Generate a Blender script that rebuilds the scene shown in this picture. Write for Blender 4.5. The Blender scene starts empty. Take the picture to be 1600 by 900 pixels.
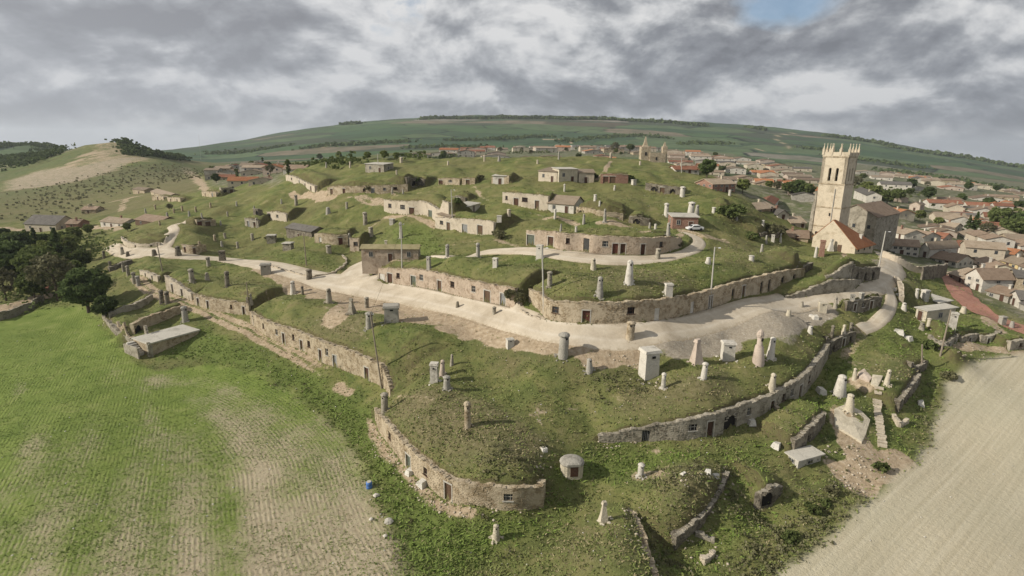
import bpy, math, random
import numpy as np
from mathutils import Vector, Matrix

random.seed(7); RS = np.random.RandomState(7)
SC = bpy.context.scene
COL = SC.collection

# ---------------------------------------------------------------- camera
CAM_H = 45.0
PITCH = math.radians(14.4); ROLL = math.radians(0.75)
FPX = 888.9
_r = np.array([1.0, 0, 0]); _f = np.array([0, math.cos(PITCH), -math.sin(PITCH)]); _u = np.array([0, math.sin(PITCH), math.cos(PITCH)])
CR = math.cos(ROLL)*_r + math.sin(ROLL)*_u
CU = -math.sin(ROLL)*_r + math.cos(ROLL)*_u
CF = _f
CO = np.array([0, 0, CAM_H])
cd = bpy.data.cameras.new('camera'); cam = bpy.data.objects.new('camera', cd); COL.objects.link(cam)
cd.sensor_width = 36; cd.lens = FPX/1600*36; cd.clip_start = 0.5; cd.clip_end = 30000
cam.matrix_world = Matrix(((CR[0], CU[0], -CF[0], 0), (CR[1], CU[1], -CF[1], 0), (CR[2], CU[2], -CF[2], CAM_H), (0, 0, 0, 1)))
SC.camera = cam
SC.view_settings.view_transform = 'Standard'; SC.view_settings.look = 'None'; SC.view_settings.gamma = 1.0
SC.view_settings.exposure = EXPOSURE = 0.08
SC.cycles.max_bounces = 5; SC.cycles.diffuse_bounces = 2; SC.cycles.glossy_bounces = 1; SC.cycles.transparent_max_bounces = 6

# ---------------------------------------------------------------- sun and cloudy sky
SUN_EL = math.radians(29); LX, LY = 1.0, 0.24           # horizontal direction the light travels in
l = math.hypot(LX, LY); LX /= l; LY /= l
sd = bpy.data.lights.new('sun', 'SUN'); sd.energy = 4.6; sd.angle = math.radians(0.9); sd.color = (1.0, 0.93, 0.82)
sun = bpy.data.objects.new('sun', sd); COL.objects.link(sun)
dvec = Vector((LX*math.cos(SUN_EL), LY*math.cos(SUN_EL), -math.sin(SUN_EL)))
sun.rotation_euler = dvec.to_track_quat('-Z', 'Y').to_euler(); sun.location = (-200, 0, 200)

class NT:
    """small helper for node trees"""
    def __init__(s, tree): s.t = tree; s.n = tree.nodes; s.l = tree.links
    def node(s, typ, **kw):
        n = s.n.new(typ)
        for k, v in kw.items():
            if k.startswith('i_'):
                key = k[2:]
                key = int(key) if key.isdigit() else key.replace('_', ' ')
                s.inp(n, key, v)
            else: setattr(n, k, v)
        return n
    def inp(s, n, key, v):
        sock = n.inputs[key]
        if isinstance(v, bpy.types.NodeSocket): s.l.new(v, sock)
        else: sock.default_value = v
    def math(s, op, a, b=0.0, c=0.0, clamp=False):
        n = s.n.new('ShaderNodeMath'); n.operation = op; n.use_clamp = clamp
        s.inp(n, 0, a); s.inp(n, 1, b); s.inp(n, 2, c)
        return n.outputs[0]
    def vmath(s, op, a, b=(0, 0, 0)):
        n = s.n.new('ShaderNodeVectorMath'); n.operation = op
        s.inp(n, 0, a)
        if op == 'SCALE': s.inp(n, 3, b)
        else: s.inp(n, 1, b)
        return n.outputs[0]
    def mix(s, f, a, b, mode='MIX'):
        n = s.n.new('ShaderNodeMix'); n.data_type = 'RGBA'; n.blend_type = mode; n.clamp_factor = True
        s.inp(n, 0, f); s.inp(n, 6, a if isinstance(a, bpy.types.NodeSocket) else (*a[:3], 1)); s.inp(n, 7, b if isinstance(b, bpy.types.NodeSocket) else (*b[:3], 1))
        return n.outputs[2]
    def noise(s, vec, scale, detail=3, rough=0.55, dist=0.0, dim='3D'):
        n = s.n.new('ShaderNodeTexNoise'); n.noise_dimensions = dim
        if vec is not None: s.l.new(vec, n.inputs['Vector'])
        n.inputs['Scale'].default_value = scale; n.inputs['Detail'].default_value = detail
        n.inputs['Roughness'].default_value = rough; n.inputs['Distortion'].default_value = dist
        return n.outputs[0]
    def voro(s, vec, scale, feature='F1', out=0, rnd=1.0):
        n = s.n.new('ShaderNodeTexVoronoi'); n.feature = feature
        s.l.new(vec, n.inputs['Vector']); n.inputs['Scale'].default_value = scale; n.inputs['Randomness'].default_value = rnd
        return n.outputs[out]
    def ramp(s, f, stops, interp='LINEAR'):
        n = s.n.new('ShaderNodeValToRGB'); s.l.new(f, n.inputs[0]); cr = n.color_ramp; cr.interpolation = interp
        while len(cr.elements) < len(stops): cr.elements.new(0.5)
        for e, (p, c) in zip(cr.elements, stops):
            e.position = p; e.color = (c, c, c, 1) if isinstance(c, (int, float)) else (*c[:3], 1)
        return n.outputs[0]
    def mapr(s, f, a, b, c=0.0, d=1.0):
        n = s.n.new('ShaderNodeMapRange'); n.clamp = True
        s.inp(n, 0, f); s.inp(n, 1, a); s.inp(n, 2, b); s.inp(n, 3, c); s.inp(n, 4, d)
        return n.outputs[0]

w = bpy.data.worlds.new('World'); SC.world = w; w.use_nodes = True
N = NT(w.node_tree); N.n.clear()
sky = N.node('ShaderNodeTexSky'); sky.sky_type = 'NISHITA'; sky.sun_disc = False
sky.sun_elevation = SUN_EL; sky.sun_rotation = math.atan2(-LX, -LY) % (2*math.pi); sky.altitude = 800
tc = N.node('ShaderNodeTexCoord'); sep = N.node('ShaderNodeSeparateXYZ'); N.l.new(tc.outputs['Generated'], sep.inputs[0])
zz = N.math('MAXIMUM', N.math('ADD', sep.outputs[2], 0.50), 0.1)
cmb = N.node('ShaderNodeCombineXYZ')
N.l.new(N.math('DIVIDE', sep.outputs[0], zz), cmb.inputs[0]); N.l.new(N.math('DIVIDE', sep.outputs[1], zz), cmb.inputs[1])
cv = cmb.outputs[0]
c1 = N.noise(N.vmath('ADD', cv, (3.4, 0.6, 0)), 1.25, 4, 0.5, 0.35)             # cloud banks
c2 = N.noise(N.vmath('ADD', cv, (7.3, 2.1, 0)), 3.1, 7, 0.56, 0.2)
c3 = N.noise(N.vmath('ADD', cv, (17.3, 5.1, 3)), 10.0, 6, 0.62, 0.15)
dens = N.math('ADD', N.math('MULTIPLY', c1, 0.50), N.math('ADD', N.math('MULTIPLY', c2, 0.36), N.math('MULTIPLY', c3, 0.14)))
# darker undersides: the same field looked up a little farther out tells where a cloud is thick behind its bright rim
c2b = N.noise(N.vmath('ADD', N.vmath('SCALE', cv, 0.965), (7.3, 2.1, 0)), 3.1, 7, 0.56, 0.2)
rim = N.math('MULTIPLY', N.math('SUBTRACT', c2, c2b), 0.9)
shade = N.math('ADD', dens, rim)
cloudcol = N.ramp(shade, [(0.37, (0.80, 0.80, 0.80)), (0.43, (0.63, 0.64, 0.655)), (0.485, (0.435, 0.45, 0.475)), (0.545, (0.29, 0.305, 0.335)), (0.64, (0.18, 0.19, 0.215))])
lit = N.math('MULTIPLY', N.mapr(sep.outputs[0], 0.15, -0.75), 0.42)
low = N.mapr(sep.outputs[2], 0.20, 0.0)
cloudcol = N.mix(N.math('MULTIPLY', lit, 0.8), cloudcol, (0.72, 0.73, 0.77))
cloudcol = N.mix(N.math('MULTIPLY', low, 0.40), cloudcol, (0.46, 0.50, 0.56))
cb = N.vmath('SCALE', cloudcol, 9.0)
gap = N.math('MULTIPLY', N.mapr(dens, 0.40, 0.36), N.mapr(sep.outputs[2], 0.12, 0.24))
# one break in the layer to the right, high up, where blue shows
dg = Vector((0.40, 0.895, 0.197)).normalized(); dn = N.vmath('SUBTRACT', N.vmath('NORMALIZE', tc.outputs['Generated']), tuple(dg))
dm = N.n.new('ShaderNodeVectorMath'); dm.operation = 'LENGTH'; N.l.new(N.vmath('MULTIPLY', dn, (0.62, 0.8, 1.6)), dm.inputs[0])
gap = N.math('MAXIMUM', gap, N.mapr(N.math('ADD', dm.outputs['Value'], N.math('MULTIPLY', N.math('SUBTRACT', c2, 0.5), 0.20)), 0.055, 0.015, 0.0, 0.85))
mixs = N.mix(gap, cb, sky.outputs[0])
bg = N.node('ShaderNodeBackground'); N.l.new(mixs, bg.inputs[0]); bg.inputs[1].default_value = 0.098
wo = N.node('ShaderNodeOutputWorld'); N.l.new(bg.outputs[0], wo.inputs[0])

# ---------------------------------------------------------------- heights
def ray(px, py):
    d = CF + CR*((px-800)/FPX) - CU*((py-450)/FPX)
    return d
def at_z(px, py, z):
    d = ray(px, py); t = (z-CAM_H)/d[2]
    return CO + d*t
def at_d(px, py, D):
    d = ray(px, py); t = D/d[1]
    return CO + d*t
def project(p):
    v = np.asarray(p)-CO; k = v@CF
    return 800+FPX*(v@CR)/k, 450-FPX*(v@CU)/k, k

CTRL_Z = [ # x, y in the survey picture, height of the bare ground
 (0,540,0),(100,600,0),(20,700,0),(60,850,0),(300,850,0),(600,880,0.2),(350,650,0),(480,720,0),(500,900,0),(0,900,0),
 (60,430,2),(0,400,2),(0,360,3),(60,368,4),(120,480,1.5),(200,560,0.8),(160,500,1.6),(300,560,0.8),
 (130,400,5),(110,358,6),(180,345,8),(170,385,8),(190,385,9),(240,372,12),(290,350,16),(217,437,7.6),(200,410,8),(300,475,5.6),(400,520,4),(460,550,3.2),(520,580,2.5),(600,640,1.2),(600,690,0.8),(660,775,.5),
 (230,392,9.4),(290,402,9.8),(400,412,10.4),(480,427,11),(540,440,11.5),(620,452,12.2),(700,470,13),(770,487,13.6),(830,505,14),(900,517,14.2),(980,520,14.2),(1060,512,14.2),(1130,498,14.4),(1200,480,14.8),(1280,462,15.4),(1340,448,16.2),(1390,425,17),(1392,403,17),
 (300,425,8.8),(420,455,8.6),(500,480,8.4),(600,500,9.2),(700,520,10.4),(800,540,11.4),(900,550,12),(1050,545,12.6),(1200,510,13.4),(1300,480,14),
 (650,580,5.8),(780,600,6.8),(900,620,7.2),(1000,620,7.2),(1120,610,7.8),(1220,570,9),(1280,530,10),(760,700,4.6),(700,650,4.4),(830,690,6.6),(790,720,4.9),(900,700,4.8),
 (940,690,4.4),(1100,680,5),(1200,650,5.4),(1290,562,7.6),(900,745,2.6),(850,800,1),(775,842,.4),(700,830,.3),(945,815,1.2),(900,890,1.2),(1000,770,2.4),(1090,880,.6),(1160,850,.6),
 (1200,700,3.6),(1190,785,1.6),(1260,760,2),(1250,830,.9),(1310,618,6),(1330,700,3.4),(1380,700,3),(1375,600,6.6),(1400,650,4.4),(1470,555,7),(1520,540,7.2),(1440,590,5.6),(1590,542,7),(1350,515,10),(1390,470,13.4),(1300,545,8.4),(1350,491,13.4),(1322,490,13.4),(1376,484,13.6),(1440,510,9.4),(1500,500,8.6),(1560,510,7.8),(1600,500,8),(1440,440,13),(1500,440,9),
 (1550,600,4.4),(1540,566,6.0),(1600,640,3.8),(1500,620,4.2),(1500,700,2),(1590,700,2),(1400,880,.8),(1590,880,.5),(1460,680,2.6),(1300,890,.8),
 (600,404,15),(690,402,17.5),(760,392,19.5),(830,392,21),(930,397,21.6),(1040,397,21.6),(1085,380,22.8),(1060,362,24),(1130,400,20.5),(1200,420,18.6),(1250,400,18.2),(1290,378,17.4),(1350,400,17),(1250,440,16.5),(1160,360,23),(1200,370,20),
]
CTRL_D = [ # x, y, distance
 (390,300,262),(330,300,300),(420,272,310),(470,262,290),(250,300,340),(200,325,300),(100,325,330),
 (560,402,166),(500,385,172),(420,385,187),(340,375,196),(430,347,206),(490,362,188),(470,320,222),(300,340,222),(300,318,250),(360,320,238),(545,345,190),(620,378,162),(650,364,168),(730,366,155),(770,364,150),
 (640,334,184),(700,334,178),(830,325,170),(900,340,158),(960,350,151),(1010,352,149),(1040,340,155),(1100,322,165),(1160,325,170),
 (450,290,246),(490,299,226),(520,304,212),(600,302,206),(640,297,207),(720,290,204),(790,288,198),(850,283,197),(930,284,194),(980,286,192),(1050,302,178),(1110,298,184),(1170,300,200),
 (560,268,240),(640,268,234),(740,268,230),(850,262,222),(960,262,220),(1060,275,208),
 (540,250,275),(620,247,262),(700,248,256),(800,246,254),(900,245,254),(1000,250,247),(1070,262,235),(1120,280,222),
 (0,305,400),(100,290,430),(200,268,480),(250,250,520),(165,218,640),(120,232,640),(60,262,560),(220,232,670),(285,249,720),(0,240,900),(40,226,950),(90,240,950),
 (330,270,520),(300,262,600),(400,262,480),
 (1180,290,300),(1250,300,330),(1300,330,260),(1400,345,250),(1400,300,400),(1500,330,330),(1500,370,240),(1450,400,185),(1550,430,165),(1600,460,145),(1600,400,210),(1600,330,380),(1300,265,650),(1400,275,700),(1500,290,720),(1600,305,700),(1200,250,760),(1100,240,760),(1000,236,760),(900,236,740),(800,238,700),(700,238,660),(620,238,640),(520,250,620),(420,255,600),
 (330,250,1200),(450,232,1300),(600,220,1400),(800,216,1500),(1000,220,1500),(1200,232,1500),(1400,255,1400),(1600,285,1300),
 (280,243,2400),(350,228,2600),(450,208,2700),(560,194,2800),(640,190,2900),(700,187,3000),(800,186,3000),(950,189,3000),(1100,196,3000),(1250,207,3000),(1350,221,2900),(1450,237,2800),(1530,250,2700),(1600,263,2600),
 (0,242,3000),(-200,255,2800),(1800,290,2500),(-200,300,500),(1800,340,400),(-300,360,250),(1850,480,140),(1800,700,80),(-200,700,80),
]
CTRL_W = [ # azimuth through picture x, distance, height : dips the hill hides
 (600,330,27),(750,340,26),(900,350,24),(1000,340,23),(1080,330,20),(600,460,26),(750,480,26),(900,500,25),(1050,480,19),(1200,420,12),
 (1250,230,15.5),(1190,280,17),
]
P = []
for a in CTRL_Z:
    q = at_z(*a); P.append(q)
for a in CTRL_D:
    q = at_d(*a); P.append(q)
    if a[2] > 2350: # behind the ridge the land falls
        for k, dz in ((1.35, -60), (2.2, -140)):
            P.append(np.array([q[0]*k, q[1]*k, q[2]+dz]))
for x, D, z in CTRL_W:
    P.append(np.array([(x-800)/FPX*D, D, z]))
P = np.array(P)
def uv_(x, y):
    r = np.hypot(x, y)
    return np.arctan2(x, y)*1.6, np.log(np.maximum(r, 5))
pu, pv = uv_(P[:, 0], P[:, 1])
def _k(r2): return 0.5*r2*np.log(r2+1e-12)
n = len(P)
A = np.zeros((n+3, n+3)); A[:n, :n] = _k((pu[:, None]-pu)**2+(pv[:, None]-pv)**2) + np.eye(n)*1e-3
A[:n, n] = A[n, :n] = 1; A[:n, n+1] = A[n+1, :n] = pu; A[:n, n+2] = A[n+2, :n] = pv
W_ = np.linalg.solve(A, np.concatenate([P[:, 2], [0, 0, 0]]))
def base_h(x, y):
    sh = x.shape; x = x.ravel(); y = y.ravel(); out = np.empty(len(x))
    for i in range(0, len(x), 20000):
        u, v = uv_(x[i:i+20000], y[i:i+20000])
        out[i:i+20000] = _k((u[:, None]-pu)**2+(v[:, None]-pv)**2)@W_[:n] + W_[n]+W_[n+1]*u+W_[n+2]*v
    return out.reshape(sh)
def lines(a, b, seg):
    out = [a]
    for end, st in seg:
        while out[-1] < end: out.append(out[-1]+st)
    return out
def grow(start, end, st, k=1.09):
    out = [start]
    while out[-1] < end: out.append(out[-1]+st); st *= k
    return out[1:]
xs0 = list(np.arange(-78, 100, 0.5)); xr = grow(xs0[-1], 150, 0.55, 1.004); xr = xr+grow(xr[-1], 5200, 0.8, 1.03); xl = grow(-xs0[0], 165, 0.55, 1.004); xl = xl+grow(xl[-1], 5200, 0.85, 1.035)
GX = np.array([-v for v in reversed(xl)] + xs0 + xr)
ys0 = list(np.arange(42, 132, 0.5)); yr = grow(ys0[-1], 232, 0.55, 1.004); yr = yr+grow(yr[-1], 6500, 0.95, 1.028)
GY = np.array([-60, -20, 0, 15, 25, 32, 36, 39] + ys0 + yr)
XX, YY = np.meshgrid(GX, GY)
coarse = base_h(XX[::3, ::3], YY[::3, ::3])          # the bare ground is smooth: a third of the lines, then splined linearly
def up(ax, axc, M, axis):
    idx = np.clip(np.searchsorted(axc, ax, 'right')-1, 0, len(axc)-2)
    t = np.clip((ax-axc[idx])/(axc[idx+1]-axc[idx]), 0, 1)
    if axis == 0: return M[idx]*(1-t)[:, None]+M[idx+1]*t[:, None]
    return M[:, idx]*(1-t)+M[:, idx+1]*t
ZZ = up(GX, GX[::3], up(GY, GY[::3], coarse, 0), 1)
if (len(GX)-1) % 3 or (len(GY)-1) % 3:
    ZZ[-3:] = base_h(XX[-3:], YY[-3:]); ZZ[:, -3:] = base_h(XX[:, -3:], YY[:, -3:])
ZZ[YY < 30] = np.minimum(ZZ[YY < 30], 2)

def H(x, y):
    x = np.asarray(x, float); y = np.asarray(y, float)
    i = np.clip(np.searchsorted(GX, x, 'right')-1, 0, len(GX)-2); j = np.clip(np.searchsorted(GY, y, 'right')-1, 0, len(GY)-2)
    tx = np.clip((x-GX[i])/(GX[i+1]-GX[i]), 0, 1); ty = np.clip((y-GY[j])/(GY[j+1]-GY[j]), 0, 1)
    return (ZZ[j, i]*(1-tx)+ZZ[j, i+1]*tx)*(1-ty)+(ZZ[j+1, i]*(1-tx)+ZZ[j+1, i+1]*tx)*ty
_S = np.exp(np.linspace(math.log(38), math.log(6000), 3000))
def hit(px, py):
    """the ground point seen at a place of the survey picture"""
    d = ray(px, py); d = d/d[1]
    pts = CO+d*_S[:, None]; below = pts[:, 2] < H(pts[:, 0], pts[:, 1])
    if not below.any(): return CO+d*1500
    k = int(np.argmax(below)); a, b = _S[max(k-1, 0)], _S[k]
    for _ in range(18):
        m = (a+b)/2; q = CO+d*m
        if q[2] < H(q[0], q[1]): b = m
        else: a = m
    q = CO+d*b; q[2] = H(q[0], q[1])
    return q
def smooth(a, b, x):
    t = np.clip((x-a)/(b-a), 0, 1); return t*t*(3-2*t)
def resample(pts, step):
    """smooth open curve through the points, evenly spaced"""
    pts = np.array([p[:2] for p in pts], float)
    if len(pts) == 2: fine = np.linspace(pts[0], pts[1], 50)
    else:
        Q = np.vstack([2*pts[0]-pts[1], pts, 2*pts[-1]-pts[-2]]); fine = []
        for i in range(1, len(Q)-2):
            for t in np.linspace(0, 1, 24, endpoint=(i == len(Q)-3)):
                a, b, c, d = Q[i-1], Q[i], Q[i+1], Q[i+2]
                fine.append(0.5*((2*b)+(c-a)*t+(2*a-5*b+4*c-d)*t*t+(3*b-a-3*c+d)*t**3))
        fine = np.array(fine)
    L = np.concatenate([[0], np.cumsum(np.hypot(*np.diff(fine, axis=0).T))])
    m = max(2, int(round(L[-1]/step))+1); s = np.linspace(0, L[-1], m)
    return np.stack([np.interp(s, L, fine[:, 0]), np.interp(s, L, fine[:, 1])], 1), s
def line_dist(line, X, Y):
    """(distance, signed side, overshoot past the ends, arc position) to a polyline"""
    best = np.full(X.shape, 1e9); side = np.zeros(X.shape); over = np.zeros(X.shape); arc = np.zeros(X.shape); s0 = 0.0
    for i in range(len(line)-1):
        a, b = line[i], line[i+1]; e = b-a; L = math.hypot(*e)
        if L < 1e-6: continue
        e = e/L; rx, ry = X-a[0], Y-a[1]; t = rx*e[0]+ry*e[1]; tcl = np.clip(t, 0, L); dd = np.hypot(rx-e[0]*tcl, ry-e[1]*tcl)
        m = dd < best; best = np.where(m, dd, best); side = np.where(m, e[0]*ry-e[1]*rx, side); arc = np.where(m, s0+tcl, arc)
        ov = np.zeros(X.shape)
        if i == 0: ov = np.maximum(ov, -t)
        if i == len(line)-2: ov = np.maximum(ov, t-L)
        over = np.where(m, ov, over); s0 += L
    return best, side, over, arc
def window(pts, pad):
    pts = np.asarray(pts); x0, y0 = pts[:, 0].min()-pad, pts[:, 1].min()-pad; x1, y1 = pts[:, 0].max()+pad, pts[:, 1].max()+pad
    return slice(max(0, np.searchsorted(GY, y0)-1), np.searchsorted(GY, y1)+1), slice(max(0, np.searchsorted(GX, x0)-1), np.searchsorted(GX, x1)+1)
def vnoise(x, y, seed=0):
    xi = np.floor(x).astype(np.int64); yi = np.floor(y).astype(np.int64); fx = x-xi; fy = y-yi
    fx = fx*fx*(3-2*fx); fy = fy*fy*(3-2*fy)
    def h(a, b):
        v = (a*374761393+b*668265263+seed*974634777) & 0xffffffff
        v = ((v ^ (v >> 13))*1274126177) & 0xffffffff
        return ((v ^ (v >> 16)) & 0xffff)/65535.0
    return (h(xi, yi)*(1-fx)+h(xi+1, yi)*fx)*(1-fy)+(h(xi, yi+1)*(1-fx)+h(xi+1, yi+1)*fx)*fy-0.5
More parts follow.
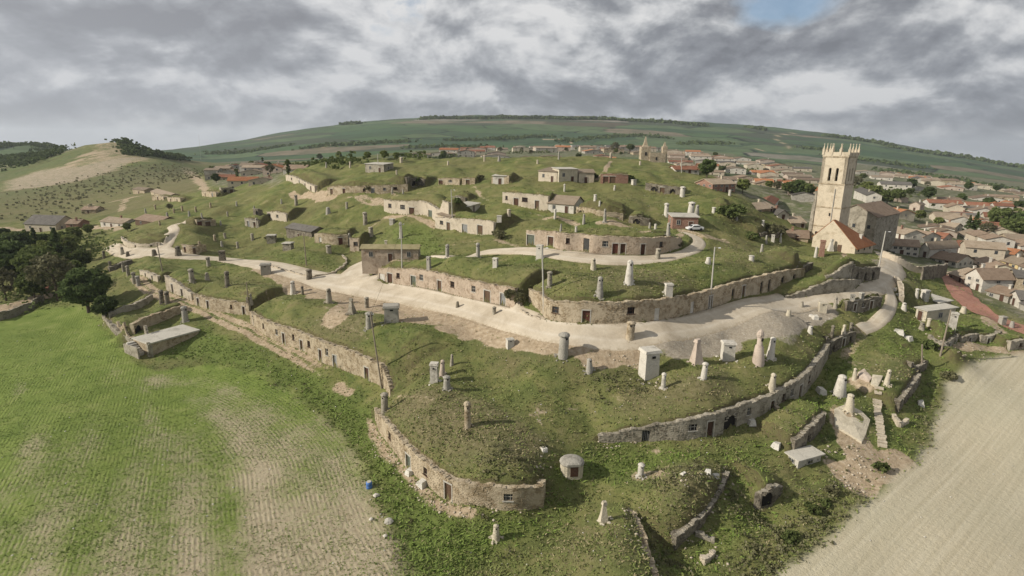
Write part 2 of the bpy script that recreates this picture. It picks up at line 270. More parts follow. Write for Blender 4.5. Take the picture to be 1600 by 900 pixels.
# ---------------------------------------------------------------- walls that hold the grassy mounds (feet, as seen in the survey picture)
# key: (tier, foot points, wall height in survey pixels at those points, mound depth m, end softness m (start, end), openings, look, label)
# openings: (x of the middle, width px, kind) ; kinds d door, w window, g barred gate, a dark arch, n niche
WALLS = [
 ('A0', 0, [(219,431),(232,436),(247,441)], [8,10,9], 10, (1,1), [(228,3,'d'),(238,3,'d')], 'pale', 'short pale wall with two small doors by the bend of the rutted track'),
 ('A1', 0, [(260,452),(278,462),(300,471)], [20,20,12], 12, (1,1), [(270,4,'d'),(286,4,'d')], 'pale', 'pale plastered cellar front left of the long grey-roofed bank, two doors'),
 ('A1b', 0, [(304,477),(330,485),(360,490),(390,494)], [17,18,19,18], 14, (1,1), [(311,4,'d'),(325,4,'d'),(361,4,'w'),(381,5,'d')], 'tan', 'sandy rubble cellar wall above the rutted track with three doors'),
 ('A', 0, [(392,508),(425,530),(462,544),(507,567),(535,577),(575,594),(598,606),(610,624)], [20,25,28,33,34,34,34,16], 18, (0.8,5),
   [(413,4,'w'),(433,5,'w'),(445,5,'d'),(459,5,'w'),(471,6,'d'),(484,6,'w'),(500,6,'d'),(512,6,'w'),(524,7,'d'),(572,8,'d')], 'tan', 'long curving stone cellar front beside the rutted track, row of doors and small windows'),
 ('A2', 0, [(586,655),(597,681),(630,726),(665,757),(700,781),(745,792),(800,797),(846,794),(848,793),(852,778)], [16,30,38,38,36,36,36,36,36,32], 20, (3,7),
   [(609,6,'w'),(637,9,'d'),(666,7,'w'),(698,12,'d'),(797,14,'w')], 'tan', 'curving rubble stone cellar front at the tip of the lowest mound, grey door midway'),
 ('B', 0, [(936,689),(985,693),(1025,691),(1070,688),(1120,680),(1160,664),(1200,651),(1250,622),(1275,592),(1293,562)], [7,22,28,32,36,34,34,34,30,26], 14, (2,1),
   [(1006,13,'g'),(1081,13,'w'),(1107,11,'d'),(1141,26,'a'),(1170,7,'w'),(1206,8,'d'),(1224,7,'w'),(1236,7,'w'),(1249,8,'d'),(1262,6,'w')], 'grey', 'shaded grey cellar front right of the low mound, with barred gate and dark arch'),
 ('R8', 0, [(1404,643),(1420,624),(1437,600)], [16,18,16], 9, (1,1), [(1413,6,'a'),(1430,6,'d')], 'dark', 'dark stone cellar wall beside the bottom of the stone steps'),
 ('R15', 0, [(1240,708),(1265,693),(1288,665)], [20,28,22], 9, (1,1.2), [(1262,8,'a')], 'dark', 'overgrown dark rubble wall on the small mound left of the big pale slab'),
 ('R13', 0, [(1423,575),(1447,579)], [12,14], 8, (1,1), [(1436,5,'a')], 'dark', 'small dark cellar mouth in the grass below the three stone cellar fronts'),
 ('Y1', 0, [(1030,930),(1022,902),(1002,834),(985,797)], [20,18,14,5], 9, (1,2), [], 'tan', 'low crumbling stone edge running down to the bottom of the picture'),
 ('Y2', 0, [(1056,850),(1100,822),(1122,787),(1140,744)], [12,20,17,8], 9, (1,1.5), [(1104,9,'a')], 'dark', 'ruined rubble wall along the right edge of the low ruined cellar mound'),
 ('R17', 0, [(1178,786),(1199,790),(1222,772)], [12,30,14], 9, (1,1.5), [(1201,20,'a')], 'dark', 'wide dark arched cellar mouth sunk in the grass left of the ploughed field corner'),
 ('L4', 0, [(160,499),(182,524),(212,542)], [7,9,8], 9, (.6,.6), [], 'grey', 'rubble terrace wall along the edge of the young crop'),
 ('L1', 0, [(172,500),(205,485),(240,467)], [8,8,7], 7, (.6,.6), [], 'grey', 'upper terrace wall behind the flat grey slab roof'),
 ('L2', 0, [(211,523),(245,506),(287,487)], [15,15,10], 7, (.6,.6), [(217,5,'a')], 'tan', 'taller terrace wall just behind the flat grey slab roof'),
 ('L5', 0, [(172,427),(207,412)], [8,7], 7, (.6,.6), [], 'dark', 'dark low terrace wall above the dark round tree'),
 ('R9', 0, [(1448,533),(1468,557),(1471,557),(1496,538)], [10,18,18,16], 9, (.6,.8), [(1482,7,'d'),(1490,4,'w')], 'grey', 'stone cellar front with a pale side wall by the pole above the ploughed field'),
 ('R10', 0, [(1501,541),(1527,535)], [14,14], 8, (.5,.5), [(1514,5,'d')], 'grey', 'middle one of the three stone cellar fronts above the ploughed field'),
 ('R11', 0, [(1531,538),(1548,538),(1563,530)], [13,13,12], 8, (.5,.8), [(1545,5,'d')], 'grey', 'grey stone cellar front, rightmost of the three above the ploughed field'),
 ('R12', 0, [(1577,549),(1603,546)], [15,15], 8, (.5,.5), [(1594,6,'w')], 'grey', 'stone shed front at the right edge of the picture above the ploughed field'),
 ('R7', 0, [(1290,542),(1312,546),(1336,533)], [20,20,15], 9, (1,1), [(1300,6,'a'),(1318,5,'d'),(1328,5,'a')], 'dark', 'dark broken cellar front below the end of the winding dirt lane'),
 ('C1', 1, [(592,439),(607,442),(645,447),(687,455),(725,465),(770,474),(804,481)], [18,22,26,27,28,28,30], 16, (1.2,1.2),
   [(596,8,'n'),(610,9,'d'),(623,6,'w'),(645,9,'d'),(660,7,'w'),(687,7,'d'),(706,7,'w'),(739,7,'w'),(761,10,'d'),(785,8,'d')], 'pink', 'long pinkish stone cellar front right beside the main pale road, six doors'),
 ('C2', 1, [(826,473),(842,485),(857,500),(892,504),(920,506),(970,505),(1015,502),(1040,499),(1107,482),(1155,466),(1200,455),(1228,447),(1255,440)], [20,26,30,32,33,32,32,32,28,26,26,24,20], 18, (1.2,1.5),
   [(866,10,'w'),(913,12,'d'),(985,12,'w'),(1027,9,'n'),(1080,7,'n'),(1110,7,'d'),(1143,6,'a'),(1160,6,'d'),(1188,6,'a'),(1202,6,'a'),(1222,8,'a'),(1240,7,'a')], 'tan', 'long rounded stone cellar front on the outside bend of the main road'),
 ('R1', 1, [(1228,466),(1262,463),(1300,458),(1330,454),(1346,442)], [2,10,20,17,3], 7, (.5,.5), [], 'grey', 'wedge-shaped retaining wall with a pale coping beside the main road below the church'),
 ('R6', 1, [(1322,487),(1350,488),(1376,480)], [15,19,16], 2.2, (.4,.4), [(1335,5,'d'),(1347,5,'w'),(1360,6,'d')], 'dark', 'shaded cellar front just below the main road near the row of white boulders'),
 ('K1', 1, [(190,379),(200,387),(225,390),(250,385)], [8,8,8,6], 12, (1,1), [(212,3,'d'),(236,3,'d')], 'pale', 'low curved wall round the grassy knoll at the road fork'),
 ('K2', 1, [(285,394),(305,397),(323,393)], [11,12,10], 10, (1,1), [(290,3,'d'),(303,3,'d'),(308,3,'d')], 'tan', 'small cellar front just above the main road, near the road fork'),
 ('R2', 2, [(1291,436),(1310,437),(1329,438)], [2,14,25], 6, (.5,.5), [], 'grey', 'grey triangular retaining wall beside the curving grass track below the church'),
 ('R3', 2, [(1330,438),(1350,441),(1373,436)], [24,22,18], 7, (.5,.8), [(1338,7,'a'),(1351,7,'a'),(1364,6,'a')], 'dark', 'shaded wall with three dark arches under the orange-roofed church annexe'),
 ('D', 2, [(822,382),(862,386),(878,391),(907,392),(930,396),(982,398),(1012,398),(1040,395),(1065,387)], [20,23,25,25,26,26,25,24,14], 15, (1,1.5),
   [(829,9,'d'),(860,8,'d'),(888,6,'w'),(916,8,'g'),(945,9,'w'),(960,9,'d'),(973,8,'d'),(1004,7,'d'),(1032,6,'w')], 'pink', 'cellar row on the middle terrace with a tall light plastered porch and a wide forecourt'),
 ('F2h', 2, [(492,379),(520,382),(544,382)], [13,14,14], 12, (1,.6), [(500,4,'n'),(532,5,'d')], 'tan', 'cream rubble cellar front left of the small tiled cellar house'),
 ('F2i', 2, [(547,391),(561,392)], [18,18], 10, (.5,.5), [(556,6,'w')], 'pink', 'short pink wall with a window touching the small cellar house'),
 ('F2g', 3, [(418,344),(432,346),(448,347)], [12,14,12], 11, (1,1), [(422,3,'d'),(434,4,'w')], 'pale', 'cream cellar front with two dark openings on the upper left slope'),
 ('K4', 3, [(383,354),(393,356),(404,356)], [12,13,10], 9, (1,1), [(388,4,'d'),(398,4,'d')], 'grey', 'little grey cellar front left of the white post, on the left slope'),
 ('K5', 3, [(316,307),(327,308),(338,308)], [7,8,7], 8, (1,1), [(321,3,'d'),(332,3,'d')], 'tan', 'tiny cellar front under the tall mast end of the dirt track'),
 ('K6', 3, [(346,300),(356,301),(366,301)], [7,8,7], 8, (1,1), [(351,3,'a'),(361,3,'d')], 'grey', 'tiny grey cellar front just below the small quarter at the hill foot'),
 ('K7', 3, [(262,315),(272,316),(282,316)], [6,7,6], 8, (1,1), [(267,3,'d'),(277,3,'d')], 'tan', 'right one of two tiny tan fronts on the far left flank'),
 ('K8', 3, [(238,313),(247,313),(256,314)], [6,7,6], 8, (1,1), [(247,3,'d')], 'tan', 'left one of two tiny tan fronts on the far left flank'),
 ('K9', 3, [(396,336),(403,337),(411,337)], [9,10,8], 8, (1,1), [(402,4,'a')], 'dark', 'small dark opening above the little grey cellar front on the left slope'),
 ('K10', 3, [(1126,337),(1138,340),(1152,339)], [9,13,9], 9, (1,1), [(1138,8,'a')], 'dark', 'dark cave-like cellar mouth on the slope facing the town'),
 ('K11', 3, [(1188,374),(1202,375),(1217,373)], [9,12,9], 9, (1,1), [(1196,4,'a'),(1208,5,'a')], 'dark', 'dark broken front with pale vents before it, left of the church tower'),
 ('K12', 2, [(1243,432),(1256,430),(1269,421)], [9,13,10], 8, (1,1), [(1256,6,'a')], 'dark', 'short dark wall at the end of the rounded roadside front, by the grass track'),
 ('K13', 4, [(706,316),(716,317),(727,317)], [8,10,8], 8, (1,1), [(716,5,'d')], 'dark', 'small dark front left of the tiny pale cube hut'),
 ('K3', 3, [(308,353),(322,354),(338,353)], [9,10,9], 9, (1,1), [(313,3,'d'),(325,3,'d')], 'tan', 'little cellar front with two doors at the far left foot of the hill'),
 ('F2e', 3, [(680,355),(705,361),(740,365),(771,367)], [15,19,21,19], 12, (.8,1), [(690,5,'w'),(700,5,'d'),(726,7,'d'),(750,7,'d')], 'pale', 'pale cellar front with three brown doors in the middle of the hill'),
 ('F3e', 3, [(900,336),(918,343),(940,349),(973,350)], [12,17,18,15], 12, (.8,1), [(908,6,'a'),(925,6,'n'),(962,6,'n')], 'tan', 'low front below the round green mound beside a slender white vent'),
 ('F3f', 3, [(982,351),(997,353),(1014,353)], [12,15,10], 9, (.8,1), [(993,8,'a')], 'dark', 'cellar mouth with a dark blue door under turf near the brick garage'),
 ('F2d', 4, [(600,330),(635,336),(665,337),(701,336)], [17,20,20,18], 12, (.8,1), [(610,5,'w'),(629,7,'w'),(643,7,'d'),(672,6,'d')], 'pale', 'cellar row with a dark central door, third terrace of the hill'),
 ('F3d', 4, [(785,319),(815,323),(856,328)], [17,19,20], 12, (.8,1), [(791,3,'w'),(806,6,'d'),(819,7,'w'),(839,5,'d')], 'pale', 'pale cellar house front with a shuttered window left of the tile-roofed white cellar house'),
 ('F2b', 5, [(512,305),(545,305),(590,304),(637,299)], [11,13,13,10], 12, (1,1), [(519,4,'d'),(537,4,'d'),(570,4,'w'),(582,5,'d'),(600,4,'w'),(619,5,'w')], 'tan', 'long low cellar row on the upper left terrace'),
 ('F2a', 5, [(447,283),(470,291),(492,301)], [9,10,10], 12, (1,1), [(456,3,'w'),(468,3,'d'),(477,3,'d'),(486,3,'d')], 'pale', 'bright cellar row ending at a sandy forecourt, far upper left of the hill'),
 ('F3c', 5, [(1008,297),(1030,301),(1062,304)], [10,11,10], 12, (1,1), [(1021,7,'a'),(1033,5,'d'),(1050,6,'a')], 'dark', 'dark row of cellar mouths under the right shoulder of the hilltop'),
 ('F2f', 6, [(685,289),(700,289),(718,289)], [9,10,9], 11, (1,1), [(688,5,'d'),(704,5,'w')], 'tan', 'small front with two dark openings near the hilltop'),
 ('F2j', 6, [(722,288),(742,288)], [9,9], 9, (1,1), [(730,5,'d')], 'tan', 'tiny cellar front with one black door near the hilltop'),
 ('F2k', 6, [(636,288),(650,289),(663,289)], [9,10,8], 10, (1,1), [(647,6,'a')], 'dark', 'black cellar mouth in a bushy hollow near the hilltop'),
 ('F2l', 6, [(768,288),(795,288)], [10,12], 9, (1,1), [(776,4,'w')], 'tan', 'low front beside the white square vent near the hilltop'),
 ('F3b', 6, [(938,286),(960,287),(981,287)], [13,14,13], 10, (.8,.8), [(947,6,'d'),(956,7,'d')], 'brick', 'brick-red cellar front with a brown door below the hilltop'),
]
def sc_at(p):
    """metres per survey pixel at a world point"""
    return float((np.asarray(p)-CO)@CF)/FPX
wall_geo = {}
near_back = np.zeros_like(ZZ)          # the first metres behind each wall: no road or track there
PRE = []   # small free mounds: x, y, radius m, height m
for tier in range(7):
    base = ZZ.copy(); M = np.zeros_like(ZZ)
    for wl in [w_ for w_ in WALLS if w_[1] == tier]:
        key, _, foot, hp, W, (e0, e1), ops, look, lab = wl
        pts = [hit(*q) for q in foot]
        hs = [h_*sc_at(p)/0.95 for h_, p in zip(hp, pts)]
        line, s = resample(pts, 0.55)
        P2 = np.array([p[:2] for p in pts])
        # arc position of the given points, for the heights
        ss = [float(s[np.argmin(np.hypot(*(line-q).T))]) for q in P2]; ss = np.maximum.accumulate(np.array(ss)+np.arange(len(ss))*1e-6)
        hh = np.interp(s, ss, hs)
        zf = H(line[:, 0], line[:, 1])
        k = min(5, len(zf)//2*2-1)
        if k >= 3: zf = np.convolve(np.pad(zf, k//2, 'edge'), np.ones(k)/k, 'valid')
        wall_geo[key] = dict(line=line, s=s, h=hh, z=zf, look=look, label=lab, ops=ops)
        sl = window(line, W+2); X, Y = XX[sl], YY[sl]
        d, side, over, arc = line_dist(line, X, Y)
        t = np.where(side > 0, d, -d)
        hloc = np.interp(arc, s, hh)
        gy = float(np.interp(line[:, 1].mean(), GY[:-1], np.diff(GY))); gx = float(np.interp(line[:, 0].mean(), GX[:-1], np.diff(GX))); c_ = max(0.3, 0.62*max(gx, gy)); wall_geo[key]['thick'] = c_+0.6
        f = smooth(c_, c_+0.5, t)*(1-smooth(W*0.3, W, t))
        er = np.where(arc < s[-1]/2, e0, e1); Lr = np.minimum(s[-1]*0.5, 3)
        f *= 1-smooth(0.0, er, over)
        near_back[sl] = np.maximum(near_back[sl], (t > -0.1)*(t < 3.0)*(over <= 0.3))
        # behind the wall the ground starts from the wall's own foot, not from the slope
        zfoot = np.interp(arc, s, zf)
        slope_gap = np.clip(zfoot-base[sl], 0, 3)*(1-smooth(0.5, W*0.5, t))*(t > 0)
        M[sl] = np.maximum(M[sl], f*(hloc*0.97 + np.where(f > 0, slope_gap, 0) + 0.12*hloc*np.sin(np.pi*np.clip(t/(W*0.6), 0, 1))))
        ZZ = base+M
# hollows and humps
def bump(px, py, r, h, rx=1.0):
    global ZZ
    q = hit(px, py); sl = window([q[:2]], r*2.2)
    d = np.hypot((XX[sl]-q[0])/rx, YY[sl]-q[1])/r
    ZZ[sl] += h*np.exp(-d*d*1.6)
for b_ in [(1203,800,3.2,-1.0),(1085,862,3.0,-.9),(1040,860,4,-1.2),(1325,742,4,-.6),(1108,835,3.4,-1.3),(1070,770,7,1.8),(940,860,8,1.0),(1258,742,2.2,-.8),(1325,655,5,1.6),(1135,345,4,1.6),(1145,325,3,-1.2),(225,380,6,1.2),(980,330,9,2.6),(930,325,9,2.0),(1120,320,8,1.6),(1180,350,7,1.5),
           (860,350,7,1.2),(600,280,9,1.5),(700,270,9,1.3),(480,275,8,1.6),(350,330,8,1.8),(330,380,7,1.3),(500,350,7,1.4),(560,290,8,1.2),(430,310,8,1.6),(1240,400,6,1.0),(1000,275,8,1.4),
           (1340,590,3.5,1.0),(1480,520,6,1.0),(1420,490,5,.8),(200,440,5,.8),(1095,345,5,1.3),(800,350,6,1.0)]:
    bump(*b_)

def soften(px, py, r, n=80):
    q = hit(px, py); sl = window([q[:2]], r*1.6); Z = ZZ[sl].copy(); w_ = (1-smooth(r*.6, r*1.3, np.hypot(XX[sl]-q[0], YY[sl]-q[1])))*(1-np.clip(near_back[sl], 0, 1))
    for _ in range(n):
        B = Z.copy(); B[1:-1, 1:-1] = (Z[:-2, 1:-1]+Z[2:, 1:-1]+Z[1:-1, :-2]+Z[1:-1, 2:])/4; Z = Z*(1-w_)+B*w_
    ZZ[sl] = Z
soften(800, 660, 9); soften(850, 700, 6); soften(760, 640, 7); soften(1530, 580, 9); soften(1575, 565, 8)

q = hit(630, 406); sl = window([(q[0]-15, q[1]-4), (q[0]+9, q[1]+6)], 0); X, Y = XX[sl], YY[sl]   # forecourt of the small cellar house
lift = smooth(-3.6, -0.6, Y-q[1])*(1-smooth(1.5, 5, Y-q[1]))*smooth(-14, -7.0, X-q[0])*(1-smooth(5, 8, X-q[0]))*(near_back[sl] < .5)
ZZ[sl] += np.clip(q[2]-.4-ZZ[sl], -1.5, 0.9)*lift

# ---------------------------------------------------------------- masks on the ground, from hits of the survey picture
def stroke(pts, soft=0.6, wob=0.0):
    m = np.zeros_like(ZZ)
    q = [hit(a, b) for a, b, *_ in pts]; w_ = [p[2] for p in pts]
    line, s = resample(q, 0.8); P2 = np.array([p[:2] for p in q])
    ss = np.maximum.accumulate(np.array([float(s[np.argmin(np.hypot(*(line-a).T))]) for a in P2])+np.arange(len(q))*1e-6)
    st = max(1, len(line)//160); ln = line[::st] if len(line) > 3 else line
    if st > 1: ln = np.vstack([ln, line[-1]])
    sl = window(line, max(w_)+soft*2+2); X, Y = XX[sl], YY[sl]
    d, side, over, arc = line_dist(ln, X, Y)
    hw = np.interp(arc, ss, w_)/2
    if wob: hw = hw*(1+wob*2*vnoise(X/3.1, Y/3.1, 5))
    m[sl] = 1-smooth(hw-soft, hw+soft, d)
    return m, line, np.interp(s, ss, w_)
def poly(pts, soft=1.0, wob=0.0):
    q = np.array([hit(a, b)[:2] for a, b in pts]); m = np.zeros_like(ZZ); sl = window(q, soft*2+3); X, Y = XX[sl], YY[sl]
    if wob: X = X+wob*3*vnoise(X/4, Y/4, 9); Y = Y+wob*3*vnoise(XX[sl]/4, YY[sl]/4, 11)
    inside = np.zeros(X.shape, bool); dm = np.full(X.shape, 1e9)
    for i in range(len(q)):
        a, b = q[i], q[(i+1) % len(q)]; e = b-a; L2 = max(e@e, 1e-9)
        t = np.clip(((X-a[0])*e[0]+(Y-a[1])*e[1])/L2, 0, 1); dm = np.minimum(dm, np.hypot(X-a[0]-t*e[0], Y-a[1]-t*e[1]))
        c = ((a[1] > Y) != (b[1] > Y)) & (X < (b[0]-a[0])*(Y-a[1])/(b[1]-a[1]+1e-12)+a[0]); inside ^= c
    sd = np.where(inside, dm, -dm); m[sl] = smooth(-soft, soft, sd)
    return m, q, sl, sd
ROADS = {
 'main_road': [(172,384,5),(205,393,7),(245,394,9),(300,401,7),(350,405,7),(400,411,7.5),(475,427,8.5),(530,440,10.5),(600,451,9.5),(660,462,8),(720,475,7.5),(780,491,7),(830,505,6.5),(880,515,6.5),(940,520,6.5),(1000,518,6.6),(1060,509,6.4),(1130,493,6.2),(1200,477,6.4),(1270,462,6.6),(1330,449,6.6),(1372,437,6.4),(1394,421,6),(1392,406,5.5),(1378,395,5)],
 'side_road': [(250,391,5.5),(262,375,4.6),(272,360,4.2),(270,352,3.6),(290,346,3)],
 'branch_road': [(548,440,9),(558,421,9),(572,407,6.5),(600,406,5)],
 'terrace_road': [(660,405,3),(705,400,3),(750,396,3.5),(800,391,4.5),(850,393,6),(900,399,8),(950,404,8.5),(1000,405,6),(1040,402,4.5),(1070,395,3.5),(1090,384,3.5),(1090,373,3.5),(1065,363,3)],
 'winding_lane': [(1386,446,2.6),(1393,465,2.4),(1388,485,2.6),(1370,503,3),(1345,515,2.6)],
}
road_mask = np.zeros_like(ZZ); road_geo = {}
for k, pts in ROADS.items():
    m, line, wd = stroke(pts, 0.35); road_mask = np.maximum(road_mask, m)
    cols = 9; V = []
    tan = np.gradient(line, axis=0); tan /= np.hypot(*tan.T)[:, None]; nrm = np.stack([-tan[:, 1], tan[:, 0]], 1)
    for c in range(cols):
        o_ = (c/(cols-1)-0.5)*wd*(1+0.10*vnoise(np.arange(len(wd))*0.23, np.full(len(wd), 3.3*c/(cols-1)//1), 21+c))
        V.append(line+nrm*o_[:, None])
    V = np.array(V); Zr = H(V[..., 0], V[..., 1])
    for g_ in wall_geo.values():                       # the road stops at the foot of a wall
        L_ = g_['line']
        if abs(L_[:, 0].mean()-line[:, 0].mean()) > 260: continue
        fx, fy = V[..., 0].ravel(), V[..., 1].ravel()
        d, side, over, arc = line_dist(L_, fx, fy); bad = (side > 0) & (d < 5.0) & (over <= 0.0)
        if bad.any():
            for q_ in np.nonzero(bad)[0]:
                j_, i_ = np.unravel_index(q_, Zr.shape); a_ = arc[q_]
                V[j_, i_] = (np.interp(a_, g_['s'], L_[:, 0]), np.interp(a_, g_['s'], L_[:, 1])); Zr[j_, i_] = np.interp(a_, g_['s'], g_['z'])
    road_geo[k] = (V, Zr, line, wd)
dirt = np.zeros_like(ZZ); gravel = np.zeros_like(ZZ); dry = np.zeros_like(ZZ); lush = np.zeros_like(ZZ)
def add(arr, m, k=1.0): np.maximum(arr, m*k, out=arr)
for pts, k in [([(400,421,3),(450,436,5),(500,452,9),(560,468,11),(640,487,11),(700,500,8),(800,523,6),(870,538,6),(950,548,5),(1010,547,4)], 1.0),
            ([(500,515,4),(520,500,6),(545,480,6)], .9), ([(1060,360,3),(1100,370,7),(1130,375,3)], .6), ([(1320,395,1),(1310,412,1.2),(1285,430,2),(1262,445,2),(1235,456,3)], .8),
            ([(455,302,3),(480,305,4),(500,306,5),(520,309,3)], .9), ([(935,279,1.6),(945,266,1.6),(954,252,1.6)], .9), ([(545,307,2),(580,312,3),(640,311,3)], .6), ([(555,310,1.5),(570,318,1.5),(600,323,1.5)], .7),
            ([(740,292,1.2),(750,304,1.2),(762,313,1.2)], .6), ([(770,372,1.5),(800,380,1.5),(830,386,2)], .6), ([(850,344,1.5),(880,345,3),(905,350,2)], .7), ([(935,352,2),(955,352,3),(985,356,1.5)], .7),
            ([(1000,362,1.5),(1040,366,2),(1062,370,2)], .8), ([(292,262,5),(300,272,7),(310,282,5),(330,300,3)], 1.0), ([(600,339,2),(650,341,2.5),(705,340,2)], .8), ([(780,330,1.5),(830,330,1.5),(860,338,1.5)], .5),
            ([(1310,640,2),(1340,690,6),(1350,730,8),(1330,745,8),(1380,725,8)], 1.0), ([(1345,520,3),(1320,560,1.5),(1340,570,2)], .5), ([(0,356,3),(20,357,3),(34,359,3)], 1.0), ([(140,321,3),(175,315,3),(205,309,3),(235,303,2.5)], .9), ([(190,330,3),(193,318,3),(200,309,3)], .9),
            ([(130,352,4),(150,356,5),(190,357,4)], .9), ([(0,485,6),(40,472,5),(68,464,4)], 1.0), ([(1360,600,3),(1350,590,4)], .8), ([(1210,235,2),(1215,225,2)], 0), ([(960,300,1.5),(1000,330,1)], 0),
            ([(1500,540,3),(1540,545,4),(1600,555,5)], .9), ([(1545,500,4),(1570,520,4),(1580,540,4)], .8), ([(900,520,3),(940,505,3)], 0), ([(575,655,1.5),(598,695,2),(640,742,2),(690,786,2),(735,802,1.5)], .75),
            ([(530,603,2),(545,612,2)], .8), ([(415,524,1.6),(450,541,2),(500,568,2)], .55), ([(1000,745,2.5),(1040,738,1.5)], .6), ([(985,560,3),(1010,585,2.4)], .5), ([(1330,640,7),(1345,655,7)], .3), ([(930,560,.9),(960,620,.9),(1010,690,.9),(1030,712,1)], .5), ([(620,620,.8),(700,640,.8),(790,650,.8),(900,640,.8)], .5), ([(480,460,.8),(560,520,.8),(640,560,.8)], .5), ([(900,560,.8),(840,640,.8),(870,720,.8)], .45), ([(572,408,1.5),(610,407,2),(650,407,1.5)], .7), ([(860,440,.8),(940,450,.8),(1060,440,.8),(1180,410,.8)], .5), ([(310,420,.8),(400,450,.8),(480,470,.8)], .5), ([(690,395,.8),(720,380,.8),(770,375,.8)], .6), ([(420,360,.8),(520,360,.8),(600,340,.8)], .5), ([(640,300,.8),(760,300,.8),(900,300,.8)], .5)]:
    if k: add(dirt, stroke(pts, 0.8, 0.5)[0], k)
for pts, k in [([(1010,533,3),(1060,530,8),(1110,520,11),(1170,508,10),(1235,494,8),(1290,482,4)], 1.0), ([(1180,500,6),(1220,520,5)], .5), ([(1050,548,4),(1090,545,5)], .6), ([(1370,405,3),(1372,440,2.5)], .5), ([(1400,430,3),(1418,440,2)], .5)]:
    add(gravel, stroke(pts, 0.9, 0.4)[0], k)
# twin ruts of the track
tr = [(212,431),(217,437),(235,452),(262,464),(300,478),(350,500),(400,524),(450,549),(500,577),(525,592)]
tl, ts = resample([hit(*p) for p in tr], 0.8); tn = np.gradient(tl, axis=0); tn /= np.hypot(*tn.T)[:, None]; tn = np.stack([-tn[:, 1], tn[:, 0]], 1)
for o_ in (-0.9, 0.9):
    ln = (tl+tn*o_)[::2]; sl = window(ln, 4); d, sd_, ov, ar = line_dist(ln, XX[sl], YY[sl]); fade = 1-0.85*smooth(ts[-1]*0.8, ts[-1], ar)
    dirt[sl] = np.maximum(dirt[sl], (1-smooth(0.35, 0.85, d))*fade)
    dirt[sl] = np.maximum(dirt[sl], 0.10*(1-smooth(1.0, 2.2, d))*fade)
for pts, k in [([(600,640),(700,600),(860,690),(845,750),(720,735),(620,665)], .8), ([(960,400),(1060,450),(1000,465),(900,460),(930,430)], .6), ([(470,500),(600,490),(560,540),(500,525)], .7), ([(1000,600),(1140,590),(1160,625),(1040,650),(960,640)], .7),
              ([(880,820),(1000,840),(1010,900),(850,900)], .5), ([(1010,740),(1120,740),(1110,800),(1040,810)], .8), ([(730,520),(900,560),(1000,560),(980,600),(800,580)], .45), ([(1210,690),(1270,660),(1280,650),(1240,700)], .7), ([(1340,560),(1440,570),(1420,600),(1350,600)], .5), ([(250,265),(300,265),(310,300),(240,300),(180,280)], .8), ([(1130,370),(1240,385),(1250,430),(1130,420)], .3)]:
    add(dry, poly(pts, 2.5, 0.6)[0], k)
add(dry, poly([(-300,300),(0,300),(190,262),(290,262),(300,300),(200,335),(60,345),(-300,360)], 10, .5)[0], .55)
for pts, k in [([(310,508),(400,545),(500,590),(580,640),(600,700),(650,770),(740,810),(860,815),(700,900),(640,900),(600,790),(560,710),(520,660),(440,600),(320,560),(250,560)], .9), ([(850,720),(960,700),(1100,700),(1230,665),(1290,600),(1300,640),(1200,720),(1000,735),(900,760),(860,830)], .7), ([(200,500),(0,520),(0,470),(130,470),(160,505)], .5),
              ([(1400,470),(1560,500),(1590,540),(1400,560),(1360,540)], .6), ([(1400,690),(1470,600),(1490,570),(1450,570),(1420,640),(1390,700)], .8), ([(1130,780),(1180,700),(1210,820),(1100,900),(1060,900)], .5), ([(1290,570),(1340,540),(1340,560),(1300,640),(1260,660)], .6), ([(800,455),(826,470),(852,495),(815,485)], .9), ([(420,400),(520,400),(530,420),(470,415)], .5), ([(600,350),(670,350),(700,390),(650,398)], .7)]:
    add(lush, poly(pts, 2.0, 0.6)[0], k)
dirt *= 1-near_back; gravel *= 1-near_back; road_mask *= 1-near_back
add(dry, stroke([(245,592,3),(300,596,5),(350,625,6),(395,680,7),(425,760,8),(455,850,9),(480,960,10)], 2.5, .5)[0], 1.0)
add(dry, stroke([(150,540,1.5),(200,590,2),(240,650,2.5),(265,720,2),(290,820,2),(310,940,2)], 1.5, .6)[0], .55)
add(dry, stroke([(20,560,2),(40,650,2.5),(60,760,2.5),(70,900,3)], 1.5, .7)[0], .55)
add(dry, stroke([(520,720,2),(555,790,3),(590,880,4),(610,950,4)], 1.5, .6)[0], .8)
# the two big fields
field_l, fq, fsl, fsd = poly([(-300,520),(0,505),(60,484),(128,476),(165,512),(200,550),(240,580),(330,566),(400,584),(470,622),(535,680),(566,740),(596,815),(650,900),(700,1000),(500,1200),(-300,1100),(-700,800)], 1.3, 0.5)
FIELD_R = [(1195,915),(1240,880),(1300,836),(1350,790),(1400,750),(1452,695),(1472,640),(1484,600),(1520,568),(1560,556),(1640,552),(1900,620),(1900,1000),(1300,1100)]
field_r = poly(FIELD_R, 0.9, 0.4)[0]
rowc = np.zeros_like(ZZ)
edge, es = resample([hit(*p) for p in [(100,470),(165,512),(210,560),(260,588),(330,570),(400,586),(470,625),(535,685),(566,745),(596,815),(650,900),(720,1040)]], 2.0)
sl = window(fq, 4); d, sd_, ov, ar = line_dist(edge, XX[sl], YY[sl]); rowc[sl] = d
rowd = np.zeros_like(ZZ); e3 = np.array(at_z(215, 620, 0)[:2])-np.array(at_z(150, 890, 0)[:2]); e3 /= np.hypot(*e3); rowd = XX*(-e3[1])+YY*e3[0]
roww = poly([(-700,1200),(-600,500),(150,480),(240,560),(290,640),(330,760),(390,900),(450,1200)], 5, .8)[0]
mm = field_r > 0.01; e2 = np.array(at_z(1455, 690, 2)[:2])-np.array(at_z(1240, 880, 1)[:2]); e2 /= np.hypot(*e2)
rowc = np.where(mm, (XX*(-e2[1])+YY*e2[0]), rowc)

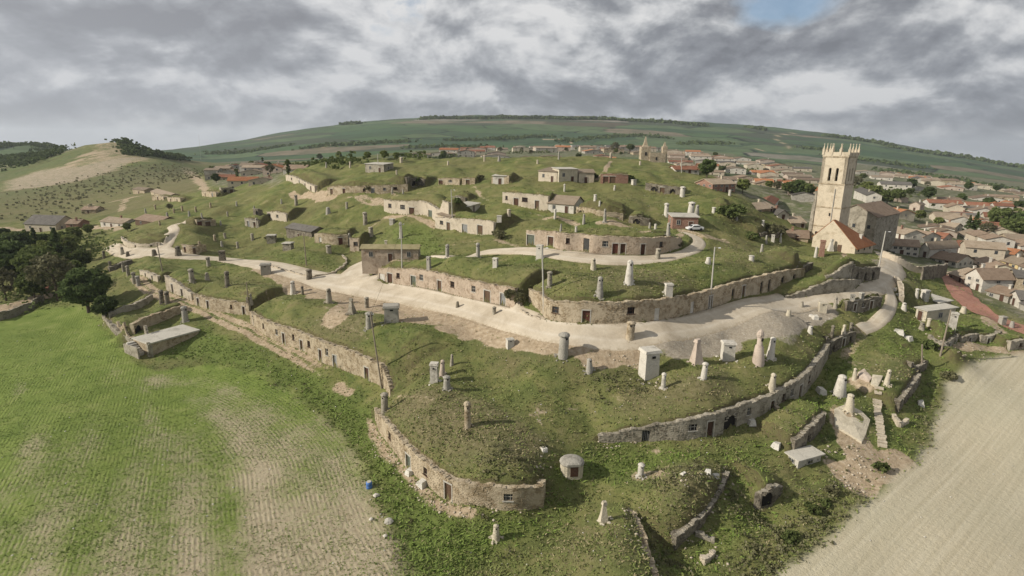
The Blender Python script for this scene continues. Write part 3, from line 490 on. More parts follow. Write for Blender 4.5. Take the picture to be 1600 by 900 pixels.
# fine relief, then sink the ground a little under the roads
calm = 1-np.maximum(np.maximum(road_mask, field_l), field_r)
rr = np.hypot(XX, YY)
amp = smooth(30, 60, rr)*(1-smooth(400, 900, rr))
ZZ += calm*amp*(0.46*vnoise(XX/4.3, YY/4.3, 1)+0.30*vnoise(XX/1.7, YY/1.7, 2)+0.10*vnoise(XX/0.8, YY/0.8, 3))
ZZ += calm*smooth(110, 150, rr)*(1-smooth(300, 500, rr))*(1-near_back)*(1.25*vnoise(XX/8.5, YY/8.5, 14)+0.7*vnoise(XX/3.9, YY/3.9, 15))
ZZ += smooth(900, 1500, rr)*(8*vnoise(XX/160, YY/160, 4)+3*vnoise(XX/50, YY/50, 6))
ZZ += field_l*0.12*vnoise(XX/6, YY/6, 8)
ZZ -= 0.16*road_mask
# keep the foot of each wall clear
# ---------------------------------------------------------------- materials
MATS = {}
def new_mat(name):
    m = bpy.data.materials.new(name); m.use_nodes = True; t = NT(m.node_tree); b = t.n['Principled BSDF']
    b.inputs['Roughness'].default_value = 0.9; b.inputs['Specular IOR Level'].default_value = 0.15
    MATS[name] = m
    return m, t, b
def posn(t, obj=False):
    if obj: return t.node('ShaderNodeTexCoord').outputs['Object']
    return t.node('ShaderNodeNewGeometry').outputs['Position']
def bump_n(t, b, h, dist=0.05, strength=1.0):
    n = t.node('ShaderNodeBump'); n.inputs['Strength'].default_value = strength; n.inputs['Distance'].default_value = dist
    t.l.new(h, n.inputs['Height']); t.l.new(n.outputs[0], b.inputs['Normal'])

def ground_material():
    m, t, b = new_mat('ground')
    p = posn(t)
    a1 = t.node('ShaderNodeAttribute'); a1.attribute_name = 'm1'; s1 = t.node('ShaderNodeSeparateColor'); t.l.new(a1.outputs['Color'], s1.inputs[0])
    a2 = t.node('ShaderNodeAttribute'); a2.attribute_name = 'm2'; s2 = t.node('ShaderNodeSeparateColor'); t.l.new(a2.outputs['Color'], s2.inputs[0])
    ar = t.node('ShaderNodeAttribute'); ar.attribute_name = 'rowc'
    dirt_, lush_, dry_, grav_ = s1.outputs[0], s1.outputs[1], s1.outputs[2], a1.outputs['Alpha']
    fl, fr, twn, far = s2.outputs[0], s2.outputs[1], s2.outputs[2], a2.outputs['Alpha']
    nb = t.noise(p, 0.045, 4, 0.6); nm = t.noise(p, 0.22, 5, 0.65, 0.5); nf = t.noise(p, 1.3, 5, 0.7); nx = t.noise(p, 7.0, 3, 0.7)
    # grass
    g = t.ramp(nm, [(0.30, (0.070, 0.098, 0.026)), (0.43, (0.120, 0.150, 0.042)), (0.56, (0.175, 0.185, 0.060)), (0.70, (0.26, 0.235, 0.108))])
    g = t.mix(t.mapr(nb, 0.40, 0.62, 0.05, 0.55), g, (0.195, 0.172, 0.078))
    lg = t.ramp(nf, [(0.3, (0.088, 0.128, 0.026)), (0.55, (0.135, 0.182, 0.042)), (0.75, (0.192, 0.225, 0.070))])
    g = t.mix(t.mapr(t.noise(p, 0.55, 5, 0.7, 1.0), 0.44, 0.32, 0.0, 0.6), g, (0.058, 0.078, 0.026))
    lk = t.math('MULTIPLY', lush_, t.mapr(nm, 0.25, 0.55, 0.45, 1.0))
    c = t.mix(lk, g, lg)
    dg = t.ramp(nf, [(0.3, (0.105, 0.098, 0.046)), (0.5, (0.178, 0.152, 0.082)), (0.7, (0.27, 0.225, 0.145))])
    dk = t.math('MULTIPLY', dry_, t.mapr(nm, 0.32, 0.58, 0.5, 1.0))
    c = t.mix(dk, c, dg)
    c = t.mix(t.mapr(nf, 0.36, 0.24, 0.0, 0.55), c, (0.038, 0.052, 0.016))           # dark tussocks
    c = t.mix(t.mapr(t.math('MULTIPLY', t.noise(p, 3.1, 3, 0.6), 1.0), 0.64, 0.74, 0.0, 0.5), c, (0.28, 0.24, 0.16))   # bare specks
    # worn earthy banks where the turf is steep
    gn = t.node('ShaderNodeNewGeometry'); sn = t.node('ShaderNodeSeparateXYZ'); t.l.new(gn.outputs['True Normal'], sn.inputs[0])
    c = t.mix(t.math('MULTIPLY', t.mapr(sn.outputs[2], 0.90, 0.66), t.mapr(nf, 0.35, 0.6, 0.25, 0.85)), c, (0.105, 0.085, 0.045))
    # bare earth and gravel
    ec = t.ramp(nf, [(0.25, (0.245, 0.185, 0.118)), (0.5, (0.41, 0.32, 0.215)), (0.75, (0.56, 0.47, 0.345))])
    ek = t.mapr(t.math('ADD', dirt_, t.math('MULTIPLY', t.math('SUBTRACT', t.math('ADD', nf, nm), 1.0), 0.9)), 0.36, 0.60)
    c = t.mix(ek, c, ec)
    gc = t.ramp(t.noise(p, 2.6, 5, 0.75), [(0.3, (0.24, 0.20, 0.145)), (0.7, (0.46, 0.41, 0.33))])
    gk = t.mapr(t.math('ADD', grav_, t.math('MULTIPLY', t.math('SUBTRACT', nf, 0.5), 0.8)), 0.3, 0.6)
    c = t.mix(gk, c, gc)
    c = t.mix(t.mapr(nx, 0.35, 0.7, 0.0, 0.35), c, t.vmath('SCALE', c, 0.55))
    # young crop in drilled rows
    wob = t.math('ADD', ar.outputs['Fac'], t.math('MULTIPLY', nm, 0.25))
    ad = t.node('ShaderNodeAttribute'); ad.attribute_name = 'rowd'; aw = t.node('ShaderNodeAttribute'); aw.attribute_name = 'roww'
    wob2 = t.math('ADD', ad.outputs['Fac'], t.math('MULTIPLY', nm, 0.25))
    rA = t.math('SINE', t.math('MULTIPLY', wob, 2*math.pi/0.55)); rB = t.math('SINE', t.math('MULTIPLY', wob2, 2*math.pi/0.55)); w_ = aw.outputs['Fac']
    row = t.math('ADD', t.math('MULTIPLY', rA, t.math('SUBTRACT', 1.0, w_)), t.math('MULTIPLY', rB, w_))
    row = t.math('MULTIPLY', row, t.mapr(t.noise(p, 0.35, 4, 0.7), 0.40, 0.66, 0.0, 1.2))
    row2 = t.math('ADD', t.math('MULTIPLY', t.math('SINE', t.math('MULTIPLY', wob, 2*math.pi/7.3)), t.math('SUBTRACT', 1.0, w_)), t.math('MULTIPLY', t.math('SINE', t.math('MULTIPLY', wob2, 2*math.pi/7.3)), w_))
    cover = t.math('ADD', t.math('MULTIPLY', t.noise(p, 0.055, 4, 0.6), 1.25), t.math('MULTIPLY', row2, 0.085))
    cover = t.math('ADD', cover, t.math('MULTIPLY', t.math('SUBTRACT', nf, 0.5), 0.9))
    cover = t.math('SUBTRACT', cover, t.math('MULTIPLY', dry_, 0.30))
    sx = t.node('ShaderNodeSeparateXYZ'); t.l.new(p, sx.inputs[0])
    # thicker to the far left, thinner towards the near right corner
    grad = t.math('ADD', t.mapr(sx.outputs[1], 55, 120, 0.06, 0.42), t.mapr(sx.outputs[0], -62, -16, 0.16, -0.20))
    cover = t.math('ADD', t.math('ADD', cover, grad), t.math('MULTIPLY', row, 0.10))
    cover = t.math('ADD', cover, t.math('MULTIPLY', t.math('SUBTRACT', nx, 0.5), 0.9))
    soil = t.ramp(nf, [(0.3, (0.31, 0.255, 0.165)), (0.7, (0.50, 0.43, 0.30))])
    crop = t.ramp(nm, [(0.3, (0.118, 0.168, 0.034)), (0.55, (0.172, 0.222, 0.052)), (0.75, (0.235, 0.262, 0.085))])
    fc = t.mix(t.mapr(cover, 0.40, 0.86), soil, crop)
    c = t.mix(fl, c, fc)
    # harrowed pale field
    line = t.noise(None, 1, 1); ln = line.node; ln.noise_dimensions = '2D'
    cm = t.node('ShaderNodeCombineXYZ'); t.l.new(t.math('MULTIPLY', ar.outputs['Fac'], 1.5), cm.inputs[0]); t.l.new(t.math('MULTIPLY', sx.outputs[1], 0.05), cm.inputs[1]); t.l.new(cm.outputs[0], ln.inputs['Vector']); ln.inputs['Detail'].default_value = 4; ln.inputs['Roughness'].default_value = 0.75
    pc = t.ramp(line, [(0.30, (0.47, 0.415, 0.29)), (0.5, (0.54, 0.48, 0.345)), (0.66, (0.60, 0.54, 0.40))])
    pc = t.mix(t.mapr(nb, 0.4, 0.65, 0, 0.5), pc, (0.45, 0.43, 0.31)); pc = t.mix(t.mapr(nx, 0.3, 0.7, 0.3, 0.0), pc, (0.33, 0.28, 0.19))
    c = t.mix(fr, c, pc)
    # streets and yards of the town
    tc_ = t.ramp(nm, [(0.35, (0.085, 0.11, 0.042)), (0.52, (0.15, 0.15, 0.09)), (0.68, (0.30, 0.27, 0.22))])
    c = t.mix(twn, c, tc_)
    # far fields
    mp = t.node('ShaderNodeMapping'); mp.inputs['Scale'].default_value = (0.0042, 0.0085, 0.0); mp.inputs['Rotation'].default_value = (0, 0, 0.22); t.l.new(p, mp.inputs['Vector'])
    wv = t.node('ShaderNodeVectorMath'); wv.operation = 'ADD'; t.l.new(mp.outputs[0], wv.inputs[0])
    nz = t.node('ShaderNodeTexNoise'); nz.inputs['Scale'].default_value = 0.0032; nz.inputs['Detail'].default_value = 3; t.l.new(p, nz.inputs['Vector']); t.l.new(nz.outputs['Color'], wv.inputs[1])
    cell = t.node('ShaderNodeTexVoronoi'); t.l.new(wv.outputs[0], cell.inputs['Vector']); cell.inputs['Scale'].default_value = 1.0
    sc_ = t.node('ShaderNodeSeparateColor'); t.l.new(cell.outputs['Color'], sc_.inputs[0])
    fcol = t.ramp(sc_.outputs[0], [(0.0, (0.050, 0.092, 0.045)), (0.24, (0.072, 0.125, 0.052)), (0.46, (0.065, 0.080, 0.050)), (0.60, (0.105, 0.150, 0.070)), (0.74, (0.056, 0.105, 0.050)), (0.86, (0.20, 0.165, 0.115)), (0.93, (0.105, 0.085, 0.06)), (0.97, (0.235, 0.215, 0.17))], 'CONSTANT')
    fcol = t.mix(t.mapr(t.noise(p, 0.02, 5, 0.7), 0.4, 0.65, 0.0, 0.6), fcol, (0.052, 0.070, 0.034))
    ed = t.voro(wv.outputs[0], 1.0, 'DISTANCE_TO_EDGE')
    fcol = t.mix(t.math('MULTIPLY', t.mapr(ed, 0.03, 0.01), t.mapr(t.noise(p, 0.012, 3), 0.45, 0.55)), fcol, (0.016, 0.026, 0.014))
    c = t.mix(far, c, fcol)
    t.l.new(c, b.inputs['Base Color']); b.inputs['Roughness'].default_value = 0.95
    hb = t.math('ADD', t.math('MULTIPLY', nf, 0.8), t.math('MULTIPLY', nx, 0.35))
    hb = t.math('ADD', hb, t.math('MULTIPLY', t.math('MULTIPLY', row, fl), 0.12))
    bump_n(t, b, hb, 0.28, 0.9)
    return m

def stone_mat(name, c0, c1, c2, scale=2.6, mortar=0.6, bump=0.06, plaster=0.0):
    m, t, b = new_mat(name); p = posn(t)
    mp = t.node('ShaderNodeMapping'); mp.inputs['Scale'].default_value = (1, 1, 1.75); t.l.new(p, mp.inputs['Vector']); q = mp.outputs[0]
    v = t.node('ShaderNodeTexVoronoi'); t.l.new(q, v.inputs['Vector']); v.inputs['Scale'].default_value = scale
    s = t.node('ShaderNodeSeparateColor'); t.l.new(v.outputs['Color'], s.inputs[0])
    e = t.voro(q, scale, 'DISTANCE_TO_EDGE')
    c = t.ramp(s.outputs[0], [(0.0, c0), (0.5, c1), (1.0, c2)])
    nm = t.noise(p, 0.7, 5, 0.65); nf = t.noise(p, 5, 4, 0.7)
    jm = t.mapr(e, 0.07, 0.0, 0.0, mortar)
    c = t.mix(jm, c, tuple(x*0.55 for x in c0))
    if plaster:
        pk = t.mapr(nm, 0.5-plaster*0.35, 0.62-plaster*0.35); c = t.mix(pk, c, c2)
    c = t.mix(t.mapr(nf, 0.35, 0.7, 0, 0.45), c, t.vmath('SCALE', c, 0.62))
    st = t.mapr(t.noise(p, 0.35, 4, 0.7, 0.8), 0.50, 0.72, 0.0, 0.55)
    c = t.mix(st, c, (c0[0]*0.55, c0[1]*0.55, c0[2]*0.52))
    t.l.new(c, b.inputs['Base Color'])
    h = t.math('ADD', t.math('MINIMUM', t.math('MULTIPLY', e, 4.0), 0.5), t.math('MULTIPLY', nf, 0.5))
    bump_n(t, b, h, bump, 0.9)
    return m
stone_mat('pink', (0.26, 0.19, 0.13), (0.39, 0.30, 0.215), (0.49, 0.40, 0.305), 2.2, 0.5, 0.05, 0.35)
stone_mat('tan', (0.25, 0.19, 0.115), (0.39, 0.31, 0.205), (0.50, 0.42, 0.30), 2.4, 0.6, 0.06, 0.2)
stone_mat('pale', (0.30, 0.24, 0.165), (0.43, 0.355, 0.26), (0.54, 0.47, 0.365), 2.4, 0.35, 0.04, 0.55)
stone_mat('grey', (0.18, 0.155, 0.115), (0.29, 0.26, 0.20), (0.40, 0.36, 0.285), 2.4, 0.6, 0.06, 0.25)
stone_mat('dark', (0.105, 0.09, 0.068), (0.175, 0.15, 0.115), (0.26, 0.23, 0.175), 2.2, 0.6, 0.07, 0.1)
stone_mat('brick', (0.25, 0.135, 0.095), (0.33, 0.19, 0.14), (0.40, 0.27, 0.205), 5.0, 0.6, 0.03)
stone_mat('white_plaster', (0.38, 0.345, 0.285), (0.52, 0.48, 0.405), (0.63, 0.59, 0.51), 2.6, 0.3, 0.06, 0.5)
stone_mat('grey_plaster', (0.22, 0.20, 0.165), (0.31, 0.285, 0.24), (0.40, 0.375, 0.32), 2.6, 0.35, 0.06, 0.4)
stone_mat('cream_plaster', (0.36, 0.305, 0.215), (0.48, 0.42, 0.31), (0.58, 0.52, 0.40), 2.4, 0.3, 0.05, 0.5)
stone_mat('yellow_plaster', (0.48, 0.36, 0.15), (0.56, 0.43, 0.20), (0.60, 0.47, 0.24), 1.0, 0.05, 0.02, 0.8)
stone_mat('rose_plaster', (0.36, 0.275, 0.21), (0.45, 0.36, 0.285), (0.53, 0.44, 0.36), 2.4, 0.25, 0.05, 0.5)
stone_mat('tower_stone', (0.44, 0.36, 0.25), (0.53, 0.445, 0.325), (0.60, 0.52, 0.39), 1.6, 0.34, 0.03, 0.4)
stone_mat('slab', (0.34, 0.32, 0.27), (0.44, 0.415, 0.355), (0.52, 0.49, 0.42), 0.7, 0.12, 0.04, 0.6)
stone_mat('sandy_slab', (0.40, 0.345, 0.25), (0.49, 0.43, 0.325), (0.56, 0.50, 0.385), 0.8, 0.1, 0.05, 0.6)
stone_mat('boulder', (0.40, 0.37, 0.31), (0.52, 0.49, 0.42), (0.62, 0.59, 0.52), 1.5, 0.2, 0.08, 0.5)

def road_mat():
    m, t, b = new_mat('road'); p = posn(t)
    nm = t.noise(p, 0.25, 5, 0.65, 0.5); nf = t.noise(p, 2.2, 5, 0.7)
    c = t.ramp(nm, [(0.3, (0.41, 0.345, 0.255)), (0.5, (0.515, 0.445, 0.34)), (0.7, (0.58, 0.51, 0.40))])
    a = t.node('ShaderNodeAttribute'); a.attribute_name = 'across'
    u = a.outputs['Fac']                                            # -1..1 over the width
    au = t.math('ABSOLUTE', u)
    rut = t.math('MULTIPLY', t.mapr(t.math('ABSOLUTE', t.math('SUBTRACT', au, 0.42)), 0.16, 0.02), t.mapr(nm, 0.35, 0.6, 0.1, 0.45))
    c = t.mix(rut, c, (0.66, 0.60, 0.50))
    ek = t.mapr(t.math('ADD', au, t.math('MULTIPLY', t.math('SUBTRACT', nf, 0.5), 0.7)), 0.80, 1.0)
    c = t.mix(ek, c, (0.36, 0.29, 0.195))
    c = t.mix(t.mapr(nf, 0.35, 0.72, 0.0, 0.35), c, t.vmath('SCALE', c, 0.72))
    t.l.new(c, b.inputs['Base Color']); bump_n(t, b, nf, 0.08, 0.7)
road_mat()
def simple(name, c0, c1, scale=3, rough=0.85, spec=0.2, bump=0.02, obj=False):
    m, t, b = new_mat(name); p = posn(t, obj); nf = t.noise(p, scale, 5, 0.65)
    t.l.new(t.ramp(nf, [(0.3, c0), (0.7, c1)]), b.inputs['Base Color']); b.inputs['Roughness'].default_value = rough; b.inputs['Specular IOR Level'].default_value = spec
    if bump: bump_n(t, b, nf, bump, 0.7)
    return m
simple('old_wood', (0.075, 0.048, 0.03), (0.15, 0.095, 0.06), 6)
simple('brown_door', (0.055, 0.030, 0.020), (0.11, 0.058, 0.038), 5)
simple('red_door', (0.085, 0.035, 0.026), (0.15, 0.062, 0.042), 4)
simple('grey_door', (0.16, 0.165, 0.16), (0.30, 0.30, 0.29), 4)
simple('green_door', (0.07, 0.085, 0.065), (0.14, 0.155, 0.12), 4)
simple('blue_door', (0.03, 0.04, 0.07), (0.05, 0.065, 0.10), 4)
simple('dark_hole', (0.012, 0.011, 0.010), (0.025, 0.022, 0.02), 2)
simple('glass', (0.03, 0.035, 0.04), (0.06, 0.065, 0.07), 2, 0.25, 0.5, 0)
simple('metal', (0.20, 0.20, 0.19), (0.32, 0.32, 0.30), 8, 0.5, 0.5)
simple('pole_concrete', (0.36, 0.34, 0.29), (0.50, 0.475, 0.42), 4)
simple('pole_wood', (0.20, 0.165, 0.12), (0.32, 0.27, 0.21), 5)
simple('white_paint', (0.70, 0.70, 0.68), (0.80, 0.80, 0.78), 3, 0.35, 0.5, 0)
simple('blue_plastic', (0.05, 0.13, 0.38), (0.10, 0.22, 0.52), 4, 0.5, 0.4)
simple('bark', (0.06, 0.047, 0.033), (0.13, 0.10, 0.075), 6)
simple('rubber', (0.02, 0.02, 0.02), (0.04, 0.04, 0.04), 6)
simple('red_paving', (0.31, 0.145, 0.10), (0.42, 0.23, 0.17), 1.5)
simple('turf_stuff', (0.12, 0.155, 0.04), (0.21, 0.23, 0.08), 0.6, bump=0)
simple('dry_turf', (0.22, 0.19, 0.095), (0.36, 0.31, 0.18), 0.7, bump=0)
simple('lush_turf', (0.11, 0.165, 0.032), (0.19, 0.25, 0.06), 0.6, bump=0)
simple('crop_leaf', (0.13, 0.18, 0.038), (0.20, 0.25, 0.07), 0.6, bump=0)
def roof_mat(name, c0, c1, c2):
    m, t, b = new_mat(name); tcn = t.node('ShaderNodeTexCoord'); p = tcn.outputs['Object']; s = t.node('ShaderNodeSeparateXYZ'); t.l.new(p, s.inputs[0])
    oi = t.node('ShaderNodeObjectInfo')
    q = t.vmath('ADD', p, t.node('ShaderNodeCombineXYZ', i_0=t.math('MULTIPLY', oi.outputs['Random'], 90.0)).outputs[0])
    nm = t.noise(q, 0.7, 5, 0.7, 0.6); nf = t.noise(q, 4.5, 4, 0.75)
    c = t.ramp(nm, [(0.3, c0), (0.5, c1), (0.72, c2)])
    wv = t.math('SINE', t.math('MULTIPLY', s.outputs[0], 2*math.pi/0.24))
    w2 = t.math('SINE', t.math('MULTIPLY', s.outputs[1], 2*math.pi/0.42))
    c = t.mix(t.mapr(nf, 0.3, 0.7, 0.5, 0), c, (c0[0]*0.5, c0[1]*0.5, c0[2]*0.5))
    c = t.mix(t.mapr(wv, -1, 0.3, 0.35, 0.0), c, (c0[0]*0.45, c0[1]*0.45, c0[2]*0.45))
    hsv = t.node('ShaderNodeHueSaturation'); t.l.new(c, hsv.inputs['Color']); t.l.new(t.mapr(oi.outputs['Random'], 0, 1, 0.75, 1.25), hsv.inputs['Value'])
    t.l.new(hsv.outputs[0], b.inputs['Base Color'])
    bump_n(t, b, t.math('ADD', t.math('ADD', wv, t.math('MULTIPLY', w2, 0.3)), nf), 0.05, 0.8)
roof_mat('roof_brown', (0.25, 0.18, 0.125), (0.36, 0.265, 0.19), (0.44, 0.345, 0.255))
roof_mat('roof_tan', (0.32, 0.25, 0.175), (0.42, 0.335, 0.245), (0.50, 0.415, 0.315))
roof_mat('roof_red', (0.26, 0.11, 0.065), (0.36, 0.165, 0.10), (0.42, 0.24, 0.16))
roof_mat('roof_orange', (0.42, 0.165, 0.075), (0.52, 0.235, 0.115), (0.56, 0.29, 0.16))
roof_mat('roof_grey', (0.13, 0.12, 0.105), (0.19, 0.175, 0.155), (0.26, 0.24, 0.21))
def leaf_mat(name, c0, c1, c2):
    m, t, b = new_mat(name); p = posn(t); oi = t.node('ShaderNodeObjectInfo')
    nf = t.noise(p, 1.1, 4, 0.7); c = t.ramp(nf, [(0.28, c0), (0.5, c1), (0.74, c2)])
    hsv = t.node('ShaderNodeHueSaturation'); t.l.new(c, hsv.inputs['Color']); t.l.new(t.mapr(oi.outputs['Random'], 0, 1, 0.8, 1.2), hsv.inputs['Value'])
    t.l.new(hsv.outputs[0], b.inputs['Base Color'])
    tr_ = t.node('ShaderNodeBsdfTranslucent'); t.l.new(hsv.outputs[0], tr_.inputs[0]); mx_ = t.node('ShaderNodeMixShader'); mx_.inputs[0].default_value = 0.3; t.l.new(b.outputs[0], mx_.inputs[1]); t.l.new(tr_.outputs[0], mx_.inputs[2]); t.l.new(mx_.outputs[0], t.n['Material Output'].inputs[0])
leaf_mat('leaf_dark', (0.055, 0.082, 0.030), (0.100, 0.135, 0.048), (0.155, 0.195, 0.070))
leaf_mat('leaf_mid', (0.075, 0.098, 0.030), (0.12, 0.15, 0.05), (0.18, 0.205, 0.075))
leaf_mat('leaf_light', (0.12, 0.15, 0.042), (0.19, 0.22, 0.07), (0.26, 0.285, 0.11))
leaf_mat('leaf_brown', (0.115, 0.110, 0.058), (0.165, 0.158, 0.088), (0.23, 0.222, 0.13))
leaf_mat('scrub_leaf', (0.11, 0.112, 0.055), (0.18, 0.175, 0.09), (0.27, 0.25, 0.16))

# ---------------------------------------------------------------- mesh helpers
def link(name, me, mat=None, parent=None, loc=None, rz=None):
    o = bpy.data.objects.new(name, me); COL.objects.link(o)
    if mat and me is not None and not me.materials: me.materials.append(MATS[mat])
    if parent is not None: o.parent = parent
    if loc is not None: o.location = loc
    if rz is not None: o.rotation_euler = (0, 0, rz)
    return o
def tag(o, label, cat, group=None):
    o['label'] = label; o['category'] = cat
    if group: o['group'] = group
    return o
def empty(name, loc, rz=0, label=None, cat=None, group=None):
    o = bpy.data.objects.new(name, None); COL.objects.link(o); o.location = loc; o.rotation_euler = (0, 0, rz); o.empty_display_size = 0.5
    if label: tag(o, label, cat, group)
    return o
def np_mesh(name, verts, faces, smooth_=False):
    me = bpy.data.meshes.new(name); verts = np.asarray(verts, np.float32); faces = np.asarray(faces, np.int32)
    me.vertices.add(len(verts)); me.vertices.foreach_set('co', verts.ravel())
    k = faces.shape[1]; me.loops.add(faces.size); me.loops.foreach_set('vertex_index', faces.ravel())
    me.polygons.add(len(faces)); me.polygons.foreach_set('loop_start', np.arange(0, faces.size, k, dtype=np.int32))
    if smooth_: me.polygons.foreach_set('use_smooth', np.ones(len(faces), bool))
    me.update(calc_edges=True); return me
class MB:
    def __init__(s): s.v = []; s.f = []
    def quad(s, a, b, c, d): i = len(s.v); s.v += [tuple(a), tuple(b), tuple(c), tuple(d)]; s.f.append((i, i+1, i+2, i+3))
    def tri(s, a, b, c): i = len(s.v); s.v += [tuple(a), tuple(b), tuple(c)]; s.f.append((i, i+1, i+2))
    def hexa(s, P):   # 8 points: bottom 0-3 ccw, top 4-7
        i = len(s.v); s.v += [tuple(p) for p in P]
        for q in ((3, 2, 1, 0), (4, 5, 6, 7), (0, 1, 5, 4), (1, 2, 6, 5), (2, 3, 7, 6), (3, 0, 4, 7)): s.f.append(tuple(i+k for k in q))
    def box(s, c, size, rz=0, jit=0, taper=0, rx=0):
        sx, sy, sz = size[0]/2, size[1]/2, size[2]/2; P = []
        ca, sa = math.cos(rz), math.sin(rz)
        for z in (-sz, sz):
            k = 1-taper if z > 0 else 1
            for x, y in ((-sx, -sy), (sx, -sy), (sx, sy), (-sx, sy)):
                x *= k; y *= k
                if jit: x += random.uniform(-jit, jit); y += random.uniform(-jit, jit); zz_ = z+random.uniform(-jit, jit)
                else: zz_ = z
                if rx: y, zz_ = y*math.cos(rx)-zz_*math.sin(rx), y*math.sin(rx)+zz_*math.cos(rx)
                P.append((c[0]+x*ca-y*sa, c[1]+x*sa+y*ca, c[2]+zz_))
        s.hexa(P)
    def lathe(s, c, prof, n=10, jit=0.0, lean=(0, 0), rz=0, sq=0):
        i0 = len(s.v); z0 = prof[0][1]; hh = max(prof[-1][1]-z0, 1e-6)
        for r, z in prof:
            for k in range(n):
                a = 2*math.pi*k/n+rz; rr_ = r*(1+random.uniform(-jit, jit))
                if sq: rr_ *= 1/max(abs(math.cos(a-rz-math.pi/4*0)), abs(math.sin(a-rz)))**sq
                t = (z-z0)/hh
                s.v.append((c[0]+rr_*math.cos(a)+lean[0]*t, c[1]+rr_*math.sin(a)+lean[1]*t, c[2]+z))
        for j in range(len(prof)-1):
            for k in range(n): a = i0+j*n+k; b = i0+j*n+(k+1) % n; s.f.append((a, b, b+n, a+n))
        s.f.append(tuple(i0+(len(prof)-1)*n+k for k in range(n)))
    def mesh(s, name):
        me = bpy.data.meshes.new(name); me.from_pydata(s.v, [], s.f); me.update(); return me
    def build(s, name, mat, parent=None, smooth_=False):
        me = s.mesh(name)
        if smooth_: me.polygons.foreach_set('use_smooth', [True]*len(me.polygons))
        return link(name, me, mat, parent)

# ---------------------------------------------------------------- ground, fields, roads, hills
town = np.zeros_like(ZZ)
for pp in ([(1385,395),(1440,425),(1500,440),(1530,470),(1600,500),(1750,560),(1900,400),(1700,300),(1500,275),(1330,255),(1180,262),(1140,300),(1200,330),(1250,350),(1330,345)],
           [(640,246),(640,236),(800,233),(1000,232),(1150,240),(1160,262),(1080,256),(1000,246)], [(330,290),(330,268),(420,262),(460,262),(440,285)]):
    add(town, poly(pp, 5, 1)[0], 0.9)
chalk = stroke([(165,219,22),(190,232,40),(215,246,40)], 14, .6)[0]; chalk = np.maximum(chalk, stroke([(165,219,16),(150,238,16),(120,252,14)], 10, .6)[0])
pale_f = poly([(0,300),(0,285),(60,265),(130,258),(200,246),(250,249),(190,265),(120,285),(40,296)], 8, .6)[0]
far = smooth(420, 620, rr)*(1-town)*(1-np.clip(pale_f+chalk, 0, 1))
far = np.where((XX < -120) & (rr < 900), far*0.35, far)
gravel = np.maximum(gravel, pale_f*0.42); add(dirt, chalk, 0.55); add(dirt, pale_f, .56)
for pts in ([(1250,207,9),(1215,212,9),(1213,218,9),(1230,228,9),(1225,237,8)], [(1180,232,8),(1200,237,8),(1225,238,8)], [(850,218,8),(885,218,8),(893,224,7)], [(100,262,6),(140,240,6),(160,252,6)], [(500,232,10),(540,222,10)]):
    m_ = stroke(pts, 3, .3)[0]; far *= 1-m_; add(dirt, m_, 1.0)
def attr_mesh(name, sel, mat):
    """the part of the ground grid whose cells are selected"""
    ny, nx = XX.shape; j, i = np.nonzero(sel)
    idx = j*nx+i; F = np.stack([idx, idx+1, idx+nx+1, idx+nx], 1); u, inv = np.unique(F, return_inverse=True); F = inv.reshape(F.shape)
    V = np.stack([XX.ravel()[u], YY.ravel()[u], ZZ.ravel()[u]], 1)
    me = np_mesh(name, V, F, True)
    for an, q_ in (('rowd', rowd), ('roww', roww)): a = me.attributes.new(an, 'FLOAT', 'POINT'); a.data.foreach_set('value', q_.ravel()[u].astype(np.float32))
    for an, arrs in (('m1', (dirt, lush, dry, gravel)), ('m2', (field_l, field_r, town, far))):
        a = me.color_attributes.new(an, 'FLOAT_COLOR', 'POINT'); a.data.foreach_set('color', np.stack([q.ravel()[u] for q in arrs], 1).astype(np.float32).ravel())
    a = me.attributes.new('rowc', 'FLOAT', 'POINT'); a.data.foreach_set('value', rowc.ravel()[u].astype(np.float32))
    o = link(name, me); me.materials.append(mat); o['kind'] = 'structure'; return o
gm = ground_material()
cc = lambda A_: (A_[:-1, :-1]+A_[1:, 1:]+A_[:-1, 1:]+A_[1:, :-1])/4
flc, frc, rc, tw = cc(field_l) > .5, cc(field_r) > .5, cc(rr) > 620, cc(town) > .4
attr_mesh('crop_field', flc & ~rc, gm); attr_mesh('ploughed_field', frc & ~flc & ~rc, gm)
attr_mesh('town_ground', tw & ~flc & ~frc & ~rc, gm)
attr_mesh('hills', rc, gm); attr_mesh('ground', ~(rc | flc | frc | tw), gm)
for k, (V, Z, line, wd) in road_geo.items():
    cols, m_ = V.shape[:2]; vv = np.concatenate([V, (Z+0.03)[..., None]], 2)
    u = np.linspace(-1, 1, cols)
    vv[0, :, 2] -= 0.25; vv[-1, :, 2] -= 0.25
    idx = np.arange(cols*m_).reshape(cols, m_)
    F = np.stack([idx[1:, :-1], idx[1:, 1:], idx[:-1, 1:], idx[:-1, :-1]], -1).reshape(-1, 4)[:, ::-1]
    me = np_mesh(k, vv.reshape(-1, 3), F[:, ::-1], True); a = me.attributes.new('across', 'FLOAT', 'POINT'); a.data.foreach_set('value', np.repeat(u, m_).astype(np.float32))
    o = link(k, me, 'road'); o['kind'] = 'structure'
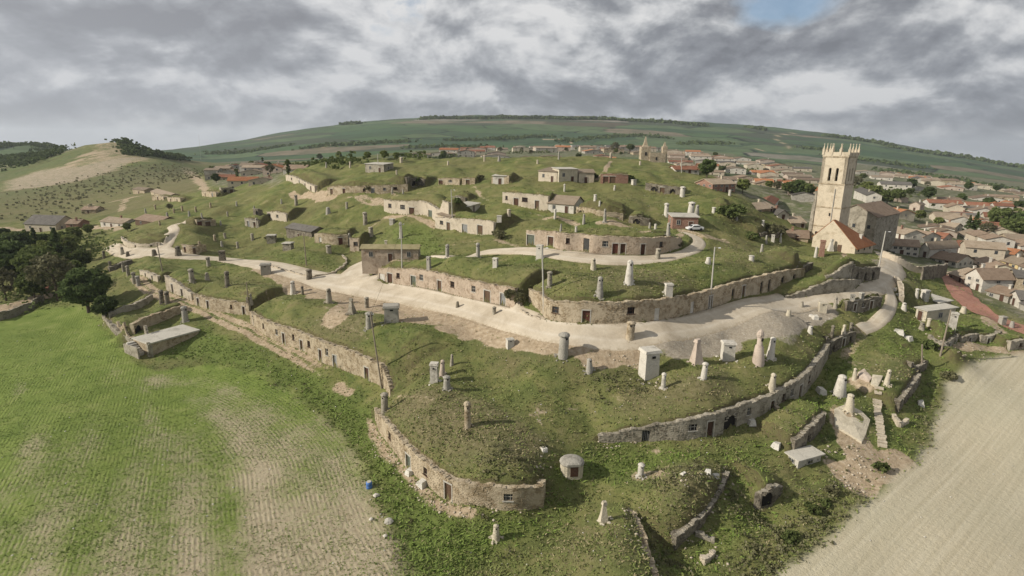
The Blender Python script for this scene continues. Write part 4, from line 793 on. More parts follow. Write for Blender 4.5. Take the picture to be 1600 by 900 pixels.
# ---------------------------------------------------------------- cellar fronts
def wall_point(g, s):
    L = g['line']; x = np.interp(s, g['s'], L[:, 0]); y = np.interp(s, g['s'], L[:, 1])
    e = 0.25; x1 = np.interp(min(s+e, g['s'][-1]), g['s'], L[:, 0])-np.interp(max(s-e, 0), g['s'], L[:, 0]); y1 = np.interp(min(s+e, g['s'][-1]), g['s'], L[:, 1])-np.interp(max(s-e, 0), g['s'], L[:, 1])
    l = math.hypot(x1, y1) or 1; return x, y, x1/l, y1/l, float(np.interp(s, g['s'], g['z'])), float(np.interp(s, g['s'], g['h']))
DOORC = ['brown_door', 'old_wood', 'brown_door', 'red_door', 'grey_door', 'old_wood', 'green_door', 'brown_door']
STONE = {'pink': 'pink', 'tan': 'tan', 'pale': 'pale', 'grey': 'grey', 'dark': 'dark', 'brick': 'brick'}
def frame_pts(g, s, w, z0, z1, out):
    """four corners of an upright rectangle centred at arc s, pushed out of (+) or into (-) the wall"""
    x, y, tx, ty, z, h = wall_point(g, s); nx_, ny_ = ty, -tx
    a = (x-tx*w/2+nx_*out, y-ty*w/2+ny_*out); b = (x+tx*w/2+nx_*out, y+ty*w/2+ny_*out)
    return [(a[0], a[1], z0), (b[0], b[1], z0), (b[0], b[1], z1), (a[0], a[1], z1)]
def slab_on_wall(mb, g, s, w, z0, z1, o0, o1):
    """box standing on the wall face between depths o0 (back) and o1 (front)"""
    B = frame_pts(g, s, w, z0, z1, o0); F = frame_pts(g, s, w, z0, z1, o1)
    mb.hexa([F[0], F[1], B[1], B[0], F[3], F[2], B[2], B[3]])
def build_wall(key, label, group='stone cellar fronts set into the grassy hill', cat='cellar front', thick=None, name='cellar_facade', stones=True):
    g = wall_geo[key]; look = g['look']; L = g['line']; s_ = g['s']; near = float(np.hypot(*L.mean(0))) < 175
    mid = wall_point(g, s_[-1]/2); thick = thick or g.get('thick', 0.85)
    root = empty(name, (0, 0, 0), 0, label, cat, group)
    root.location = (mid[0], mid[1], mid[4]); bpy.context.view_layer.update()
    off = Vector(root.location)
    ops = []
    for (px, wpx, kind) in g['ops']:
        pr = np.array([project((L[i, 0], L[i, 1], g['z'][i]))[0] for i in range(len(L))]); i = int(np.argmin(abs(pr-px)))
        s = float(s_[i]); x, y, tx, ty, z, h = wall_point(g, s); k = sc_at((x, y, z))
        # width on the wall so that it spans wpx in view
        v = CR*1.0; cosf = abs(tx*CR[0]+ty*CR[1]); cosf = max(cosf, 0.35); w = min(wpx*k/cosf*(1.25 if k > 0.15 else 1.0), 3.2)
        if kind == 'd': lo, hi = -0.15, min(0.76*h, 2.35)
        elif kind == 'w': lo, hi = 0.42*h, 0.74*h
        elif kind == 'g': lo, hi = 0.05, 0.80*h
        elif kind == 'a': lo, hi = -0.2, 0.72*h
        else: lo, hi = 0.02, 0.62*h
        if s-w/2 < 0.2: s = w/2+0.2
        if s+w/2 > s_[-1]-0.2: s = s_[-1]-w/2-0.2
        if any(abs(s-o[0]) < (w+o[1])/2+0.15 for o in ops): continue
        z = wall_point(g, s)[4]; ops.append((s, w, z+lo, z+hi, kind))
    ops.sort()
    br = [float(a) for a in s_]
    for o in ops:
        br = [b for b in br if not (o[0]-o[1]/2-0.12 < b < o[0]+o[1]/2+0.12)]+[o[0]-o[1]/2, o[0]+o[1]/2]
    br = sorted(set(br))
    if len(br) and br[0] > 0: br = [0.0]+br
    if br[-1] < s_[-1]: br.append(float(s_[-1]))
    mb = MB()
    tops = {}
    def P(s, out, z):
        x, y, tx, ty, _, _ = wall_point(g, s); return (x+ty*out-off.x, y-tx*out-off.y, z-off.z)
    def top(s):
        _, _, _, _, z, h = wall_point(g, s); return z+h+0.10*math.sin(s*1.7+len(key))+0.07*math.sin(s*4.1)
    for a, b in zip(br[:-1], br[1:]):
        za, zb = wall_point(g, a)[4]-0.9, wall_point(g, b)[4]-0.9; ta, tb = top(a), top(b); o = next((o for o in ops if abs(o[0]-o[1]/2-a) < 1e-6 and abs(o[0]+o[1]/2-b) < 1e-6), None)
        if o is None:
            mb.quad(P(a, 0, za), P(b, 0, zb), P(b, 0, tb), P(a, 0, ta))
        else:
            mb.quad(P(a, 0, za), P(b, 0, zb), P(b, 0, o[2]), P(a, 0, o[2])); mb.quad(P(a, 0, o[3]), P(b, 0, o[3]), P(b, 0, tb), P(a, 0, ta))
            d = -0.32
            mb.quad(P(a, 0, o[2]), P(b, 0, o[2]), P(b, d, o[2]), P(a, d, o[2])); mb.quad(P(a, d, o[3]), P(b, d, o[3]), P(b, 0, o[3]), P(a, 0, o[3]))
            mb.quad(P(a, 0, o[2]), P(a, d, o[2]), P(a, d, o[3]), P(a, 0, o[3])); mb.quad(P(b, d, o[2]), P(b, 0, o[2]), P(b, 0, o[3]), P(b, d, o[3]))
        mb.quad(P(a, 0, ta), P(b, 0, tb), P(b, -thick, tb), P(a, -thick, ta)); mb.quad(P(b, -thick, zb), P(a, -thick, za), P(a, -thick, ta), P(b, -thick, tb))
    for e, sgn in ((br[0], 1), (br[-1], -1)):
        z0, t0 = wall_point(g, e)[4]-0.9, top(e); q = [P(e, -thick, z0), P(e, 0, z0), P(e, 0, t0), P(e, -thick, t0)]
        mb.quad(*(q if sgn > 0 else q[::-1]))
    mb.build('wall', STONE[look], root)
    # openings
    for j, (s, w, z0, z1, kind) in enumerate(ops):
        loc = lambda pts: [(p[0]-off.x, p[1]-off.y, p[2]-off.z) for p in pts]
        class G(MB): pass
        def sl(m_, s, w, z0, z1, o0, o1):
            B = loc(frame_pts(g, s, w, z0, z1, o0)); F = loc(frame_pts(g, s, w, z0, z1, o1)); m_.hexa([F[0], F[1], B[1], B[0], F[3], F[2], B[2], B[3]])
        if kind == 'd':
            m = MB(); n_ = 4
            for i in range(n_): sl(m, s+(i-1.5)*w/n_, w/n_-0.03, z0, z1, -0.30, -0.20-0.012*(i % 2))
            d = m.build('door', DOORC[(j*3+len(key)*5+int(s)) % len(DOORC)] if look != 'dark' else 'old_wood', root)
            m = MB(); sl(m, s, w+0.34, z1, z1+0.20, -0.05, 0.05)
            if near: sl(m, s-w/2-0.07, 0.14, z0, z1, -0.05, 0.03); sl(m, s+w/2+0.07, 0.14, z0, z1, -0.05, 0.03)
            m.build('frame', 'pole_concrete' if look in ('tan', 'pale', 'pink') else 'slab', d)
        elif kind in ('w', 'g'):
            m = MB(); sl(m, s, w, z0, z1, -0.32, -0.24); wn = m.build('window' if kind == 'w' else 'gate', 'dark_hole' if (kind == 'g' or j % 4) else 'glass', root)
            m = MB(); n_ = 5 if kind == 'g' else 2
            for i in range(n_): sl(m, s-w/2+w*(i+0.5)/n_, 0.05 if kind == 'g' else 0.06, z0, z1, -0.22, -0.17)
            if kind == 'w':
                sl(m, s, w, (z0+z1)/2-0.03, (z0+z1)/2+0.03, -0.225, -0.175); sl(m, s, w+0.3, z0-0.12, z0, -0.1, 0.09)
            m.build('bars' if kind == 'g' else 'frame', ('metal' if kind == 'g' else ['old_wood', 'pole_concrete', 'brown_door'][j % 3]), wn)
        elif kind == 'a':
            m = MB(); sl(m, s, w, z0, z1, -0.34, -0.30); m.build('dark_opening', 'dark_hole', root)
            m = MB()
            for i in range(7):
                a_ = -1.2+2.4*i/6; sl(m, s+math.sin(a_)*w*0.42, w/5.5, z1-0.42*w*(1-math.cos(a_))*0.9-0.02, z1+0.16-0.42*w*(1-math.cos(a_))*0.9, -0.05, 0.06)
            m.build('arch', STONE[look], root)
        else:
            m = MB(); sl(m, s, w, z0, z1, -0.30, -0.16); m.build('blocked_doorway', 'boulder' if look != 'dark' else 'grey', root)
    # irregular stones standing proud of the face, and the capping stones
    if near and stones:
        m = MB(); s = 0.1; nrow = 0; z = 0
        area = s_[-1]*float(g['h'].mean()); step = 0.40 if area < 160 else 0.52
        s = 0.15
        while s < s_[-1]-0.15:
            _, _, _, _, zf, h = wall_point(g, s); z = zf-0.1
            while z < zf+h-0.12:
                ww, hh_ = random.uniform(0.18, 0.44), random.uniform(0.12, 0.24); ss = s+random.uniform(-.18, .18)
                patch = vnoise(np.array(s*0.22+len(key)*7.7), np.array(z*0.35), 3)
                if patch > -0.12 and random.random() < 0.75 and not any(o[0]-o[1]/2-ww/2-.05 < ss < o[0]+o[1]/2+ww/2+.05 and o[2]-hh_ < z < o[3]+.1 for o in ops):
                    B = frame_pts(g, ss, ww, z, z+hh_, -0.03); out = random.uniform(0.02, 0.065); F = frame_pts(g, ss, ww*0.9, z+.01, z+hh_-.01, out)
                    i0 = len(m.v); m.v += [(p[0]-off.x, p[1]-off.y, p[2]-off.z+random.uniform(-.015, .015)) for p in B+F]
                    for q in ((4, 5, 6, 7), (0, 1, 5, 4), (1, 2, 6, 5), (2, 3, 7, 6), (3, 0, 4, 7)): m.f.append(tuple(i0+k for k in q))
                z += random.uniform(0.2, 0.36)
            s += step*random.uniform(0.7, 1.3)
        if m.f: o = m.build('stonework', STONE[look], root); o['kind'] = 'stuff'
    m = MB(); s = 0.15
    while s < s_[-1]-0.1:
        x, y, tx, ty, z, h = wall_point(g, s); ww = random.uniform(0.3, 0.75)*(1 if near else 1.6)
        if random.random() < 0.9:
            m.box((x-ty*random.uniform(0.10, 0.30)-off.x, y+tx*random.uniform(0.10, 0.30)-off.y, top(s)+random.uniform(0.0, 0.07)-off.z), (ww, random.uniform(0.35, 0.6), random.uniform(0.05, 0.13)), math.atan2(ty, tx)+random.uniform(-.12, .12), 0.035)
        s += ww*0.9
    o = m.build('coping', {'pink': 'tan', 'tan': 'tan', 'pale': 'pale', 'grey': 'grey', 'dark': 'grey', 'brick': 'tan'}[look], root); o['kind'] = 'stuff'
    return root
for wl in WALLS: 
    fs = wl[0][0] in 'LY' or wl[0] in ('R1', 'R2')
    build_wall(wl[0], wl[8], 'rubble and terrace walls' if fs else 'stone cellar fronts set into the grassy hill', 'wall' if fs else 'cellar front', None, 'terrace_wall' if fs else 'cellar_facade')

# free-standing walls: two feet in the survey picture, height px
def free_wall(pts, hp, look, label, thick=0.4, name='stone_wall'):
    q = [hit(*p) for p in pts]; line, s = resample(q, 0.7); hs = [a*sc_at(b)/0.95 for a, b in zip(hp, q)]
    P2 = np.array([p[:2] for p in q]); ss = np.maximum.accumulate(np.array([float(s[np.argmin(np.hypot(*(line-a).T))]) for a in P2])+np.arange(len(q))*1e-6)
    key = 'free%d' % len(wall_geo); wall_geo[key] = dict(line=line, s=s, h=np.interp(s, ss, hs), z=H(line[:, 0], line[:, 1]), look=look, label=label, ops=[])
    return build_wall(key, label, 'free-standing walls', 'wall', thick, name)
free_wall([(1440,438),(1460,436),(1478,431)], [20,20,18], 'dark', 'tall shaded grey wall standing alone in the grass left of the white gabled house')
free_wall([(1376,402),(1400,411),(1441,428)], [9,10,9], 'pale', 'long straight pale wall in front of the two-storey house with a brown roof')
free_wall([(0,502),(30,492),(70,470)], [12,12,9], 'grey', 'grey boundary wall at the left edge between the young crop and the farm road')
free_wall([(1087,838),(1100,843),(1116,850)], [5,6,5], 'grey', 'short fallen wall stub jutting from the ruined rubble wall')
free_wall([(1093,872),(1101,884),(1118,868)], [7,10,7], 'pale', 'V-shaped pale ruined wall below the ruined rubble wall', 0.5)
free_wall([(1393,652),(1404,668),(1420,661)], [5,7,6], 'pale', 'small pale broken walls in a hollow at the bottom of the stone steps', 0.5)
free_wall([(226,522),(234,540),(237,558)], [12,14,16], 'grey', 'end wall of the sunken slab-roofed shed, beside its stone steps', 0.4)
free_wall([(183,510),(197,524),(211,536)], [7,8,8], 'tan', 'crumbling inner wall of the roofless enclosure left of the slab-roofed shed', 0.4)
free_wall([(1206,600),(1212,640)], [3,3], 'pale', 'short pale stone ridge by the right end of the shaded cellar front')
free_wall([(1395,436),(1403,450),(1404,470)], [4,7,7], 'pale', 'row of big whitish blocks beside the winding lane', 0.9)
free_wall([(590,410),(602,402),(640,405)], [2,3,3], 'pale', 'low curb wall around the forecourt of the small tiled cellar house', 0.3)
free_wall([(408,414),(475,432),(500,432),(530,422),(542,410),(536,400)], [2.5,2.5,2.5,2.5,2.5,2], 'pale', 'low pale kerb wall following the road around the grassy slope', 0.3, 'kerb_wall')
free_wall([(812,487),(830,497),(852,502)], [3,3,3], 'pale', 'low pale curb in front of the green gap between the two long cellar fronts', 0.3, 'kerb_wall')
# ---------------------------------------------------------------- chimneys and vents of the cellars
ORD = ['first', 'second', 'third', 'fourth', 'fifth', 'sixth', 'seventh', 'eighth', 'ninth', 'tenth', 'eleventh', 'twelfth', 'thirteenth', 'fourteenth', 'fifteenth', 'sixteenth', 'seventeenth', 'eighteenth', 'nineteenth', 'twentieth', 'twenty-first', 'twenty-second']
def chimney(px, py, hpx, wpx, kind, mat, label):
    p = hit(px, py); k = sc_at(p); h = hpx*k/0.94; w = max(wpx*k, 0.3); rz = random.uniform(-.5, .5)
    # the picture leans tall things outwards; these stand upright with a slight lean of their own
    root = empty('cellar_vent', (p[0], p[1], p[2]), rz, label, 'vent chimney', 'stone vent chimneys rising out of the turf')
    big = hpx >= 13; lean = (random.uniform(-.04, .04)*h, random.uniform(-.04, .04)*h); r = w/2
    m = MB()
    if kind == 'cone':
        n = 9; m.lathe((0, 0, -0.4), [(r*1.12, 0), (r*1.02, 0.4+h*.12), (r*.86, 0.4+h*.45), (r*.72, 0.4+h*.74), (r*.62, 0.4+h*.88)], n, 0.06, lean); m.build('shaft', mat, root, True)
        c = MB(); c.lathe((lean[0], lean[1], h*.87), [(r*.74, 0), (r*.72, h*.05), (r*.45, h*.10), (r*.1, h*.13)], 8, 0.08); c.build('cap', mat, root)
    elif kind == 'cyl':
        m.lathe((0, 0, -0.4), [(r*1.05, 0), (r, 0.4+h*.3), (r*.94, 0.4+h*.62), (r*.9, 0.4+h*.84)], 9, 0.07, lean); m.build('shaft', mat, root, True)
        c = MB(); c.lathe((lean[0], lean[1], h*.84), [(r*1.12, 0), (r*1.15, h*.05), (r*.8, h*.11), (r*.15, h*.15)], 9, 0.06); c.build('cap', mat, root)
    elif kind == 'box':
        m.box((0, 0, h*.44-.2), (w*.92, w*.78, h*.88+.4), 0, w*.02, .06); m.build('shaft', mat, root)
        c = MB(); c.box((0, 0, h*.93), (w*1.05, w*.92, h*.10), 0, w*.02, .1); c.build('cap', mat if big else 'slab', root)
    elif kind == 'pyr':
        m.lathe((0, 0, -0.3), [(r*1.35, 0), (r*.98, .3+h*.25), (r*.62, .3+h*.62), (r*.42, .3+h*.84)], 4, 0.07, lean, math.pi/4*1.1); m.build('shaft', mat, root)
        c = MB(); c.box((lean[0], lean[1], h*.90), (r*1.0, r*.9, h*.14), .3, r*.06, .25); c.build('cap', mat, root)
    elif kind == 'tall':
        m.lathe((0, 0, -0.4), [(r*1.15, 0), (r*1.0, .4+h*.2), (r*.72, .4+h*.5), (r*.5, .4+h*.55), (r*.46, .4+h*.78)], 9, 0.06, lean); m.build('shaft', mat, root, True)
        c = MB(); c.lathe((lean[0], lean[1], h*.77), [(r*.62, 0), (r*.66, h*.08), (r*.5, h*.16), (r*.12, h*.22)], 8, 0.08); c.build('cap', mat, root)
    if hpx >= 11 and kind != 'pyr':
        rr_ = {'cone': .66, 'cyl': .92, 'box': .46, 'tall': .5}[kind]*(r if kind != 'box' else w)*(1.0)
        hz = {'cone': .80, 'cyl': .76, 'box': .74, 'tall': .70}[kind]*h
        hl = MB(); dy = -rr_ if kind != 'box' else -w*.375
        a0 = -rz; sx_, sy_ = math.sin(a0)*0, 0
        hl.box((lean[0]*.8, lean[1]*.8+dy*.98, hz), (w*.20, w*.10, h*.07)); hl.build('vent_hole', 'dark_hole', root); hl = MB()
        hl.box((lean[0]*.8-dy*.98 if kind != 'box' else w*.44, lean[1]*.8, hz), (w*.10, w*.20, h*.07)); hl.build('vent_hole', 'dark_hole', root)
    if hpx > 18:      # loose stones round the foot
        f = MB()
        for i in range(9):
            a = random.uniform(0, 6.28); rr2 = r*random.uniform(1.1, 1.7); x, y = rr2*math.cos(a), rr2*math.sin(a); ca, sa = math.cos(rz), math.sin(rz)
            z = float(H(p[0]+x*ca-y*sa, p[1]+x*sa+y*ca))-p[2]; f.box((x, y, z+.04), (.3, .24, .18), a, .05)
        o = f.build('footing', mat, root); o['kind'] = 'stuff'
    return root
W1, G1, T1, D1 = 'white_plaster', 'grey_plaster', 'tan', 'grey'
V = [ # near ones, each with its own words
 (731,667,42,10,'cyl',T1,'tall slim round vent with a yellowish cap, alone above the curved cellar wall, long shadow'),
 (601,645,33,11,'cyl','grey','grey speckled vent at the sharp corner where the lowest wall starts'),
 (679,597,31,13,'box','white_plaster','pale square vent in the tight cluster of three on the low mound'),
 (691,586,24,9,'cone','rose_plaster','pinkish pointed vent at the back of the tight cluster on the low mound'),
 (699,608,22,11,'cyl','grey_plaster','short grey capped vent at the front of the tight cluster on the low mound'),
 (706,571,18,6,'cone','grey','thin grey vent just behind the tight cluster on the low mound'),
 (880,556,37,16,'cyl',G1,'stout round grey vent with a brown capstone on the edge of the orange verge'),
 (921,580,20,11,'cone',G1,'short bullet-shaped grey vent below the stout round vent'),
 (1013,586,42,27,'box',W1,'large white rectangular vent house, the biggest box on the low mound'),
 (1036,607,26,7,'cyl',W1,'slim white vent right below the large white rectangular one'),
 (1099,592,27,9,'cyl',W1,'slim white capped vent between the big white box and the shaded wall'),
 (1088,567,38,19,'pyr','rose_plaster','pinkish tapered vent with a small lantern top beside the grey gravel'),
 (1136,561,28,20,'box',W1,'squat leaning white box vent on the edge of the grey gravel'),
 (1185,567,52,17,'tall','rose_plaster','tall two-stage rosy vent, the highest of the right group by the gravel'),
 (1203,558,32,12,'cone',W1,'white pointed vent close behind the tall two-stage one'),
 (1205,612,30,11,'cone','cream_plaster','cream pointed vent standing on top of the shaded cellar front'),
 (984,529,27,13,'cyl',T1,'squat stone vent with a dark hole at the very edge of the main road'),
 (983,442,35,13,'cone',W1,'tall white bullet-shaped vent in the middle of the round grassy plateau'),
 (937,462,29,11,'cone',G1,'grey tapered vent in front of the tall white bullet-shaped one'),
 (859,447,23,8,'cyl','grey','thin grey vent on the left of the round grassy plateau'),
 (927,421,17,9,'cone','cream_plaster','small cream vent with rubble at its foot below the middle terrace'),
 (1044,463,20,12,'box',W1,'white box vent standing on the parapet of the rounded roadside front'),
 (843,403,20,10,'box',W1,'white vent with a lamp by the edge of the terrace road'),
 (1027,405,17,8,'cyl','grey','grey vent beside the terrace road in front of the cellar row'),
 (1106,412,10,9,'cone',W1,'short white vent near the tall lamp post on the plateau'),
 (1174,407,8,8,'cyl',W1,'small white barrel-like vent far right on the plateau'),
 (1190,394,12,5,'cone',G1,'thin grey vent above the barrel-like vent on the plateau'),
 (1197,380,12,4,'cone',G1,'thin pale vent in the bushes left of the church tower'),
 (1207,378,11,5,'box',W1,'small white square vent left of the church tower'),
 (1219,379,14,4,'tall',W1,'slender white vent nearest the church tower on its left'),
 (1297,392,18,9,'pyr',W1,'white pyramidal vent at the foot of the church annexe wall'),
 (1283,400,24,8,'box','brick','reddish square chimney in front of the church tower foot'),
 (1274,402,16,5,'cone',W1,'thin white vent close beside the reddish square chimney'),
 (612,502,26,24,'box','grey_plaster','broad grey square vent house with a wide slab on top'),
 (577,512,25,11,'cyl','grey_plaster','grey round vent with a crooked pole rising behind it'),
 (550,490,24,12,'pyr','grey','dark tapered vent left of the broad square vent house'),
 (573,481,17,7,'cyl','grey','thin dark vent behind the broad square vent house'),
 (514,473,22,10,'cone','grey','dark grey pointed vent left of the bare red patch'),
 (458,458,19,9,'cone',W1,'white tapered vent next to a thin dark stump'),
 (473,460,13,4,'cyl','dark','thin dark stump right of a white tapered vent'),
 (483,437,16,9,'cyl','dark','dark rounded stone vent right at the lower road edge'),
 (416,428,16,16,'box','grey_plaster','squat square vent with a grey slab beside the main road'),
 (348,408,16,9,'box','dark','dark square vent at the road edge left of the squat one'),
 (326,416,14,6,'cyl','grey','small grey vent between the road and the lower fronts'),
 (279,400,15,10,'cone','dark','dark rounded vent on the left end of the main road'),
 (300,440,20,8,'cyl','grey','grey capped vent directly above the pale cellar front'),
 (324,437,11,7,'cone','grey','small grey vent between two taller ones on the lower bank'),
 (355,447,23,7,'cyl','dark','tall dark vent on the bank above the sandy rubble wall'),
 (388,478,14,5,'cyl','dark','dark stump at the joint of two long lower cellar walls'),
 (393,474,15,5,'cone','grey','pale stump at the joint of two long lower cellar walls'),
 (398,507,17,6,'cyl','pale','pale vent at the left end of the long curving front, by the wall corner'),
 (290,502,24,9,'cyl','grey_plaster','grey upright vent at the inner corner of the flat slab roof'),
 (253,473,20,7,'cyl','dark','left one of the twin dark vents beside the rutted track'),
 (262,475,20,7,'cyl','dark','right one of the twin dark vents beside the rutted track'),
 (211,442,17,6,'cyl','grey','leaning grey vent where the rutted track begins'),
 (217,446,15,6,'cyl','grey_plaster','paler vent touching the leaning one where the track begins'),
 (201,431,16,5,'cyl','grey','thin vent left of the start of the rutted track'),
 (194,424,15,5,'cyl','grey','leftmost thin vent in the line beside the rutted track'),
 (192,398,12,6,'cone','grey','small grey vent at the pointed left end of the main road'),
 (200,401,8,6,'cone','dark','low dark vent close to the left end of the main road'),
 (242,400,10,8,'cone','dark','low dark domed vent on the lower edge of the road fork'),
 (163,404,12,4,'cyl','dark','thin dark vent on the grass left of the road end'),
 (173,418,10,4,'cyl','dark','thin dark vent on the terrace above the round tree'),
 (715,481,10,6,'cone','dark','small dark vent on the lower kerb of the main road, left of two'),
 (772,492,13,6,'cyl','grey','small grey vent on the lower kerb of the main road, right of two'),
 (797,541,12,12,'box',W1,'low white box lying at the edge of the orange verge'),
 (774,417,14,8,'box',W1,'white vent above the long pinkish front'),
 (699,402,20,6,'cyl','grey_plaster','slim grey vent left beside the beige terrace road'),
 (747,402,22,6,'cyl','grey_plaster','slim vent with a cap right beside the beige terrace road'),
 (670,420,19,6,'box','grey_plaster','slim vent on the turf roof of the long pinkish front'),
 (1001,745,22,10,'cyl',W1,'short white round vent with a flat cap on the low ruined mound'),
 (943,815,36,16,'pyr','cream_plaster','large pale pyramid-shaped vent casting a long shadow at the bottom'),
 (775,842,24,12,'cone','cream_plaster','cream vent with a yellow lichen top at the bottom, beside the lowest wall'),
 (1311,618,33,18,'cone','white_plaster','large white cone vent with a dark hole near the pale slab roof'),
 (1327,641,26,14,'cone','cream_plaster','cream cone vent on the upper edge of the big pale slab roof'),
 (1385,600,23,8,'cone','cream_plaster','pale leaning vent beside the top of the stone steps'),
 (1335,593,18,7,'cone','cream_plaster','small pale vent at the corner of the reddish slab'),
 (1284,487,15,12,'box','cream_plaster','cream box vent at the lower edge of the road'),
 (1305,481,17,6,'cone','grey','thin dark topped vent at the lower edge of the road'),
 (1330,477,17,7,'box','grey_plaster','grey square vent above the shaded roadside front'),
 (1345,469,12,7,'box','grey_plaster','pale square vent above the shaded roadside front'),
 (1252,480,9,6,'cone','grey','small stump on the grey gravel near the road'),
 (1232,493,9,8,'cone','cream_plaster','low cream stump on the grey gravel'),
 (1265,520,11,8,'cone',W1,'small white vent with a dark eye on the slope below the gravel'),
 (1299,528,20,5,'cyl','dark','slim dark vent above the dark broken front'),
 (1317,525,18,8,'pyr','cream_plaster','cream wedge-shaped vent above the dark broken front'),
 (1329,522,18,5,'cyl','dark','thin dark vent right of the cream wedge-shaped one'),
 (1412,484,11,8,'cone',W1,'white stump in the grass by the winding lane'),
 (1432,465,14,5,'cyl',W1,'slim white vent left of a white box vent near the long wall'),
 (1444,468,15,10,'box',W1,'white box vent near the long wall'),
 (1440,515,11,9,'cone','grey','grey rounded vent on the right grassy mound, left of two'),
 (1451,507,10,6,'cyl','cream_plaster','small cream vent on the right grassy mound, right of two'),
 (1487,512,24,10,'box',W1,'tall white vent with a slab cap on the right grassy mound'),
 (1504,489,10,9,'cone','cream_plaster','cream rounded vent on the right grassy mound'),
 (1565,507,13,9,'box','grey_plaster','grey vent by the red brick path'),
 (1580,512,10,7,'cone','grey_plaster','grey rounded stump by the red brick path'),
]
for v in V: chimney(*v)
FAR = {
 'on the left slope of the hill': ('grey', [(463,321,16,5),(402,355,14,4),(425,378,11,14),(451,390,11,15),(514,395,12,8),(542,326,10,4),(513,334,10,8),(571,350,18,7),(613,350,8,8),(547,382,17,5),(580,368,13,7),(395,375,10,5),(372,388,10,4),(352,372,8,4),(356,338,7,3),(370,322,7,3),(398,330,8,3),(440,318,7,3),(345,352,7,3)]),
 'on the far left flank by the foot tracks': ('tan', [(228,333,7,3),(243,327,7,3),(262,340,8,4),(272,333,7,3),(285,330,8,3),(296,338,8,4),(306,331,8,3),(316,341,8,3),(250,352,7,3),(329,324,7,3),(336,376,9,4),(312,385,8,4),(347,385,8,4)]),
 'on the upper terraces of the hill': ('pale', [(510,262,8,3),(547,262,9,3),(627,254,8,5),(620,273,7,3),(757,252,9,3),(780,252,8,5),(873,249,12,3),(954,247,8,4),(613,302,9,3),(630,303,7,3),(795,336,9,6),(590,262,6,3),(700,258,6,3),(840,256,6,3),(1000,258,6,3)]),
 'around the round green mound in the middle': ('white_plaster', [(882,299,11,3),(930,312,8,5),(937,320,6,3),(945,347,20,5),(912,350,15,5),(876,361,11,4),(867,342,15,4),(990,289,8,7),(960,297,7,3),(627,372,24,6),(780,345,8,8),(900,362,8,4)]),
 'between the brick garage and the right shoulder': ('white_plaster', [(1041,337,19,7),(1079,336,20,10),(1088,337,16,7),(1066,307,15,8),(1044,371,22,7),(1015,357,9,4),(1024,358,8,4),(1115,332,8,6),(1151,343,9,4),(1140,306,9,4),(1192,352,8,4)]),
}
NAMEK = {'cone': 'pointed', 'cyl': 'round', 'box': 'square', 'tall': 'stepped', 'pyr': 'tapered'}
for where, (mt, lst) in FAR.items():
    lst = sorted(lst)
    for i, (x, y, h, w_) in enumerate(lst):
        kd = 'box' if w_ >= 0.85*h else ('cyl' if (i*7) % 3 else 'cone')
        chimney(x, y, h, w_, kd, mt if i % 3 else ('grey_plaster' if mt != 'grey' else 'grey_plaster'), '%s small vent, %s from the left %s' % (NAMEK[kd], ORD[i] if i < 20 else 'last', where))

# ---------------------------------------------------------------- poles
def pole(px, py, tx_, ty_, label, wood=False, lamp=False, arm=False, wires=None, r=0.15):
    """foot and top as seen in the survey picture; the pole keeps its true lean"""
    p = hit(px, py); k = sc_at(p); dz = (py-ty_)*k/0.94; D = p[1]
    q = at_d(tx_, ty_, D); lean = (np.clip(q[0]-p[0], -1.4, 1.4), 0); h = q[2]-p[2]
    root = empty('utility_pole' if not lamp else 'street_lamp', tuple(p), 0, label, 'pole' if not lamp else 'street lamp')
    m = MB(); m.lathe((0, 0, -.5), [(r*1.25, 0), (r*1.1, .5), (r*.75, .5+h)], 8, 0, lean); m.build('pole', 'pole_wood' if wood else 'pole_concrete', root)
    if arm:
        m = MB(); m.box((lean[0], 0, h-.4), (1.3, .1, .1)); cb_ = m.build('crossarm', 'metal', root)
        m = MB()
        for x in (-.55, 0, .55): m.lathe((lean[0]+x, 0, h-.35), [(.06, 0), (.07, .12), (.03, .2)], 6)
        m.build('insulator', 'white_plaster', cb_)
    if lamp:
        m = MB(); m.box((lean[0]+.35, -.1, h-.1), (.8, .06, .06)); m.build('bracket', 'metal', root)
        m = MB(); m.box((lean[0]+.85, -.1, h-.12), (.5, .22, .14), 0, 0, .3); m.build('lamp_head', 'white_paint', root)
    return root, (p[0]+lean[0], p[1], p[2]+h-.3)
PT = {}
for nm, a in dict(
 p1=(597,607,573,488,'long leaning pole rising from the bend of the lowest cellar wall', True, False, True),
 p2=(628,418,627,348,'concrete pole beside the small tiled cellar house', False, False, True),
 p3=(850,491,847,386,'thin lamp post at the left corner of the rounded roadside front', False, True),
 p4=(1109,481,1117,386,'tall lamp post leaning right beside the rounded roadside front', False, True),
 p5=(479,415,474,364,'thin leaning pole on the slope above the road junction', True),
 p6=(254,424,245,379,'thin wooden pole at the left end of the main road', True),
 p7=(390,492,385,441,'thin pole at the corner between two lower cellar walls', True),
 p8=(1373,418,1384,361,'pale pole at the bend of the road below the church annexe', False, True),
 p9=(1469,556,1486,484,'leaning pole at the corner of the stone cellar front above the ploughed field', True),
 p10=(707,345,705,296,'pole in front of the pale cellar front in the middle of the hill', False, True),
 p11=(1065,270,1065,247,'white post on the skyline of the hill right of the top', False),
 p12=(1441,577,1441,538,'thin post beside the small dark cellar mouth', True),
 p13=(591,264,590,240,'white post on the far top of the hill', False),
 p14=(314,250,312,210,'slim tall mast on the distant rise at the left', False)).items():
    PT[nm] = pole(*a)[1]
